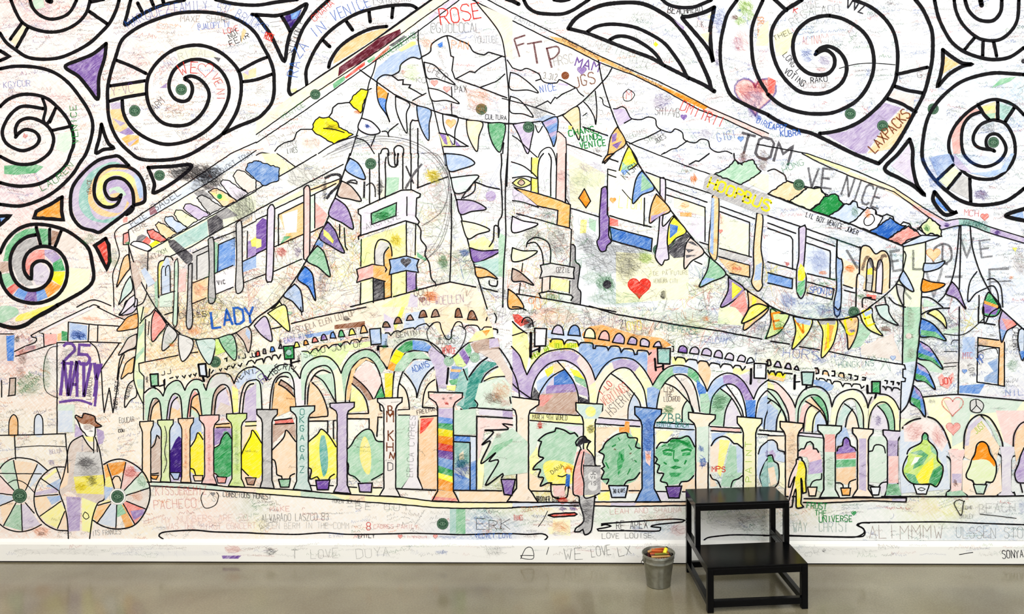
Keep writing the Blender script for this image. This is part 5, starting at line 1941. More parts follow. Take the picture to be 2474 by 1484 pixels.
run("""
@0 2
g swirl_drawing|open sweeping line
F Y6 150 140 180 80 300 40 420 0 560 -20 350 90
F G4 0 0 140 0 180 60 90 120 0 150
L 40 -20 165 60 190 150 200 250 170 350 100 480 30 560 -20
g distant_roof_drawing
L 10 850 0 600 120 400 220 300 275 310 290 350 300 340 340 240 380 140 430
p 10 860 30 380 245
p 10 380 245 420 260 425 385
p 10 150 475 430 385 550 345 850 335 960 340 1170 347
L 10 940 0 1080 70 1210 125
f P1 860 0 930 0 400 250 380 245 600 130
p 10 490 255 485 355
p 10 660 145 655 330
p 10 860 170 850 330
p 10 945 175 940 330
p 10 660 145 900 170 1145 185
f R4 150 430 340 370 350 400 160 470
f R4 430 260 545 260 545 350 430 370
f O5 555 260 590 250 590 320 555 330
f G7 595 230 650 240 650 325 595 325
f B4 670 150 840 180 840 320 670 320
s B8 750 270 80 40 60
f M5 240 380 340 370 330 410 240 420
s O6 870 110 120 20 16
f B7 60 280 140 270 130 520 70 520
f N3 0 270 60 270 60 500 0 520
s k7 165 310 25 30 14
L 9 0 260 130 260
s N6 220 480 40 100 30
s N5 200 640 40 70 20
f N4 95 690 150 685 140 850 80 855
p 10 75 860 145 850 150 685 95 690 85 850
p 10 15 710 15 870
p 10 550 345 550 1220
a P7 190 30 580 530 880 550;25
a P8 330 34 570 840 950 880;NAVY
q P8 24 570 920 750 900 890 940
q P8 26 945 550 930 800 915 960
a k6 50 5 880 900 890 680;LAARALUS
L 6 560 380 480 400 430 520 420 700 450 820 560 880
s G4 280 760 120 120 60
s G4 450 640 40 200 50
a G5 50 6 190 770 330 650;AT THE
a G5 50 6 220 850 400 680;PARGMAN
s k4 700 440 100 60 20
L 10 870 345 930 400 960 500 980 650 990 850 1005 1020
p 10 1150 350 980 600
p 10 1005 1020 1055 780 1090 1025 1130 800 1150 600 1200 460
f G2 560 940 720 940 720 1210 560 1210
f B2 560 1000 700 1000 700 1210 560 1210
g distant_window_drawing
F O5 90 1240 95 1080 130 1040 165 1080 170 1240
L 10 85 1240 90 1100 130 1040 170 1090 172 1240
F B2 335 1240 340 1080 370 1040 405 1080 412 1240
L 10 330 1230 335 1080 370 1035 410 1080 415 1230
g cart_box_drawing
L 10 -20 1240 300 1235 600 1225 630 1240 640 1350 650 1440 655 1600
p 10 140 1245 150 1470
p 7 150 1355 400 1340 640 1350
s k4 600 1480 150 10 6
g palm_frond_drawing
O P3 10 1320 10 1270 60 1150 80 1190 20 1220 -60 1320 -80
g palm_frond_drawing|orange
O O6 10 1330 60 1230 100 1180 160 1130 230 1240 220 1330 190
g palm_frond_drawing
O N3 10 1320 260 1240 300 1190 380 1145 465 1230 420 1310 380
g palm_frond_drawing|orange
O O5 10 1300 480 1220 540 1190 620 1170 695 1240 640 1280 630
g palm_frond_drawing
O _0 10 1300 700 1240 750 1210 850 1205 970 1260 900 1320 850
L 10 1310 400 1220 430 1160 500 1130 700
a k7 40 5 1230 900 1280 760;VOLUNTAS
a k7 40 6 1130 990 1150 720;AMBRI LOPEZ
g palm_trunk_drawing
f L3 1330 0 1390 0 1400 520 1340 550 1390 680 1380 940 1310 780 1290 700 1300 520 1330 200
f G4 1340 200 1390 150 1390 220 1330 320
f G4 1310 470 1390 380 1390 430 1310 520
f G3 1320 700 1390 700 1390 800 1330 780
L 10 1320 0 1335 120 1325 300 1305 500 1290 650 1300 740 1340 850 1385 940
L 10 1385 0 1360 130
L 10 1350 160 1400 100 1450 70 1510 0
p 10 1405 120 1400 520
f O4 1400 0 1450 10 1420 60 1390 50
p 10 1720 465 1530 505 1340 545 1345 620 1390 670 1385 940 1385 1090
p 10 1820 450 1910 435
L 8 1430 270 1440 140
g bunting_line_drawing
L 12 1500 0 1610 140 1720 240 1830 300 1960 315 2100 305 2250 260 2400 190 2474 110 2600 20 2700 -60
g pennant_drawing|red and orange
O R5 10 1500 30 1465 130 1468 330 1540 260 1605 155
g pennant_drawing|grey
O K3 10 1620 165 1580 270 1568 420 1660 350 1710 260
s O6 1660 365 30 20 12
g pennant_drawing|grey
O K2 10 1725 260 1725 400 1760 525 1840 440 1860 320
g pennant_drawing|pale green
O T3 10 1890 320 1930 430 2020 555 2070 430 2070 310
f L6 2080 310 2110 310 2180 430 2080 470
g pennant_drawing|green
O G5 10 2110 300 2160 400 2265 515 2285 400 2240 270
g pennant_drawing
O N4 10 2280 250 2350 330 2400 440 2430 280 2390 190
f B4 2380 200 2420 240 2410 320 2370 260
g lettering
a B8 150 24 2040 200 2474 150;LADY
a k6 50 6 1730 110 2000 90;DEBES
s O5 1880 230 80 50 30
p 10 1590 75 1670 50
L 10 1670 0 1680 80 1700 100 1720 60 1720 0
c2 1830 0 22 N5
@1 2
g pennant_drawing|yellow
O Y5 11 110 60 190 130 315 235 310 120 270 -20
g pennant_drawing|lilac
O P4 11 -20 180 50 270 150 330 130 180 80 90
g wall_top_drawing
f O2 340 160 1040 0 1470 0 1470 60 700 250
f O3 1570 60 1700 0 2200 0 2300 240 2000 150 1900 200 1800 300 1700 150 1600 170
f Y6 1400 0 1440 0 1400 110 1340 230 1330 170
f P3 1230 60 1330 120 1320 240 1240 240
f B3 1440 60 1600 40 1640 180 1420 220
f N7 755 175 1050 135 1050 190 755 215
f B5 460 270 750 220 750 260 500 300
f P3 270 310 470 280 480 320 280 360
p 11 340 160 600 95 1060 0
p 11 150 210 240 190
p 9 440 80 430 0
s k7 870 110 30 30 16
a k5 60 6 360 260 960 80;ESCUELA ELEN LOT UP
a B5 50 6 270 350 560 280;EAST RIVER
h G5 325 60 20
f O4 560 370 1090 280 1090 300 1010 320 860 350 700 380 500 440
f R6 520 410 560 400 540 440 510 440
f G6 790 350 830 345 810 385 800 385
g corbel_drawing
f L4 430 430 1100 330 1110 380 900 420 800 580 820 640 430 500
L 11 430 460 440 430 500 430 520 450 550 410 580 400 600 425 640 380 680 370 700 400 730 370 790 360 815 385 840 345 880 335 905 360 920 325 980 315 1000 340 1020 300 1080 295
L 11 1240 270 1250 250 1280 250 1300 275 1330 240 1370 230 1390 240 1430 215 1520 200 1530 215 1560 185 1640 160 1670 190 1710 155 1770 150 1790 220 1840 310 1880 300 1890 230 1930 150 1980 150 2005 210 2030 180 2130 180 2170 230 2200 195 2270 195
g arcade_window_drawing
o R7 10 0 480 5 430 25 425 35 470
o K6 10 65 450 70 405 85 405 95 450
o B7 10 135 435 145 385 165 385 180 425
o k6 10 215 400 230 360 240 360 250 400
o Y6 11 365 395 380 340 400 340 420 385
o O7 11 460 370 465 325 485 320 505 360
o R6 11 540 345 550 300 575 295 600 335
o P7 11 625 325 635 275 660 265 685 315
o B6 11 715 300 725 250 745 240 770 300
o G7 11 795 290 805 235 830 225 855 285
o Y6 11 895 275 905 225 930 210 960 265
o O5 11 1005 255 1020 190 1045 180 1075 245
o N7 11 1220 195 1235 150 1265 145 1295 195
o N7 11 1330 165 1350 110 1380 100 1410 155
o N6 11 1450 130 1470 85 1490 75 1520 125
o N7 11 1570 105 1590 45 1625 35 1650 95
o N6 11 1690 100 1710 40 1740 25 1770 90
o N7 11 1920 100 1930 30 1960 15 1990 100
o N7 11 2040 120 2060 50 2095 40 2135 125
g wall_lamp_drawing
o B4 12 1095 215 1200 205 1210 355 1110 365
f B4 1210 260 1270 260 1260 380 1210 370
p 24 1180 380 1175 410
p 14 1180 378 1270 380
s k8 1255 350 12 60 10
g wall_lamp_drawing|dark green
o G8 12 262 380 360 375 365 500 275 505
s k6 310 440 40 50 30
c2 315 440 26 T5
s k9 232 345 14 40 12
s k8 410 500 14 50 10
p 20 335 510 340 570
p 14 340 540 420 520
g corbel_drawing
L 12 0 515 60 500 70 540 90 490 130 480 150 510 160 470 195 465 215 500 235 460
g arch_drawing
f G2 0 560 300 550 420 690 380 960 350 980 350 700 230 630 60 700 50 980 0 980
f P1 330 700 430 660 480 700 470 940 400 980
f G3 430 660 500 530 630 480 760 530 815 640 780 640 750 900 720 620 610 570 490 640 470 900 440 900
f Y2 740 620 900 500 870 900 770 910
f G4 820 620 900 480 1060 410 1180 460 1250 580 1210 640 1130 540 1060 500 930 560 870 700 850 880
f G2 430 430 560 470 440 640
L 12 -30 570 50 620 97 710
L 12 97 710 150 620 220 565 305 555
L 12 340 590 390 640 420 690
L 12 425 690 440 610 500 530 600 480 700 485 780 560 820 640
L 12 820 640 850 560 920 470 1020 415 1120 420 1200 500 1262 600
L 12 1262 600 1290 500 1350 390 1450 320 1550 310 1660 330 1760 400 1840 510
L 12 1900 490 1960 420 2060 340 2180 300 2300 300
L 12 0 700 40 750 55 980
L 12 130 980 145 820 180 700 250 640 320 640 360 720 370 850 380 960
L 12 155 980 170 800 210 690 270 670 310 680
L 12 470 940 480 740 530 620 620 570 700 580 750 680 770 930
L 12 495 940 505 780 560 660 640 610 720 640
L 12 860 920 870 780 920 600 1000 510 1070 490 1140 540 1190 640 1220 780 1240 880
L 12 900 910 920 700 980 570 1060 510 1130 540
L 12 1312 870 1330 650 1380 500 1480 430 1580 420 1660 440 1700 520 1730 650 1755 820
L 12 1365 870 1375 760 1420 620 1500 520 1600 495 1690 520
L 12 1930 820 1950 650 2010 530 2120 450 2240 410 2350 400
L 12 2350 400 2420 500 2474 600
L 14 2040 700 2100 610 2160 540 2230 490
L 12 2110 900 2150 780 2210 660 2280 600 2350 570
g arch_drawing|rainbow-coloured
f Y9 1290 520 1350 410 1430 450 1360 560
f O7 1270 600 1290 520 1350 560 1330 620
f G7 1360 410 1440 340 1510 320 1510 410 1420 440
f B6 1510 320 1620 330 1690 380 1660 430 1510 410
f P4 1690 380 1760 420 1840 520 1840 780 1760 780 1720 600 1660 440
f Y7 1240 640 1320 640 1310 870 1245 870
f O4 1190 390 1320 400 1270 580 1200 500
f P7 1960 440 2000 400 2060 500 2030 560
f L5 1900 490 1950 450 2030 560 1980 590 1930 560
f B6 1890 570 1990 580 1970 640 1930 700 1870 690
f O6 1880 600 1980 605 1970 630 1880 625
f G6 1860 710 1950 690 1940 750 1880 750
f B6 1870 640 1960 650 1950 690 1870 680
f Y5 1840 760 1930 760 1920 810 1840 800
f G6 2010 400 2060 350 2080 420 2060 480
f N5 2070 360 2180 310 2340 300 2350 390 2200 430 2120 450
f P4 2250 310 2330 300 2350 380 2250 400
f T7 2040 700 2200 520 2340 540 2200 640 2120 860 2140 960 2010 1000 1970 960 2000 800
f T5 1960 640 2040 580 2050 700 2000 960 1940 950 1920 820
f N3 2140 430 2340 400 2420 560 2474 640 2474 800 2380 640 2300 520 2160 440
p 18 1855 590 1840 740
g sticker|pale green
c 1858 523 48
g sticker|pale green
c 2110 487 48
g opening_drawing
f O5 155 980 180 740 250 700 370 860 380 980 200 1060
f N6 210 740 250 700 340 770 370 870
f O4 500 940 520 720 600 770 660 900 690 1060 510 1060
f G3 580 660 720 640 750 900 680 800
f N6 920 740 950 670 1050 760 1130 900 1080 900 1000 780
f O5 870 900 880 780 920 600 1000 510 1070 490 1140 540 1060 510 960 600 920 760 900 900
f Y4 920 760 1020 830 1080 1000 900 1020
f G7 1150 880 1200 760 1240 870
f R2 940 650 1080 520 1200 680 1210 760 1140 890
f O2 1380 760 1420 740 1470 870 1480 990 1370 990
f B3 1440 620 1530 520 1690 520 1720 580 1640 640 1550 860 1500 700
f G4 1350 560 1450 440 1600 430 1680 500 1520 500 1420 620 1330 620
f O2 1590 830 1650 700 1730 600 1740 800 1600 970
f G2 2150 740 2380 670 2460 760 2474 980 2140 970 2110 900
f Y3 2200 690 2350 580 2400 660 2200 720
s N6 2290 880 100 60 40
s O5 2370 820 90 100 30
s R4 2410 930 60 40 16
a B6 60 8 1510 640 1680 570;ADAMS
p 11 215 750 240 700
L 12 220 750 290 790 370 870
L 12 240 705 300 740 370 800
L 12 560 660 640 710 700 800 760 910
L 12 540 730 600 790 650 880 690 1000 690 1055
L 12 940 675 1020 740 1090 820 1135 900
L 12 925 740 1000 810 1060 900 1085 1020
p 11 1135 900 1210 745
L 12 1430 640 1490 710 1540 800 1550 875
L 12 1385 740 1440 800 1470 900 1480 1000
L 12 1550 875 1590 740 1650 640 1715 580
L 12 1605 970 1620 840 1660 750 1725 700
p 12 1370 995 1480 990
p 12 1605 970 1715 975
p 12 2040 705 2000 600
L 11 2200 715 2280 680 2400 670
p 11 2140 975 2474 1000
f P5 2380 1000 2474 1010 2474 1070 2380 1060
f P2 2150 985 2380 1000 2380 1060 2150 1040
p 12 2474 1075 2130 1055 2125 1770
L 12 2110 900 2140 940 2130 970 2060 980 2040 1030 2015 1050 2000 1000 1975 985
p 12 2450 870 2460 930
L 11 2300 60 2320 100 2310 150 
L 11 2220 130 2230 100
L 13 2290 210 2330 220 2330 250
g lettering|inside a red heart outline
a k5 80 8 1730 360 1930 350;JESUS
a R6 60 7 1790 450 1930 450;VENICE
L 7 1710 160 1650 230 1670 330 1760 430 1850 480
L 7 1960 180 2020 220 2010 320 1950 430 1870 500
h R6 1855 390 30
a k6 50 6 1350 300 1600 260;GEMINI
a G5 50 6 460 490 640 460;SASI
a k6 60 7 570 450 1040 380;TO JUT OF
a k8 60 9 120 710 240 600 380 630;LIBERTY
a P6 60 9 -30 620 70 750;ICE
f Y4 2120 240 2280 200 2290 290 2050 340
f O7 2180 230 2260 220 2220 280
g beam_drawing
f R6 180 1090 350 1075 370 1130 180 1130
f O3 520 1070 700 1050 700 980 780 1000 780 1090 520 1100
f O3 890 1040 1090 1030 1100 900 1180 880 1220 1060 1170 1100 1170 1240 1100 1180 1090 1080 890 1070
f O2 1370 1000 1750 980 1750 1050 1370 1045
f N5 160 1130 380 1130 380 1290 290 1190 160 1320
p 12 175 1095 345 1075
p 12 180 1133 365 1123
p 12 520 1070 690 1055
p 12 510 1103 690 1100 690 1210
p 12 890 1033 1085 1028
p 12 885 1080 1090 1080 1090 1170
p 12 1215 1065 1175 1065 1165 1250
p 12 745 1310 745 1100 765 1095
p 12 1375 1045 1480 1045 1475 1630 1405 1750
p 12 1755 1050 1590 1060 1570 1100 1560 1640 1605 1755
L 12 1190 930 1200 1000 1215 1005
f G3 1350 1050 1480 1050 1480 1640 1400 1750 1350 1740
f P1 1480 1050 1560 1050 1550 1640 1600 1750 1410 1750 1480 1640
f O4 1570 1070 1750 1060 1750 1760 1610 1750 1570 1640
f R7 1590 1080 1720 1070 1630 1190 1580 1230
f Y3 2140 1450 2200 1500 2200 1600 2180 1760 2140 1760
f R2 2140 1070 2474 1090 2474 1160 2200 1200 2180 1340 2140 1500
f G3 1910 1000 2120 980 2120 1230 1910 1230
f B7 1915 1245 2065 1255 2065 1300 1915 1300
f B2 2070 1250 2120 1250 2120 1500 2070 1500
f B6 1910 1600 2060 1660 2060 1770 1910 1770
f B6 2070 1500 2120 1480 2120 1770 2070 1770
f T5 1915 1310 2065 1310 2065 1500 1915 1560
s B7 1980 1560 70 100 60
f O3 1960 1420 2000 1390 2010 1470 1960 1480
s T6 1990 1480 60 80 40
p 12 1915 1240 2120 1250
p 12 1915 1300 2065 1310 2065 1770
p 12 1915 1770 2370 1775
p 12 1350 1755 1735 1770
g potted_plant_drawing
f P7 2370 1670 2474 1670 2474 1820 2390 1820
o P7 12 2365 1665 2500 1665 2470 1820 2395 1810
f G3 2200 1500 2310 1250 2474 1170 2620 1300 2620 1600 2300 1640 2200 1720
f G5 2200 1480 2300 1340 2474 1270 2474 1300 2300 1430
L 13 2474 1140 2380 1130 2430 1180 2210 1190 2290 1210 2180 1330 2260 1300 2170 1510 2310 1410 2250 1490 2340 1490 2215 1720 2380 1610 2370 1650
s N5 2340 1240 30 30 10
g potted_plant_drawing|tan
F O3 380 1290 340 1240 290 1190 250 1280 130 1420 120 1465 190 1530 200 1620 280 1660 320 1650 380 1610
L 12 380 1300 350 1260 290 1190 260 1270 140 1400 120 1465 175 1480 195 1560 200 1620 245 1635 250 1660
L 12 320 1660 330 1630 370 1610
o G5 12 215 1665 330 1660 315 1740 235 1740
g potted_plant_drawing|yellow with a green stripe
F Y6 500 1310 590 1230 630 1180 700 1240 780 1340 780 1630 700 1660 600 1660 530 1660 540 1570 455 1540 500 1460 470 1380
F T6 630 1240 660 1240 690 1400 690 1560 650 1640 620 1500 610 1350
L 12 770 1350 700 1240 630 1180 590 1230 500 1310 470 1380 500 1460 455 1540 530 1565 520 1660 590 1640 610 1680
L 12 700 1670 715 1640 755 1615
o P8 12 575 1675 710 1672 695 1765 590 1765
g potted_plant_drawing|green with a yellow heart
F G4 880 1380 940 1280 1030 1190 1120 1190 1160 1290 1220 1300 1220 1600 1110 1680 1010 1690 900 1610 880 1500 840 1430
F Y5 1050 1250 1100 1350 1110 1500 1090 1620 1040 1580 1000 1450 1010 1320
L 12 1220 1300 1160 1290 1110 1190 1040 1190 960 1260 920 1330 840 1430 890 1520 890 1610 950 1640 1000 1690
L 12 1220 1610 1170 1640 1115 1670
o P5 12 985 1705 1120 1700 1110 1790 1000 1785
g column_drawing|grey
C K4 12 105 990 1750 46 100 68 110 70 0 10
g column_drawing|pale green inscribed
C T3 12 447 960 1770 56 118 90 100 80 -10 15
g column_drawing|mauve
C P4 12 830 925 1795 48 118 82 100 70 -10 15
g column_drawing
C N1 12 1290 880 1828 57 120 100 90 70 -10 10
a N7 110 14 1250 1110 1335 1110;M
a N7 90 14 1265 1040 1335 1035;B
a N7 110 14 1260 1290 1335 1290;K
a N7 90 14 1250 1400 1335 1400;H
a N7 70 14 1275 1460 1335 1470;N
a K7 80 10 1260 1580 1330 1580;D
a T7 60 8 415 1040 470 1040;O
a T7 60 8 415 1120 470 1120;K
a T7 60 8 415 1200 470 1200;G
a T7 60 8 415 1290 470 1290;A
a T7 60 8 415 1400 470 1400;G
a T7 60 8 415 1480 470 1480;A
a T7 60 8 415 1600 470 1600;Z
g column_drawing|rainbow-striped
f R3 1675 840 1990 840 2010 870 1940 930 1900 970 1760 970 1680 900
f P4 1755 980 1905 980 1905 1080 1755 1060
f B6 1755 1060 1905 1080 1905 1130 1755 1120
f G7 1755 1120 1905 1130 1905 1195 1755 1170
f Y8 1755 1170 1905 1195 1905 1260 1755 1240
f O8 1755 1240 1905 1260 1905 1340 1755 1310
f R7 1755 1310 1905 1340 1905 1400 1755 1380
f P8 1755 1380 1905 1400 1905 1480 1755 1450
f B6 1755 1450 1905 1480 1905 1580 1755 1530
f G7 1755 1530 1905 1580 1905 1640 1755 1600
f Y7 1755 1600 1905 1640 1905 1700 1755 1650
f O7 1755 1650 1905 1700 1905 1790 1755 1760
f O5 1740 1770 1900 1780 1950 1880 1690 1870
f R5 1700 1830 1940 1850 1940 1880 1690 1870
C _. 12 1828 825 1878 76 165 130 120 90 10 10
s k5 1810 885 15 15 12
s k5 1880 885 15 15 12
s R7 1840 930 20 15 14
a k6 40 7 1550 1040 1750 1000;FREEMAN
a k4 60 6 1510 1650 1540 1050;ERICA CYPRES
a k4 45 5 1600 900 1700 640;FEWKES
g wall_lamp_drawing
s G5 1240 380 20 30 10
""")
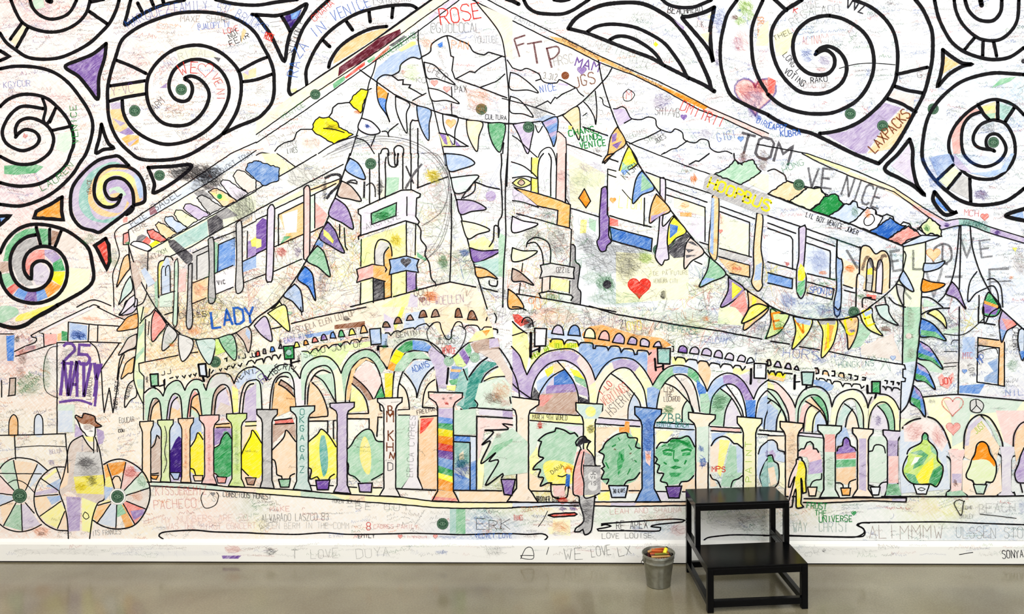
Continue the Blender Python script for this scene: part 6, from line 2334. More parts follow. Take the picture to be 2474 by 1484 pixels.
run("""
@3 0
g swirl_drawing|large
f Y3 60 340 200 270 240 330 230 430 180 520 80 540
f P5 560 1300 750 1270 900 1180 1120 990 1290 1040 1130 1200 950 1484 870 1484
f O4 1280 1060 1400 1100 1330 1250 1180 1440 960 1484 1080 1300
f R2 1170 930 1220 870 1420 920 1400 1050
f R6 0 740 80 780 60 900 0 910
L 36 460 525 520 490 580 490 640 550 640 640 580 710 480 725 380 700 290 620 250 520 245 400 290 290 390 200 500 160 590 150
L 36 470 500 520 460 600 450 690 500 750 590 760 690 720 790 640 860 540 900 420 905 300 880 190 790 110 680 60 560 35 430 40 290 110 160 210 70 330 0
L 36 590 150 720 180 850 250 940 330 1000 440 1025 580 1010 720 950 860 860 970 750 1040 620 1090 480 1100 350 1090 200 1050 90 990 0 910
L 36 830 0 980 60 1110 160 1200 280 1240 400 1255 550 1240 740 1200 850 1120 970 1000 1090 880 1180 750 1240 620 1275 500 1290
L 36 0 1110 120 1180 280 1250 430 1290 600 1370 830 1484 1070 1580
L 36 1420 -10 1490 80 1550 200 1590 330 1590 550 1560 720 1510 900 1430 1060 1340 1230 1250 1380 1180 1470 1070 1580
p 34 1240 720 1540 650
p 34 1220 830 1340 870 1500 900
p 34 1150 950 1290 1000 1430 1080
p 36 60 -10 180 100
p 36 180 90 270 40 330 0
s B5 380 540 60 70 40
s P5 550 580 60 60 30
s R5 520 670 60 20 16
a R4 80 7 330 430 520 420;ALINA
a K4 80 7 240 260 400 150 700 120;REGALADO
a K4 70 6 330 100 520 60;OSE
a R7 50 8 240 120 290 130;K
a k8 90 16 740 70 930 130;VVZ
a k7 60 7 140 530 290 720;LONG L
a k7 60 9 150 700 340 840;VOTING
a N4 50 6 340 850 600 850;DOG OF
a k8 55 8 410 800 580 785;RAKU
s B4 970 700 20 60 12
s K5 900 990 150 20 8
L 7 690 660 850 620 1020 610 1230 625
a K6 50 7 60 400 250 310;THEL
a N8 100 12 1030 1484 1390 1110;LAXPACKS
a K6 60 5 1270 790 1520 740;F G
a B6 60 10 0 1240 180 1270;CAPPT
a B6 60 10 120 1320 320 1310;KUBRA
g sticker
c 797 1098 54
g sticker
c 1110 1215 54
g sticker
c 1597 1052 54
g sticker
c 2180 1375 54
g swirl_drawing
L 34 1610 0 1650 170 1720 320 1790 420 1900 500 2050 555 2190 575 2340 550 2474 460
L 32 1800 0 1820 110 1880 230 1990 340 2090 385 2230 385 2340 310 2410 190 2425 0
L 34 1905 0 1940 100 2020 180 2110 205 2190 190 2250 110 2260 0
L 45 2055 0 2065 50
p 30 2000 360 1900 480
p 32 2080 390 2075 540
p 32 2180 400 2210 540
g triangle_drawing|orange
f O5 1710 540 1850 620 1740 680 1680 720
L 36 1690 480 1780 550 1880 610 1970 620 1880 640 1760 710 1690 780 1640 830 1670 720 1690 600 1690 480
c2 2470 590 22 k9
g swirl_drawing
f R4 2000 1040 2050 1070 1920 1150 1860 1300 1860 1484 1790 1484 1770 1300 1850 1130
f O4 2050 1030 2200 980 2200 1150 2140 1150
f Y5 2070 1030 2190 1020 2190 1060 2090 1070
f G4 2100 1100 2200 1090 2190 1150 2140 1150
f T4 2240 990 2360 1040 2290 1170 2240 1140
L 34 2474 720 2340 710 2180 705 2000 740 1850 800 1720 900 1620 1010 1550 1130 1510 1280 1490 1484 1520 1600 1600 1720 1700 1820 1830 1920 1960 1970 2100 1980 2280 1950 2400 1880 2474 1820
L 32 2474 1110 2380 1020 2260 970 2150 965 2020 1020 1900 1110 1800 1230 1750 1360 1760 1484 1830 1590 1930 1690 2060 1730 2200 1720 2310 1640 2370 1550 2390 1450 2370 1320 2300 1200 2200 1160 2130 1170 2050 1210 1990 1300 1990 1380 2050 1430 2180 1450
L 32 2060 1080 1960 1120 1890 1210 1870 1340 1890 1480 1970 1570 2080 1610 2180 1590 2260 1530 2300 1450 2280 1370 2220 1300 2150 1300 2110 1350 2120 1420 2190 1460
p 34 2030 1010 2090 1110 2140 1160
p 34 2220 980 2220 1160
p 34 2380 1040 2290 1180
f G5 2160 850 2250 760 2400 740 2330 790
s T4 2300 1050 40 60 20
s K4 2120 1230 90 60 30
g triangle_drawing
f P3 1190 1600 1370 1400 1380 1600 1420 1780
L 36 1370 1345 1260 1484 1130 1630 1270 1720 1400 1790 1510 1880 1440 1780 1400 1600 1400 1450 1370 1345
@3 1
g triangle_drawing|blue
f B7 1630 420 1750 550 1720 560 1610 460
L 36 1610 370 1600 460 1710 590 1830 560 1770 560 1610 370
g triangle_drawing|blue
f B5 2350 600 2460 540 2474 640
L 38 2490 530 2300 600 2490 650
g swirl_spoke_drawing
f L3 1650 260 1790 130 1850 170 1740 330
f K4 1870 210 1940 230 1940 440 1760 350
f B4 1560 40 1750 0 1790 90 1640 220
f P4 1800 100 1850 150 1970 190 1850 60 1800 0
f B4 1950 190 2150 230 2300 170 2380 0 2350 0 2250 150 2100 180
p 32 1790 110 1640 250
p 32 1860 190 1740 340
p 34 1950 240 1960 470
s P6 2060 400 70 50 40
s B4 1620 200 90 180 40
s B5 1900 60 500 60 20
g roof_beam_drawing
f Y4 370 0 800 150 780 190 360 20
f O3 780 170 1250 340 1200 380 740 200
f O4 1200 330 1500 520 1450 520 1200 380
f R4 1400 480 1700 650 1660 680 1400 520
f P4 1560 600 1720 660 1850 630 1850 680 1680 730
f T5 1840 630 1960 640 2150 720 2140 770 1960 700 1850 690
f P5 2150 720 2474 810 2474 860 2150 770
p 10 -100 -90 380 0 860 170 1220 330 1500 520 1720 650 1850 630
p 10 330 0 500 90 800 220 1220 370 1400 500 1560 620 1670 700
L 10 1850 630 1960 640 2150 710 2474 810
L 10 1670 740 1850 695 1960 700 2150 770 2474 865
s P8 1730 690 25 25 20
s P8 2215 765 25 25 20
s T6 2000 680 150 30 40
a k4 50 6 1870 680 2130 750;THEFREAK
g lettering
a K7 190 28 -330 -20 220 130;TOM
a K6 200 22 350 310 640 340;VE
a K6 190 20 690 400 1080 530;NICE
a G5 60 7 150 190 360 100;HONG
a k8 50 8 360 610 870 790;LIL BOY VENICE JOKER
a R5 60 7 1890 600 2040 610;MCH
h R6 2095 610 40
g roof_tile_drawing|tan
o O4 12 0 390 60 350 190 265 370 340 300 400 215 465
g roof_tile_drawing|pale yellow
o L3 12 210 465 300 400 380 330 450 340 510 330 560 410 510 470 410 545
g roof_tile_drawing|bright green
o G9 12 410 545 500 490 540 420 650 390 680 410 690 450 730 490 680 550 590 605
g roof_tile_drawing|pale blue
o B3 12 590 605 680 550 740 490 800 490 830 460 860 470 870 520 930 545 860 630 780 680
s G5 840 560 40 60 30
g roof_tile_drawing|peace sign
o P1 12 780 680 860 630 940 545 960 520 1040 545 1050 590 1110 610 1060 710 980 750
L 9 975 590 930 640 940 690 990 690 1030 640 1010 590 975 590
s O6 965 580 30 50 24
g roof_tile_drawing|blue
o B8 12 980 750 1060 710 1180 620 1220 650 1280 690 1340 700 1240 770 1160 830
g roof_tile_drawing|rust
o R5 12 1160 830 1240 770 1360 700 1400 730 1480 790 1360 830 1290 885
s N5 1250 840 60 30 20
g roof_tile_drawing|pale green
o L4 12 1500 760 1440 720 1480 700 1560 620 1660 700 1680 800 1570 770 1530 790
s G6 1540 720 30 40 20
g roof_edge_drawing
L 11 0 170 60 150 120 180 165 210 180 260
L 11 180 260 270 290 370 320 440 335 460 320 510 330 520 370 580 400
p 11 730 485 790 490 820 455 860 470 870 520 940 545
p 11 1040 545 1040 585 1110 605 1150 585 1210 610 1220 650 1280 690 1310 660 1370 680 1390 720 1440 740 1480 715 1500 760
o B3 11 1290 885 1490 790 1680 800 1500 860 1310 900
p 12 0 390 400 545 800 680 1160 835 1310 895
p 11 0 600 300 700 880 905
s N3 100 210 80 60 20
g sticker
c 300 302 55
g wall_drawing
f B1 0 660 240 800 240 1130 0 1050
f B2 380 880 610 960 600 1200 370 1160
f L2 1310 900 1530 860 1480 1484 1300 1484 1180 1350 1310 1130
f O3 700 1000 870 1090 880 1300 740 1280
f B6 0 1150 240 1210 240 1300 0 1260
p 11 0 720 220 800 240 830 240 1120 
p 11 0 670 270 770
p 11 0 1045 280 1125
p 11 0 1150 240 1210 235 1305 0 1250
p 11 370 860 600 940 605 960 600 1210
p 11 380 800 650 895
p 11 380 1160 650 1220
p 11 385 1240 640 1310 620 1410 380 1345
p 11 730 1270 820 1300
p 11 740 1320 840 1345
a B6 60 7 400 1340 620 1370;SPONTO
s B4 500 1040 90 120 60
s T4 200 100 100 40 10
s R6 190 1065 25 20 20
s O6 530 1150 40 20 20
s G5 550 1260 70 20 20
s B5 200 1420 80 70 60
s B3 350 1440 150 60 40
s O6 800 1110 50 40 30
s T4 750 850 200 60 30
s G5 900 1380 40 30 20
p 11 1310 900 1305 1130 
L 10 1310 940 1335 980 1310 1110
L 11 1525 860 1520 1050 1490 1300 1480 1484
L 13 890 900 910 1050 885 1150 860 1200 850 1484
L 12 915 1484 920 1400 1000 1390
f R6 950 1360 1050 1370 1040 1410 960 1395
g window_arch_drawing|tan double-arched
F O4 880 1150 890 1000 900 920 960 890 1010 930 1040 970 1100 930 1160 970 1180 1050 1180 1280 1110 1350 930 1320 940 1200
f K4 955 1100 990 1010 1020 1080 1010 1330 950 1320
f Y7 955 1120 1010 1100 1010 1170 960 1170
f P2 1050 1100 1080 1030 1110 1050 1100 1350 1045 1340
L 13 885 1160 890 1010 910 900 980 900 1040 970 1100 940 1150 960 1180 1060 1175 1300
L 12 945 1320 955 1150 965 1050 990 1010 1015 1060 1015 1200 1000 1330
L 12 1040 1340 1055 1100 1075 1030 1105 1050 1110 1200 1100 1350
p 12 930 1320 1100 1355
p 12 940 1390 1040 1415
q k5 28 910 1130 960 1000 1040 1120 1110 990 1150 1000
a k5 70 8 945 1280 1010 1290;H
g post_drawing|purple, yellow and green
O P4 12 300 720 340 700 370 720 355 1000 345 1120 370 1190 360 1330 320 1400 280 1320 280 1120 300 1000
f Y7 315 1060 350 1100 365 1190 340 1230 290 1230 290 1140
f G6 290 1250 360 1220 355 1330 320 1390 280 1330
g post_drawing|blue
O B5 12 670 830 670 1000 710 1020 725 1100 710 1200 710 1400 690 1560 650 1560 640 1440 665 1300 660 1100
g lettering
q k5 24 760 930 870 1110
a K5 200 26 1190 1130 1320 1110;E
a K5 180 24 1390 1110 1520 1110;L
q K6 20 1690 870 1610 920 1600 1050 1680 1070 1770 1020 1760 900 1690 870
q K6 18 1690 870 1690 1040 1740 1070
a K5 200 24 1830 1000 2010 1000;V
a K5 170 20 2040 1010 2190 990;E
a K4 220 24 1280 1440 1400 1400;R
a K4 280 26 1500 1400 1720 1400;V
q K5 22 1710 1190 1880 1190
q K5 22 2130 1120 2330 1110
q K5 20 2140 1120 2150 1400
q K5 18 2150 1240 2350 1230
h O5 1600 970 70
s T4 1900 850 40 80 20
g leaf_drawing|blue
O B4 12 1510 1060 1620 1060 1710 1040 1650 1110 1510 1140
g leaf_drawing|amber
O O8 12 1495 1210 1580 1240 1710 1260 1640 1310 1490 1335
g leaf_drawing
L 12 1490 1385 1580 1400 1690 1484
f G3 1510 1400 1640 1470 1500 1484
g pennant_drawing|blue
O B4 12 1310 1130 1360 1210 1410 1330 1340 1300 1270 1215
g pennant_drawing|grey
O K4 12 1240 1260 1260 1370 1310 1470 1310 1370 1315 1290
g pennant_drawing|purple
O P6 12 1780 1240 1840 1310 1890 1440 1910 1500 1820 1400 1720 1350
g pennant_drawing|striped green, orange and purple
O G7 12 2130 1340 2180 1380 2250 1484 2200 1570 2080 1550 2100 1400
f O7 2090 1420 2230 1470 2230 1500 2090 1450
f P7 2085 1450 2230 1500 2200 1560 2080 1540
g bunting_line_drawing
L 11 1310 1120 1240 1260 1120 1380 980 1484
L 12 1850 700 1830 950 1790 1180 1720 1350 1650 1430
L 12 1865 700 1860 1000 1850 1310
L 12 1955 700 1975 900 2040 1120 2120 1290 2240 1484
g palm_frond_drawing
L 11 2020 1140 1950 1250 1935 1430 2010 1350 2110 1300
L 11 2120 1220 2180 1210 2250 1290 2270 1484
L 11 2120 1290 2180 1280 2220 1350 2230 1460
L 11 1130 1390 1150 1484
L 11 1170 1390 1230 1450 1330 1484
f Y6 2360 910 2410 910 2390 950
s N4 2430 1060 60 130 40
s O5 2350 1200 20 20 10
p 11 2040 1370 2040 1484
""")
run("""
@3 2
g wall_drawing
f G4 860 130 1000 240 900 380 800 400
f N2 900 380 1200 260 1300 520 900 460
f G4 1310 0 1480 0 1480 200 1440 560 1310 540
f B2 1320 540 1440 520 1400 760 1360 920 1280 1010 1290 720
f G3 1460 500 1700 520 1680 640 1440 600
f B4 1880 290 2000 290 2000 480 1880 480
f B6 1850 760 2100 740 2040 840 1850 830
f Y2 1500 870 2474 900 2474 1300 2260 1300 2150 1100 2000 1040 1900 1200 1880 1400 1760 1400 1700 1150 1560 1060
f G2 1760 870 2474 900 2400 1000 1960 1040 1880 1300 1780 1350
f R2 2200 1000 2474 1000 2474 1150 2380 1350 2280 1300
f O5 2030 300 2280 320 2280 760 2230 750 2230 390 2020 370
f B5 2090 680 2180 620 2120 540 2220 490 2220 740 2090 720
f G3 1660 250 1850 180 1850 240 1700 270
f L2 1280 1080 1440 1080 1280 1200
s T4 1400 600 30 60 20
s B4 600 50 350 50 60
s B5 500 520 80 40 20
s N5 1370 280 40 30 12
s N5 1380 120 40 120 16
s N5 1380 450 40 60 12
s B4 2080 350 60 30 12
s G5 2360 560 50 60 30
s K5 2230 980 100 10 8
s K4 1580 915 40 20 10
p 12 30 330 210 358
p 12 305 383 500 415
p 12 590 430 830 480 1320 560
p 12 1320 560 1330 600 1305 600 1305 680 1330 690 1325 720 1290 720 1275 1190
p 12 1310 0 1300 550
L 12 1480 0 1475 180 1430 580 1400 760 1360 910 1330 970 1285 1020
p 12 1850 0 1848 400 1838 845
L 12 1490 870 1650 855 1840 845 2100 870 2474 905
p 12 2230 320 2030 295 2020 725 2285 765 2285 340
p 12 2030 370 2235 395 2225 750
p 13 2035 0 2035 150 2080 150
L 12 2085 0 2095 160 2150 60 2230 10
p 13 2115 160 2195 172
a B5 90 7 130 480 500 520;HORS
a T5 60 6 680 590 1030 570;HONGKINS
a k6 40 6 680 700 830 720;SUSHA
a R6 60 5 1880 500 1980 500;MTC
a k5 50 6 1930 560 1960 680;LOVE
a k6 60 7 2360 200 2370 420;CAELAN
a B5 60 7 2290 860 2474 850;NIL
L 8 2100 100 1900 260 1700 260
c2 1360 280 28 N3
p 6 1700 430 1830 430
p 6 1700 545 1840 535
p 6 1700 580 1820 570
L 6 1770 360 1790 320 1840 320
L 8 2030 440 2100 410 2200 400 2220 450
a B6 80 8 2040 560 2110 520;MP
h B5 1210 490 26
h B6 1900 620 24
g heart_doodle
f R4 1680 640 1720 700 1790 630 1800 700 1740 790 1670 760 1645 680
a R8 60 9 1660 755 1790 740;JOY
g heart_doodle
f R2 1700 900 1860 900 1840 1000 1780 1050
H R6 1785 950 105
h R5 1790 1170 70
f R3 1770 1370 1840 1370 1820 1600 1790 1700
g peace_sign_doodle
c2 2015 955 66 K3
L 8 1955 950 1960 910 2010 890 2060 910 2085 950 2060 1010 2010 1020 1960 1000 1955 950
p 8 2010 890 2015 950 1970 1000
p 8 2015 950 2065 1000
s B5 520 30 40 60 10
L 12 650 0 680 30 700 0
s G3 1500 1600 200 100 20
g sticker
c 832 48 54
g pennant_drawing|bearing a letter
O L5 12 -20 305 30 150 30 20 110 60 205 75 160 180 90 260
a O7 150 22 50 220 160 200;E
s G6 110 200 40 80 20
g pennant_drawing|bearing a letter
O Y6 12 245 95 270 230 235 405 330 320 400 230 430 125 340 110
a O7 160 22 290 270 390 240;V
f B4 260 100 420 130 410 180 280 150
g pennant_drawing|bearing a letter
O Y6 12 480 125 530 230 525 350 520 490 600 410 650 300 665 125
f K5 490 130 660 130 650 170 510 170
f O7 590 170 640 180 600 350 540 440
a Y8 240 24 555 400 600 400;I
g pennant_drawing|bearing a letter
O O5 12 690 125 750 220 770 310 780 410 840 310 870 200 865 100 780 110
a Y9 160 24 760 270 850 250;C
s B6 820 230 30 20 12
g pennant_drawing|bearing a letter
O Y5 12 890 70 920 150 980 220 1060 260 1110 275 1050 200 1010 100 1000 10
f B4 900 70 1000 20 1010 60 920 100
a Y9 150 20 950 190 1040 160;E
a k5 50 7 1040 60 1110 180;VVV
s N7 1140 210 50 30 20
g pennant_drawing|pale green
O T3 12 1040 -10 1080 80 1160 140 1260 175 1210 120 1170 50 1155 -20
g pennant_drawing|purple and red
O P5 12 2265 30 2235 130 2240 220 2260 340 2310 230 2400 170 2330 90
f R5 2260 110 2370 130 2400 170 2310 220
f B6 2240 210 2300 230 2260 330
g pennant_drawing|pale blue
O B3 12 2480 210 2430 220 2415 320 2430 420 2455 510 2474 480
f B7 2430 430 2455 510 2474 480 2474 420
g bunting_line_drawing
L 14 0 -20 100 30 200 70 340 105 480 122 660 122 800 100 920 50 1010 -20
L 13 2230 0 2330 90 2474 220
g palm_frond_drawing|lime
O Y5 12 1540 60 1600 90 1680 150 1725 205 1710 110 1640 30 1590 30
L 12 1480 75 1540 40 1640 15 1755 10
g palm_frond_drawing|blue to green
O B7 13 1480 110 1590 160 1680 260 1720 325 1600 285 1470 280
f G6 1480 220 1620 240 1710 320 1600 285 1475 275
g palm_frond_drawing|blue to green
O B7 13 1465 330 1560 390 1640 500 1690 600 1580 520 1450 490
f P6 1465 335 1560 390 1600 450 1500 400
f G7 1455 440 1600 490 1685 595 1580 520 1450 485
g palm_frond_drawing|blue to green
O B7 13 1440 540 1520 590 1580 690 1615 795 1520 720 1425 700
f P5 1440 545 1520 590 1560 650 1460 600
f G7 1430 640 1520 670 1600 780 1520 720 1425 695
g palm_frond_drawing|blue to green
O B6 13 1410 760 1470 820 1510 930 1520 1060 1450 970 1375 920
f P6 1410 765 1470 820 1500 900 1430 830
f G7 1385 870 1470 900 1480 1000 1380 915
g arcade_window_drawing
L 14 0 560 0 510 20 510 30 560 0 570
o P4 14 60 575 90 525 110 530 130 585
o P4 14 165 590 190 545 215 555 225 600
o P3 14 255 600 280 570 300 610
a N6 40 12 460 640 500 640;D
L 14 455 590 480 590 490 640 465 645
L 14 530 650 535 620 570 620 590 665
L 14 620 620 645 620 645 665 620 665
L 14 685 670 700 635 730 640 735 685
L 14 780 650 805 655 800 690
L 14 840 665 870 670 865 700 840 705
L 14 915 680 945 685 940 705 915 705
L 14 1130 710 1155 715 1150 740
L 14 1190 720 1215 720 1210 750
L 14 1250 730 1270 735 1265 750
f O5 540 630 575 630 580 660 540 650
f O5 690 650 725 650 730 680 690 670
g corbel_drawing
f Y8 0 630 180 640 160 690 0 650
f O5 0 650 160 690 180 680 150 720 0 690
L 14 0 610 15 645 30 620 60 620 75 660 90 630 130 630 145 660 160 640 235 645
L 12 470 685 485 720 500 690 550 700 565 735 575 700 605 705 620 750 640 720 700 725 725 770 740 740 800 745 810 770 825 745 890 750 905 785 930 765
L 12 1110 765 1130 775 1140 800 1150 770 1190 780 1200 810 1215 780 1260 785 1275 800
f B5 440 700 560 720 640 760 620 800 560 820 440 740
g wall_lamp_drawing
o T4 14 325 630 445 630 430 755 335 750
p 22 262 660 258 790
p 12 262 725 310 720
p 18 375 760 370 790
g wall_lamp_drawing|bright green
o G7 14 1005 720 1085 720 1085 835 1005 830
p 22 962 760 965 830
p 12 965 830 1080 835
p 18 1045 845 1035 880
g arch_drawing
f Y4 0 710 60 760 60 800 0 790
f R2 60 720 160 780 260 950 260 1110 200 1100 180 950 60 800
f G3 0 800 60 800 140 900 190 1100 100 1050 40 920 0 900
f B4 0 920 100 1000 80 1190 0 1190
f Y2 90 1190 110 1010 160 1060 170 1190
f G3 270 960 340 830 450 780 560 830 600 920 580 1140 560 960 480 860 400 860 330 950 300 1110 270 1100
f O4 360 910 420 870 560 1040 570 1140 490 1010
f G6 430 870 500 860 570 970 580 1130 540 1020
f R3 300 1110 330 960 400 920 350 1200 310 1210
f Y3 360 1200 380 1000 420 960 480 1020 440 1200
f B3 440 1210 460 1060 500 1010 560 1110 560 1160
f Y2 620 970 700 850 820 800 900 850 970 960 960 1180 930 1180 900 990 820 890 740 910 680 1030 660 1140 600 1130
f T3 670 1140 700 1010 750 930 820 980 740 1100 700 1180
f G3 840 900 900 960 920 1170 880 1170 860 1000
f O2 750 1180 800 1020 830 990 880 1170
f B4 700 1200 750 1140 800 1300 760 1260 720 1300 670 1340
f Y3 980 960 1060 860 1180 860 1260 960 1270 1190 1230 1190 1200 990 1120 930 1060 940 1000 1010 980 1180 960 1180
f P2 980 1180 1010 1000 1060 950 1140 1040 1160 1190
f G5 1070 950 1140 930 1210 1000 1225 1190 1170 1190 1140 1040
s P6 1065 1100 30 60 20
L 12 0 710 80 730 160 800 230 890 265 970
L 12 265 970 290 880 350 800 430 770 520 780 590 850 620 965
L 12 620 965 650 880 720 820 820 795 900 820 950 900 965 975
L 12 965 975 990 900 1005 870
L 12 1080 840 1150 850 1220 900 1270 990
L 12 0 790 80 820 150 920 195 1020 205 1110
L 12 0 880 80 930 150 1010 185 1105
L 12 0 810 60 870 110 940 160 1040 175 1100
L 12 290 1115 300 980 350 890 420 850 490 860 550 930 580 1040 580 1140
L 12 345 1200 360 1060 390 980 430 950
L 12 430 1210 440 1100 470 1030 510 1000
L 12 365 910 430 950 500 1000 550 1070 570 1140
L 12 420 870 480 940 540 1020 575 1130
L 12 655 1145 680 1010 740 910 820 885 880 940 920 1040 925 1165
L 12 740 935 800 980 850 1050 880 1165
L 12 750 1160 770 1060 820 985
L 12 970 1180 990 1040 1050 940 1130 920 1190 980 1220 1080 1225 1190
L 12 1060 955 1120 1020 1160 1110 1170 1190
L 12 80 1195 90 1080 130 990
L 12 0 930 30 900
g beam_drawing
f P2 310 1215 520 1235 530 1265 310 1245
p 12 0 1195 170 1208
p 12 0 1240 155 1248
p 12 310 1215 520 1230
p 12 300 1243 530 1268
g opening_drawing
f O2 0 1250 170 1250 180 1400 100 1360 60 1290 0 1290
f G2 310 1250 530 1270 530 1400 470 1380 420 1310 350 1370 300 1400
f R3 300 1400 400 1330 500 1400 530 1500 420 1560 380 1450 300 1440
f P5 400 1500 520 1470 530 1600 390 1620
f G3 380 1620 530 1600 530 1800 380 1720
f B4 650 1230 720 1230 700 1330 650 1350
f R5 660 1400 850 1390 850 1460 660 1470
f G6 650 1480 850 1470 850 1540 660 1550
f O4 660 1560 850 1540 850 1650 760 1720 700 1690 660 1680
f P7 665 1390 720 1340 740 1260 780 1270 800 1340 850 1380 850 1400 660 1420
f O3 800 1690 860 1650 860 1760 800 1830
f G2 980 1250 1150 1250 1160 1640 1090 1700 980 1690
f P2 1080 1720 1160 1650 1140 1760 1100 1810
f B3 0 1290 60 1290 100 1380 170 1420 160 1500 60 1480 0 1420
f G6 0 1430 50 1430 60 1500 0 1520
f T4 0 1500 80 1500 110 1600 100 1700 0 1700
f O3 0 1560 60 1540 90 1700 30 1730
f P5 0 1400 50 1380 80 1430 60 1480
f Y2 110 1520 170 1500 170 1760 110 1720
L 12 0 1290 50 1285 90 1320 100 1380 160 1400 160 1420
L 12 0 1440 40 1430 60 1490 100 1520 110 1620 100 1700 70 1740
L 13 300 1390 320 1370 350 1370 380 1310 410 1300 440 1330 440 1370 470 1370 490 1405
L 13 670 1390 680 1350 720 1340 730 1280 760 1260 790 1290 800 1340 840 1360 850 1385
L 12 980 1395 1010 1390 1030 1340 1070 1330 1120 1350 1135 1410
L 12 410 1730 430 1690 470 1670 515 1665 520 1610
L 12 660 1700 700 1700 725 1720 730 1750
L 12 780 1740 790 1690 850 1665
L 12 980 1720 1040 1740
L 12 1070 1740 1100 1700 1150 1690
g potted_plant_drawing|small pot
o O3 12 385 1740 475 1740 460 1825 400 1825
g potted_plant_drawing|small orange pot
o O6 12 705 1748 800 1750 790 1820 720 1820
g potted_plant_drawing|small pot
o B1 12 990 1740 1085 1740 1070 1815 1010 1815
s K4 1000 1720 30 12 8
g column_drawing
C O3 13 230 1115 1830 60 112 60 110 20 20 0
s N4 230 1400 50 250 50
g column_drawing
C G2 13 597 1145 1840 55 115 95 110 70 10 0
f R4 550 1230 650 1230 650 1400 550 1400
s G4 600 1600 45 180 30
g column_drawing
C O2 13 918 1175 1835 52 100 100 100 70 15 5
f P4 880 1270 950 1270 950 1780 880 1760
g column_drawing
C P3 13 1205 1195 1832 50 92 78 90 60 15 0
f P5 1160 1290 1255 1290 1250 1440 1160 1440
f R3 1165 1440 1260 1440 1260 1700 1165 1700
f G5 1160 1710 1260 1710 1290 1820 1140 1820
s G5 1210 1760 60 60 20
g arch_drawing|arcade at the right end
L 14 1300 1170 1350 1120 1410 1090 1475 1075
L 14 1545 1060 1620 1090 1690 1170 1740 1280 1765 1360
L 12 1765 1360 1730 1380 1720 1430 1765 1480 1770 1600 1765 1750 1730 1790 1720 1830
L 12 1890 1360 1920 1390 1920 1430 1880 1470 1870 1600 1870 1780 1900 1790 1930 1830
L 13 1895 1350 1900 1230 1940 1120 2000 1060 2060 1040 2140 1070 2210 1170 2260 1290 2270 1350
L 12 2060 1050 2140 1130 2200 1230 2240 1360
L 12 2270 1355 2230 1370 2225 1420 2260 1450 2255 1600 2260 1780 2225 1790 2220 1830
L 12 2370 1350 2410 1380 2400 1430 2355 1460 2350 1600 2345 1780 2380 1790 2390 1820
L 12 2370 1350 2380 1230 2430 1140 2474 1110
f B2 1280 1200 1480 1100 1700 1200 1760 1380 1720 1450 1760 1760 1290 1800 1270 1500
f R1 1310 1150 1500 1080 1640 1130 1740 1300 1680 1400 1560 1250 1440 1300 1320 1300
f R2 1740 1380 1910 1380 1880 1480 1870 1800 1770 1800 1770 1480
f G4 1730 1790 1870 1770 1920 1820 1730 1830
f P4 1780 1610 1870 1610 1870 1700 1780 1700
f P2 2240 1350 2400 1350 2350 1480 2350 1780 2380 1820 2230 1820 2260 1780 2260 1450
f O2 1880 1480 1960 1480 1920 1640 2000 1720 2100 1790 2220 1600 2250 1500 2260 1780 2200 1820 1940 1820 1880 1780
f O3 1900 1350 1920 1180 2040 1060 2240 1350 2200 1500 2140 1340 2040 1300 1960 1480 1900 1450
f P3 1900 1340 1930 1160 2050 1060 2070 1090 1960 1200 1940 1340
f G3 2080 1060 2180 1160 2260 1340 2230 1340 2160 1180
f O4 2380 1360 2400 1200 2474 1130 2474 1350 2400 1500
s R4 1420 1200 100 90 30
s R4 1640 1250 70 120 30
s N6 1810 1700 20 40 14
a L6 60 7 2010 1230 2110 1150;JUST
g potted_plant_drawing|lime and green swirled
F L6 1500 1220 1480 1310 1400 1370 1350 1430 1350 1490 1310 1580 1330 1660 1400 1710 1560 1720 1630 1740 1690 1640 1690 1540 1640 1440 1620 1350 1560 1300 1540 1230
f G6 1500 1220 1540 1230 1550 1290 1490 1280
f G6 1370 1410 1480 1380 1550 1430 1500 1520 1400 1570 1420 1490 1500 1440
f G7 1590 1580 1680 1520 1690 1640 1620 1730 1560 1700 1560 1620
f G6 1320 1600 1420 1620 1460 1710 1380 1700
f G5 1570 1330 1620 1370 1640 1440 1580 1400
f Y7 1430 1640 1500 1540 1600 1450 1600 1560 1540 1720 1460 1700
f W0 1380 1530 1420 1450 1470 1450 1440 1500
L 13 1345 1420 1370 1370 1480 1310 1490 1250 1515 1215 1545 1240 1550 1290 1600 1340 1635 1400 1640 1480 1690 1540 1680 1640 1630 1735 1570 1710 1450 1715 1370 1690 1310 1610 1310 1530 1350 1440
o B1 12 1405 1712 1560 1715 1530 1808 1440 1805
L 7 1450 1760 1480 1745 1520 1760 1485 1775 1450 1760
g potted_plant_drawing|orange crowned
F L3 2075 1300 2030 1320 2000 1400 1960 1480 1920 1560 1920 1640 1980 1680 2010 1710 2100 1700 2180 1690 2210 1600 2200 1520 2150 1430 2130 1350
F O9 2070 1300 2020 1350 2000 1430 1970 1480 2080 1470 2140 1490 2190 1545 2200 1510 2150 1420 2130 1340
L 13 1970 1470 2000 1420 2020 1330 2070 1300 2120 1330 2150 1420 2200 1500 2205 1600 2170 1690 2110 1690 2100 1720
L 13 1970 1470 1950 1540 1915 1620 1930 1660 1980 1680 1990 1720
o G3 12 1985 1712 2115 1718 2085 1808 2015 1805
g potted_plant_drawing|lilac
F P5 2474 1370 2430 1480 2390 1600 2410 1680 2474 1700
L 12 2474 1360 2440 1440 2420 1520 2385 1610 2410 1690 2474 1700
L 12 2440 1710 2460 1790
g drawn_figure|in yellow standing with arms down
f Y7 300 1480 350 1500 370 1580 370 1790 330 1790 320 1880 340 1920 280 1940 270 1780 260 1620
f R2 270 1480 300 1480 280 1600 240 1750 220 1920 200 1860 210 1700 240 1560
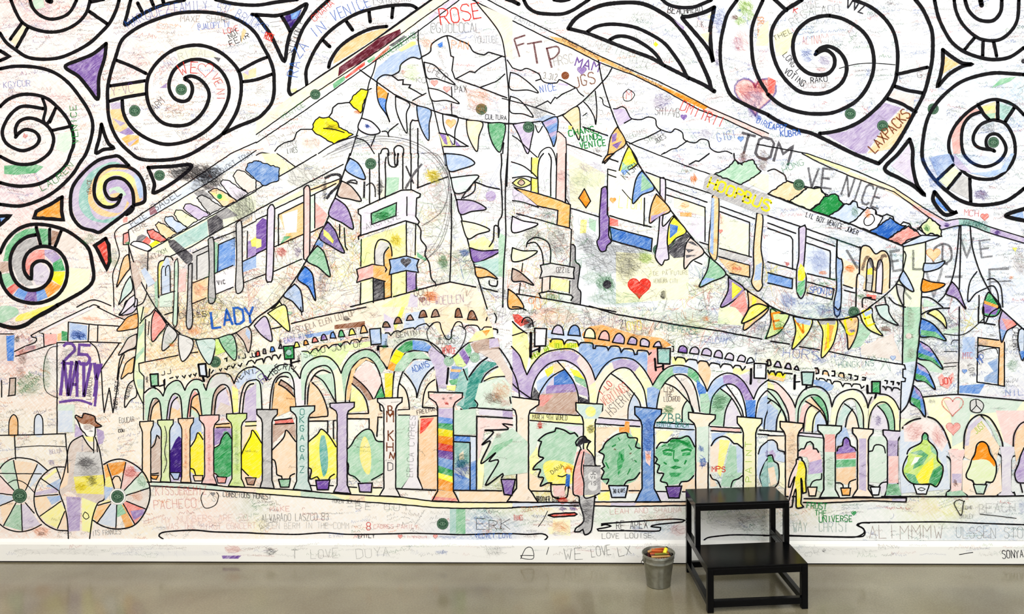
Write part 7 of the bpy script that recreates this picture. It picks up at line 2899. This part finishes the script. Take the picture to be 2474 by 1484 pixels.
L 13 350 1500 330 1480 330 1460 310 1450 275 1475 275 1510 240 1580 210 1660 200 1740 215 1740 260 1640 240 1740 205 1870
L 13 350 1500 370 1570 365 1680 370 1790 340 1800 330 1680 320 1650 325 1820 320 1900 345 1930 280 1940 275 1860 270 1760 250 1820 235 1930 215 1935
@3 3
g path_drawing
f O3 360 820 1330 815 1335 850 350 855
f P3 1200 812 1335 812 1335 845 1200 850
p 12 350 820 500 820 800 812 1330 812 1340 815 1335 852 1000 840 700 855 500 862 345 857
p 13 1100 800 1600 800 2000 800 2474 793
L 13 -40 1178 100 1178 400 1185 700 1192 850 1190 930 1150 920 1110 860 1075 900 1055 1000 1050 1300 1048 1700 1045 2100 1060 2474 1072
a G7 60 8 370 910 570 930;FRUST
a G7 50 8 450 985 570 985;THE
a G7 60 9 490 1050 820 1040;UNIVERSE
h G8 830 960 24
a T4 100 6 240 1140 780 1140;WAY -CHRIST
a N4 130 7 970 1210 1250 1200;ALI
a N4 130 7 1270 1210 1700 1200;MMMW
a K4 110 6 1810 1200 2474 1200;ULSSEN STO
a K4 90 6 2030 960 2400 950;BEACH
a k5 30 5 1880 920 1980 920;LOVE
a k5 40 5 1850 1010 1990 1010;SMILEY
L 7 1900 850 1850 830 1800 860 1830 930 1870 980 1890 860 1900 840
L 6 2050 970 2200 985 2400 1010
a k7 80 8 2260 1400 2474 1390;SONYA
p 7 1850 1360 1980 1340
s B4 2450 900 30 80 20
s B2 900 900 500 30 16
s O2 1500 900 200 100 20
s K2 700 1330 400 40 20
s K5 540 1320 16 20 6
""")
run("""
@0 1
g roof_beam_drawing
f R5 1190 770 1240 750 1240 840 1190 880
f B2 1240 690 2250 0 2474 0 2000 290 1250 740
p 10 2474 -110 2230 0 1240 670
L 9 1240 670 1170 700 1110 760 1115 830 1150 960 1140 1030 1090 1160 1095 1300 1100 1484
p 9 1190 780 1240 760 1240 740 2000 290 2474 -30
p 9 1190 780 1190 880 1240 880 1250 840 1240 760
s G7 1230 865 25 15 15
a k6 60 6 1270 710 1420 610;PLIE
a k6 70 7 1490 570 1760 390;BAGEL
a k5 50 6 1290 770 1430 690;HERE
a k5 55 6 2140 200 2440 20;GHOST TOWN
f M6 1440 540 1490 510 1520 570 1450 600
f W0 1260 860 1440 770 2000 480 2474 150 2474 360 1430 940
g roof_tile_drawing|dark grey
f K7 1310 850 1330 800 1370 780 1420 800 1370 860
g roof_tile_drawing
o R6 9 1420 740 1480 730 1520 760 1560 790 1610 830 1550 860 1500 840 1450 820
f R6 1370 850 1420 800 1460 840 1440 880
f Y8 1440 880 1500 840 1550 860 1470 910
g roof_tile_drawing|orange
o O4 9 1500 690 1530 660 1580 680 1650 730 1710 770 1610 830 1540 770
g roof_tile_drawing|pale blue
o B3 9 1590 650 1600 610 1660 605 1700 650 1760 680 1810 715 1710 770 1640 710
g roof_tile_drawing|pale green
o L3 9 1680 590 1700 545 1760 550 1800 580 1860 610 1910 645 1810 715 1720 650
g roof_tile_drawing|lilac
o P4 9 1770 530 1790 490 1840 485 1900 510 1960 550 2030 590 1910 645 1840 590
g roof_tile_drawing
o K4 9 1900 430 1950 400 2010 430 2080 480 2160 515 2030 590 1960 510
g roof_tile_drawing|orange and yellow with a green dot
o O4 9 2010 370 2050 345 2100 340 2160 370 2230 420 2290 460 2160 515 2080 440
f Y5 2040 380 2160 400 2210 460 2130 450
c2 2120 415 25 G9
g roof_tile_drawing|pale lilac
o P2 9 2130 290 2150 255 2220 265 2290 320 2400 385 2290 460 2200 380
g roof_tile_drawing
o N2 9 2250 220 2290 160 2370 180 2474 260 2474 350 2400 385 2300 300
g roof_tile_drawing|blue
o B6 9 2370 160 2390 100 2474 70 2700 140 2690 260 2550 310 2474 260 2420 210
g eave_drawing
f L2 1430 940 2474 370 2474 560 2100 760 1800 930 1650 990
f T4 1680 820 2000 650 2010 800 1760 920
p 9 1430 940 2474 360
p 9 1650 990 1850 900 2060 770 2474 555
O B1 9 1260 880 1290 850 1380 860 1460 905 1440 945 1350 920
p 9 1430 940 1415 1310
f k7 1620 840 1680 830 1880 1000 1830 1080 1790 1060 1640 900
f k7 2000 640 2140 560 2160 720 2020 810
f k5 1870 380 1960 350 2300 600 2140 640
s k8 1850 180 240 90 170
s k8 2030 230 110 130 90
s k6 2350 520 130 150 80
s k5 1920 330 80 60 30
s k6 2300 780 60 160 60
g window_wall_drawing
f B6 2110 880 2270 810 2270 1080 2090 1150
f B5 2340 1040 2474 980 2474 1100 2340 1150
f K3 1900 990 2020 930 2020 1180 1900 1220
f O4 1860 1240 2010 1190 2010 1400 1860 1450
f G5 2070 850 2110 870 2090 1160 2070 1160
f P6 2390 850 2474 820 2474 980 2390 1010
f Y6 2420 840 2474 800 2474 900 2430 900
f O3 2330 680 2440 600 2430 650 2340 700
f P1 2080 1180 2270 1090 2260 1290 2080 1360
f K4 1860 960 2010 890 2010 930 1900 980 1890 1220 1860 1220
p 9 1860 960 2010 890
p 9 2070 830 2300 740 2474 650
p 9 1900 1220 1900 990 2010 940
p 9 2100 1140 2110 880 2270 810
p 9 1860 1250 2010 1190
p 9 2070 1160 2250 1080
p 9 2340 1045 2474 980
p 9 1860 1450 1990 1395
p 9 2080 1360 2250 1290
p 9 2350 1250 2474 1200
p 9 2390 750 2385 1010
a k6 40 5 2100 850 2220 800;SAL
a k8 40 7 2100 1270 2180 1255;VIC
s R4 1930 1320 60 70 20
g post_drawing
O K5 10 2010 830 2040 810 2065 850 2070 1200 2080 1400 2040 1450 2010 1400 2020 1100
g post_drawing
O K4 10 2280 680 2310 650 2335 700 2340 1100 2350 1290 2310 1350 2275 1310 2285 1000
g post_drawing
O K5 10 1820 1080 1850 1060 1855 1100 1850 1400 1860 1600 1840 1690 1800 1660 1810 1400
g post_drawing
O G3 9 1685 1060 1700 1025 1720 1060 1715 1484 1705 1660 1670 1650 1680 1400
g window_arch_drawing
f Y6 1530 1100 1550 1040 1590 1030 1550 1100 1540 1360 1530 1370
f B3 1560 1120 1590 1020 1620 1000 1650 1100 1640 1340 1560 1360
L 10 1530 1390 1525 1100 1550 1040 1585 1030 1600 995 1650 1000 1670 1030
L 9 1560 1360 1560 1120 1585 1090
L 9 1600 1180 1600 1110 1625 1080 1640 1120 1645 1330
p 9 1530 1390 1570 1365 1690 1330
f G4 1490 1250 1520 1220 1525 1484 1500 1484
s K5 1390 1050 60 90 50
f B3 1360 1130 1400 1100 1500 1250 1430 1290
f G2 1540 1380 1670 1340 1660 1480 1540 1484
f R3 1730 1120 1800 1110 1790 1330 1720 1340
a k5 50 6 1460 1030 1620 950;AIZKM
g bunting_line_drawing
L 10 1245 900 1290 1050 1340 1190 1410 1330 1500 1484 1620 1670
p 10 1240 880 1250 1020 1280 1200 1300 1350 1295 1484
g palm_frond_drawing|orange
O O5 10 1240 975 1200 1000 1165 1100 1145 1200 1125 1290 1160 1240 1220 1150 1255 1100
g palm_frond_drawing|pale green
O T3 10 1260 1185 1220 1240 1180 1330 1165 1400 1145 1460 1200 1400 1280 1310
f N4 1260 1060 1300 1050 1370 1230 1310 1320 1280 1200
g palm_frond_drawing
O P2 10 1300 1365 1240 1410 1200 1480 1160 1560 1240 1500 1300 1440
g distant_roof_drawing
L 10 740 1484 820 1440 890 1415 960 1425 1070 1470
L 9 860 1484 905 1460 960 1480
L 9 1300 1480 1380 1440 1420 1340
s G4 860 830 60 60 30
s G4 1100 1000 40 100 30
f R5 1190 620 1230 610 1230 660 1190 670
""")
# ---------------------------------------------------------------- build the drawn parts of the mural
def clusters(P):
    """marks of one drawing that do not touch each other are separate drawings"""
    ids = {}
    for e in P.el:
        q = ids.get(e[0])
        ids[e[0]] = [e[1], e[2], e[3], e[4], e[5], [(e[6], e[7])]] if q is None else [q[0], min(q[1], e[2]), max(q[2], e[3]), min(q[3], e[4]), max(q[4], e[5]), q[5]+[(e[6], e[7])]]
    E = list(ids.values()); n = len(E); par = list(range(n))
    def find(i):
        while par[i] != i: i = par[i]
        return i
    for i in range(n):
        for j in range(i):
            a, b = E[i], E[j]; m = 1.5
            if a[0] == 'text' and b[0] == 'text': continue
            if (a[0] == 'text' or b[0] == 'text') and not P.join_text: continue
            if a[1] < b[2]+m and b[1] < a[2]+m and a[3] < b[4]+m and b[3] < a[4]+m:
                x, y = find(i), find(j)
                if x != y: par[x] = y
    out = {}
    for i in range(n): out.setdefault(find(i), []).append(E[i])
    return sorted(out.values(), key=lambda c: -sum(x[2]-x[1] for x in c))
JOIN = ('potted_plant_drawing', 'pennant_drawing', 'column_drawing', 'sticker', 'heart_doodle', 'wheel_drawing')
def make_part(P, name, desc, spans):
    fi = [k for a, c in spans for k in range(a, a+c)]
    used = {}; vv = []; cc = []; ff = []
    for k in fi:
        g = []
        for i in P.f[k]:
            if i not in used: used[i] = len(vv); vv.append(P.v[i]); cc.append(P.col[i])
            g.append(used[i])
        ff.append(g)
    me = bpy.data.meshes.new(name); me.from_pydata(vv, [], ff)
    me.materials.append(M_ink); me.materials.append(M_crayon); me.materials.append(M_pencil)
    me.polygons.foreach_set('material_index', [P.mi[k] for k in fi]); me.update()
    a = me.color_attributes.new('Col', 'FLOAT_COLOR', 'POINT'); a.data.foreach_set('color', np.array(cc, np.float32).ravel())
    o = bpy.data.objects.new(name, me); C.objects.link(o); o.parent = mural
    if desc: o['label'] = desc
n_parts = 0
for P in PARTS:
    if not P.f: continue
    P.join_text = P.name in JOIN
    d = P.desc
    if d: d = (d+' '+P.name.replace('_', ' ')) if not d.startswith(('in ', 'with ', 'on ', 'bearing ', 'inside ')) else P.name.replace('_', ' ')+' '+d
    for k, cl in enumerate(clusters(P)):
        kinds = {c[0] for c in cl}
        nm = P.name
        if kinds == {'text'}: nm = 'lettering'
        elif kinds == {'heart'}: nm = 'heart_doodle'
        elif kinds == {'scribble'}: nm = 'crayon_scribble'
        make_part(P, nm, d if (k == 0 and nm == P.name) else '', [q for c in cl for q in c[5]]); n_parts += 1
print('drawn parts', n_parts)
top_d = (max(GRID.values())+17)*DZ
B2.build('pencil_scribble', top_d, SHEET_Y, mural)
B3.build('pencil_scribble', DZ, BASE_Y, mural)
print('levels', max(GRID.values()), 'parts', len(PARTS), 'depth', top_d)

# ---------------------------------------------------------------- step stool
def lacquer():
    m, n, l, b = node_mat('black_lacquered_wood')
    b.inputs['Base Color'].default_value = (*lin((4, 4, 6)), 1)
    b.inputs['Roughness'].default_value = .22; b.inputs['Specular IOR Level'].default_value = .14
    tc = n.new('ShaderNodeTexCoord'); mp = n.new('ShaderNodeMapping'); mp.inputs['Scale'].default_value = (8, 60, 60)
    ns = n.new('ShaderNodeTexNoise'); ns.inputs['Scale'].default_value = 3; ns.inputs['Detail'].default_value = 3
    l.new(tc.outputs['Object'], mp.inputs['Vector']); l.new(mp.outputs['Vector'], ns.inputs['Vector'])
    bp = n.new('ShaderNodeBump'); bp.inputs['Strength'].default_value = .08; bp.inputs['Distance'].default_value = .001
    l.new(ns.outputs['Fac'], bp.inputs['Height']); l.new(bp.outputs['Normal'], b.inputs['Normal'])
    return m
M_blk = lacquer()
SX, SY, ST, SW, SD, SDT, H1, H2 = 0.4383, -0.5049, 0.0993, 0.4327, 0.4192, 0.2042, 0.1935, 0.3900
stool = empty('step_stool', (SX, SY, 0), ST)
tag(stool, 'black two-tier wooden step stool standing on the floor in front of the mural', 'step stool')
LT, LU = 0.027, 0.024
def sb(nm, *a): return box(nm, *a, M_blk, stool, bv=.0015)
PT = .010  # panel thickness
yb = SD-SDT
sb('top_panel', 0, SW, yb, SD, H2-PT, H2)
sb('step_panel', 0, SW, 0, yb+LU, H1-PT, H1)
AP = .026
# aprons under the two panels
sb('apron', LU, SW-LU, yb+.001, yb+LU-.002, H2-PT-AP, H2-PT)
sb('apron', LU, SW-LU, SD-LU+.002, SD-.001, H2-PT-AP, H2-PT)
sb('apron', 0.001, LU-.001, yb+LU, SD-LU, H2-PT-AP, H2-PT)
sb('apron', SW-LU+.001, SW-.001, yb+LU, SD-LU, H2-PT-AP, H2-PT)
sb('apron', LT, SW-LT, .001, LT-.002, H1-PT-AP, H1-PT)
for x0, x1 in ((0, LT), (SW-LT, SW)):
    sb('leg', x0, x1, 0, LT, 0, H1-PT)
    s = 0 if x0 == 0 else SW-LU
    sb('leg', s, s+LU, SD-LU, SD, 0, H2-PT)
    sb('leg', s, s+LU, yb, yb+LU, H1, H2-PT)
    # side rails: one level with the step, one near the floor
    v, f = box_vf(s+.001, s+LU-.001, LT, SD-LU, H1-PT-AP, H1-PT); bevel(mesh('side_rail', v, f, M_blk, stool), .0015)
    v, f = box_vf(s+.001, s+LU-.001, yb+LU, SD-LU, H1-PT, H1); bevel(mesh('side_rail', v, f, M_blk, stool), .0015)
    v, f = box_vf(s+.001, s+LU-.001, LT, SD-LU, .022, .048); bevel(mesh('floor_rail', v, f, M_blk, stool), .0015)
sb('floor_rail', LT, SW-LT, .001, LT-.002, .022, .049)
sb('floor_rail', LU, SW-LU, SD-LU+.002, SD-.001, .022, .048)

# ---------------------------------------------------------------- galvanised pail
def floor_point(x, y, z=0.0):
    d = _r2*((x-CX)/F) - _u3*((y-CY)/F) + _f2
    t = (z-CAMH)/d.z
    return (t*d.x, -DIST+t*d.y)
def steel():
    m, n, l, b = node_mat('galvanised_steel')
    b.inputs['Metallic'].default_value = .85; b.inputs['Roughness'].default_value = .3
    tc = n.new('ShaderNodeTexCoord'); ns = n.new('ShaderNodeTexNoise'); ns.inputs['Scale'].default_value = 45; ns.inputs['Detail'].default_value = 4
    r = n.new('ShaderNodeValToRGB'); r.color_ramp.elements[0].color = (*lin((116, 115, 104)), 1); r.color_ramp.elements[1].color = (*lin((178, 178, 168)), 1)
    l.new(tc.outputs['Object'], ns.inputs['Vector']); l.new(ns.outputs['Fac'], r.inputs['Fac']); l.new(r.outputs['Color'], b.inputs['Base Color'])
    n2 = n.new('ShaderNodeTexNoise'); n2.inputs['Scale'].default_value = 22; l.new(tc.outputs['Object'], n2.inputs['Vector'])
    bp = n.new('ShaderNodeBump'); bp.inputs['Strength'].default_value = .25; bp.inputs['Distance'].default_value = .002
    l.new(n2.outputs['Fac'], bp.inputs['Height']); l.new(bp.outputs['Normal'], b.inputs['Normal'])
    return m
M_steel = steel()
def lathe(name, prof, m, parent=None, seg=56):
    v = []; f = []
    for r, z in prof:
        for i in range(seg):
            a = 2*math.pi*i/seg; v.append((r*math.cos(a), r*math.sin(a), z))
    for k in range(len(prof)-1):
        for i in range(seg):
            j = (i+1) % seg; f.append((k*seg+i, k*seg+j, (k+1)*seg+j, (k+1)*seg+i))
    if prof[0][0] < 1e-4: pass
    return mesh(name, v, f, m, parent, smooth=True)
bx, by = floor_point(1591, 1412)
pail = empty('pail', (bx, by, 0), 0.3)
tag(pail, 'small galvanised metal pail of crayons on the floor left of the step stool', 'bucket')
RB, RT, HB = .0535, .0735, .148
def rr(z): return RB+(RT-RB)*z/HB
outer = [(0.0005, .004), (RB-.006, .004), (RB-.002, 0.0), (RB+.001, 0.0), (RB+.0012, .004), (rr(.006), .007)]
outer += [(rr(z), z) for z in (.03, .06, .09, .108)]
outer += [(rr(.110)+.0018, .110), (rr(.113)+.0018, .113), (rr(.115), .115), (rr(.135), .135), (rr(.142), .142)]
inner = [(rr(.142)-.001, .142), (rr(.12)-.001, .12), (rr(.05)-.001, .05), (rr(.007)-.001, .0065), (0.0005, .0065)]
lathe('pail_body', outer+inner, M_steel, pail)
# rolled rim
tor = []
R0, r0 = RT, .0028
v = []; f = []
for i in range(56):
    a = 2*math.pi*i/56
    for k in range(10):
        b = 2*math.pi*k/10; v.append(((R0+r0*math.cos(b))*math.cos(a), (R0+r0*math.cos(b))*math.sin(a), HB-.003+r0*math.sin(b)))
for i in range(56):
    for k in range(10):
        f.append((i*10+k, ((i+1) % 56)*10+k, ((i+1) % 56)*10+(k+1) % 10, i*10+(k+1) % 10))
mesh('rim', v, f, M_steel, pail, smooth=True)
M_dark = plain('dark_steel', (52, 50, 48), .35, .8)
def tube(name, P, r, m, parent, seg=10):
    cu = bpy.data.curves.new(name, 'CURVE'); cu.dimensions = '3D'; cu.bevel_depth = r; cu.bevel_resolution = 3; cu.use_fill_caps = True
    s = cu.splines.new('POLY'); s.points.add(len(P)-1)
    for i, p in enumerate(P): s.points[i].co = (*p, 1)
    dg = bpy.data.objects.new('tmp', cu); C.objects.link(dg); bpy.context.view_layer.update()
    me = bpy.data.meshes.new_from_object(dg.evaluated_get(bpy.context.evaluated_depsgraph_get())); bpy.data.objects.remove(dg)
    me.materials.clear(); me.materials.append(m)
    for p in me.polygons: p.use_smooth = True
    o = bpy.data.objects.new(name, me); C.objects.link(o); o.parent = parent; return o
for sgn in (1, -1):
    e = box('handle_ear', -.0015, .0035, -.011, .011, .112, .134, M_steel if sgn < 0 else M_dark, pail, bv=.001)
    e.location = (sgn*(rr(.123)+.0005), 0, 0); e.rotation_euler = (0, 0, 0 if sgn > 0 else math.pi)
arc = []
for i in range(33):
    a = math.pi*i/32; x = (rr(.12)+.008)*math.cos(a); s = math.sin(a)
    arc.append((x*1.0, (rr(.075)+.012)*s, .121-.062*s))
tube('bail_handle', arc, .0016, M_dark, pail)

# crayons: layered like stacked logs; the ones on top are things of their own
def stick_mesh(name, ln, r, tip):
    """a crayon: hexagon-smooth barrel, shoulder, conical tip"""
    seg = 12; prof = [(0.0004, 0), (r*.96, 0), (r, .001), (r, ln-.016), (r*.8, ln-.0155), (r*.8, ln-.012), (r*.34, ln-.001), (.0004, ln)]
    v = []; f = []; mi = []
    for q, z in prof:
        for i in range(seg):
            a = 2*math.pi*i/seg; v.append((z-ln/2, q*math.cos(a), q*math.sin(a)))
    for k in range(len(prof)-1):
        for i in range(seg):
            j = (i+1) % seg; f.append((k*seg+i, k*seg+j, (k+1)*seg+j, (k+1)*seg+i)); mi.append(0 if 1 < k < 3 else 1)
    me = bpy.data.meshes.new(name); me.from_pydata(v, [], f); me.update()
    me.polygons.foreach_set('material_index', mi)
    for p in me.polygons: p.use_smooth = True
    return me
def crayon_mats(nm, rgb):
    return plain(nm+'_wrapper', tuple(int(q*.92) for q in rgb), .6), plain(nm+'_wax', rgb, .38)
CM = {k: crayon_mats(k, c) for k, c in dict(orange=(214, 96, 28), rust=(158, 66, 30), red=(150, 36, 24), brown=(96, 44, 28), tan=(206, 160, 96), maroon=(92, 30, 34), yellow=(240, 222, 40), olive=(120, 118, 30)).items()}
def crayon(kind, x, y, z, ang, ln, label, r=.0050, tilt=0):
    me = stick_mesh('crayon', ln, r, 0)
    for m in CM[kind]: me.materials.append(m)
    o = bpy.data.objects.new('crayon', me); C.objects.link(o)
    o.location = (bx+x, by+y, z); o.rotation_euler = (0, -tilt, ang)
    return tag(o, label, 'crayon', 'crayons in the pail')
# hidden lower crayons, nobody could count them
hv, hf = [], []
def bar(v, f, x, y, z, ang, ln, r):
    s = len(v)
    for e in (-ln/2, ln/2):
        for i in range(8):
            a = 2*math.pi*i/8; ly = r*math.cos(a); v.append((x+e*math.cos(ang)-ly*math.sin(ang), y+e*math.sin(ang)+ly*math.cos(ang), z+r*math.sin(a)))
    for i in range(8): f.append((s+i, s+(i+1) % 8, s+8+(i+1) % 8, s+8+i))
    f.append(tuple(range(s, s+8))[::-1]); f.append(tuple(range(s+8, s+16)))
z = .0118; lay = 0
while z < .126:
    R = rr(z)-.006
    for k in range(-4, 5):
        off = k*.0108
        if abs(off) > R-.014: continue
        half = (R*R-off*off)**.5-.002; ang = lay*1.0
        bar(hv, hf, -off*math.sin(ang), off*math.cos(ang), z, ang, 2*half*.9, .0050)
    z += .0101; lay += 1
o = mesh('crayon_heap', hv, hf, CM['maroon'][1]); o.location = (bx, by, 0)
tag(o, 'dark heap of crayons filling the bottom of the metal pail', 'crayons', kind='stuff')
z1 = z; z2 = z+.0102; z3 = z2+.0102
A = math.radians(96)
def at_ang(a, off): return (-off*math.sin(a), off*math.cos(a))
for off, kd, lb in ((-.044, 'brown', 'dark brown crayon lowest at the front wall of the pail'), (-.033, 'maroon', 'maroon crayon against the left inner wall of the pail'),
                    (-.022, 'red', 'dark red crayon lying low left of centre in the pail'), (-.011, 'brown', 'dark brown crayon lying low near the middle of the pail'), (0, 'rust', 'rust crayon lying low in the middle of the pail'),
                    (.011, 'red', 'deep red crayon lying low right of the middle in the pail'), (.022, 'maroon', 'maroon crayon lying low on the right side of the pail'), (.033, 'brown', 'brown crayon lying low near the right wall of the pail')):
    x, y = at_ang(A, off); R = rr(z1)-.009; half = (R*R-off*off)**.5-.003
    crayon(kd, x, y, z1, A, min(.086, 2*half), lb)
A2 = math.radians(7)
for off, kd, lb in ((-.040, 'tan', 'tan crayon along the front rim inside the pail'), (-.028, 'maroon', 'maroon crayon behind the tan one at the front of the pail'), (-.0165, 'rust', 'rust coloured crayon across the front half of the pail'),
                    (-.0055, 'orange', 'bright orange crayon across the centre of the pail'), (.0055, 'rust', 'rust crayon just behind the bright orange one in the pail'), (.0165, 'orange', 'orange crayon across the back half of the pail'),
                    (.0275, 'red', 'red crayon near the back wall of the pail')):
    x, y = at_ang(A2, off); R = rr(z2)-.009; half = (R*R-off*off)**.5-.003
    crayon(kd, x+.004, y, z2, A2, min(.088, 2*half), lb)
for x, y, ang, kd, ln, lb in ((-.026, .006, math.radians(40), 'tan', .056, 'short tan crayon lying on top at the left of the pail'), (.004, .019, math.radians(12), 'orange', .07, 'orange crayon lying on top towards the back of the pail'),
                              (.006, -.003, math.radians(-4), 'orange', .072, 'orange crayon lying on top across the middle of the pail'), (.012, -.036, math.radians(8), 'olive', .064, 'olive green crayon lying on top at the front of the pail')):
    crayon(kd, x, y, z3, ang, ln, lb)
# yellow marker with a dark cap leaning up at the right
mk = empty('marker_pen', (bx+.030, by-.020, z3+.008), math.radians(58)); mk.rotation_euler = (0, math.radians(-38), math.radians(60))
tag(mk, 'fat yellow marker with a dark end propped at the right rim of the pail', 'marker')
def cyl(nm, x0, x1, r, m, par, r2=None):
    v = []; f = []; seg = 20; pr = [(x0, .0004), (x0, r*.92), (x0+.0012, r), (x1-.0012, r2 or r), (x1, (r2 or r)*.92), (x1, .0004)]
    for x, q in pr:
        for i in range(seg): a = 2*math.pi*i/seg; v.append((x, q*math.cos(a), q*math.sin(a)))
    for k in range(len(pr)-1):
        for i in range(seg): j = (i+1) % seg; f.append((k*seg+i, k*seg+j, (k+1)*seg+j, (k+1)*seg+i))
    return mesh(nm, v, f, m, par, smooth=True)
cyl('barrel', -.014, .012, .0085, CM['yellow'][1], mk)
cyl('end_cap', .012, .019, .0068, M_dark, mk, .006)
cyl('end_ring', .019, .0215, .0045, plain('pale_plastic', (214, 214, 190), .4), mk)
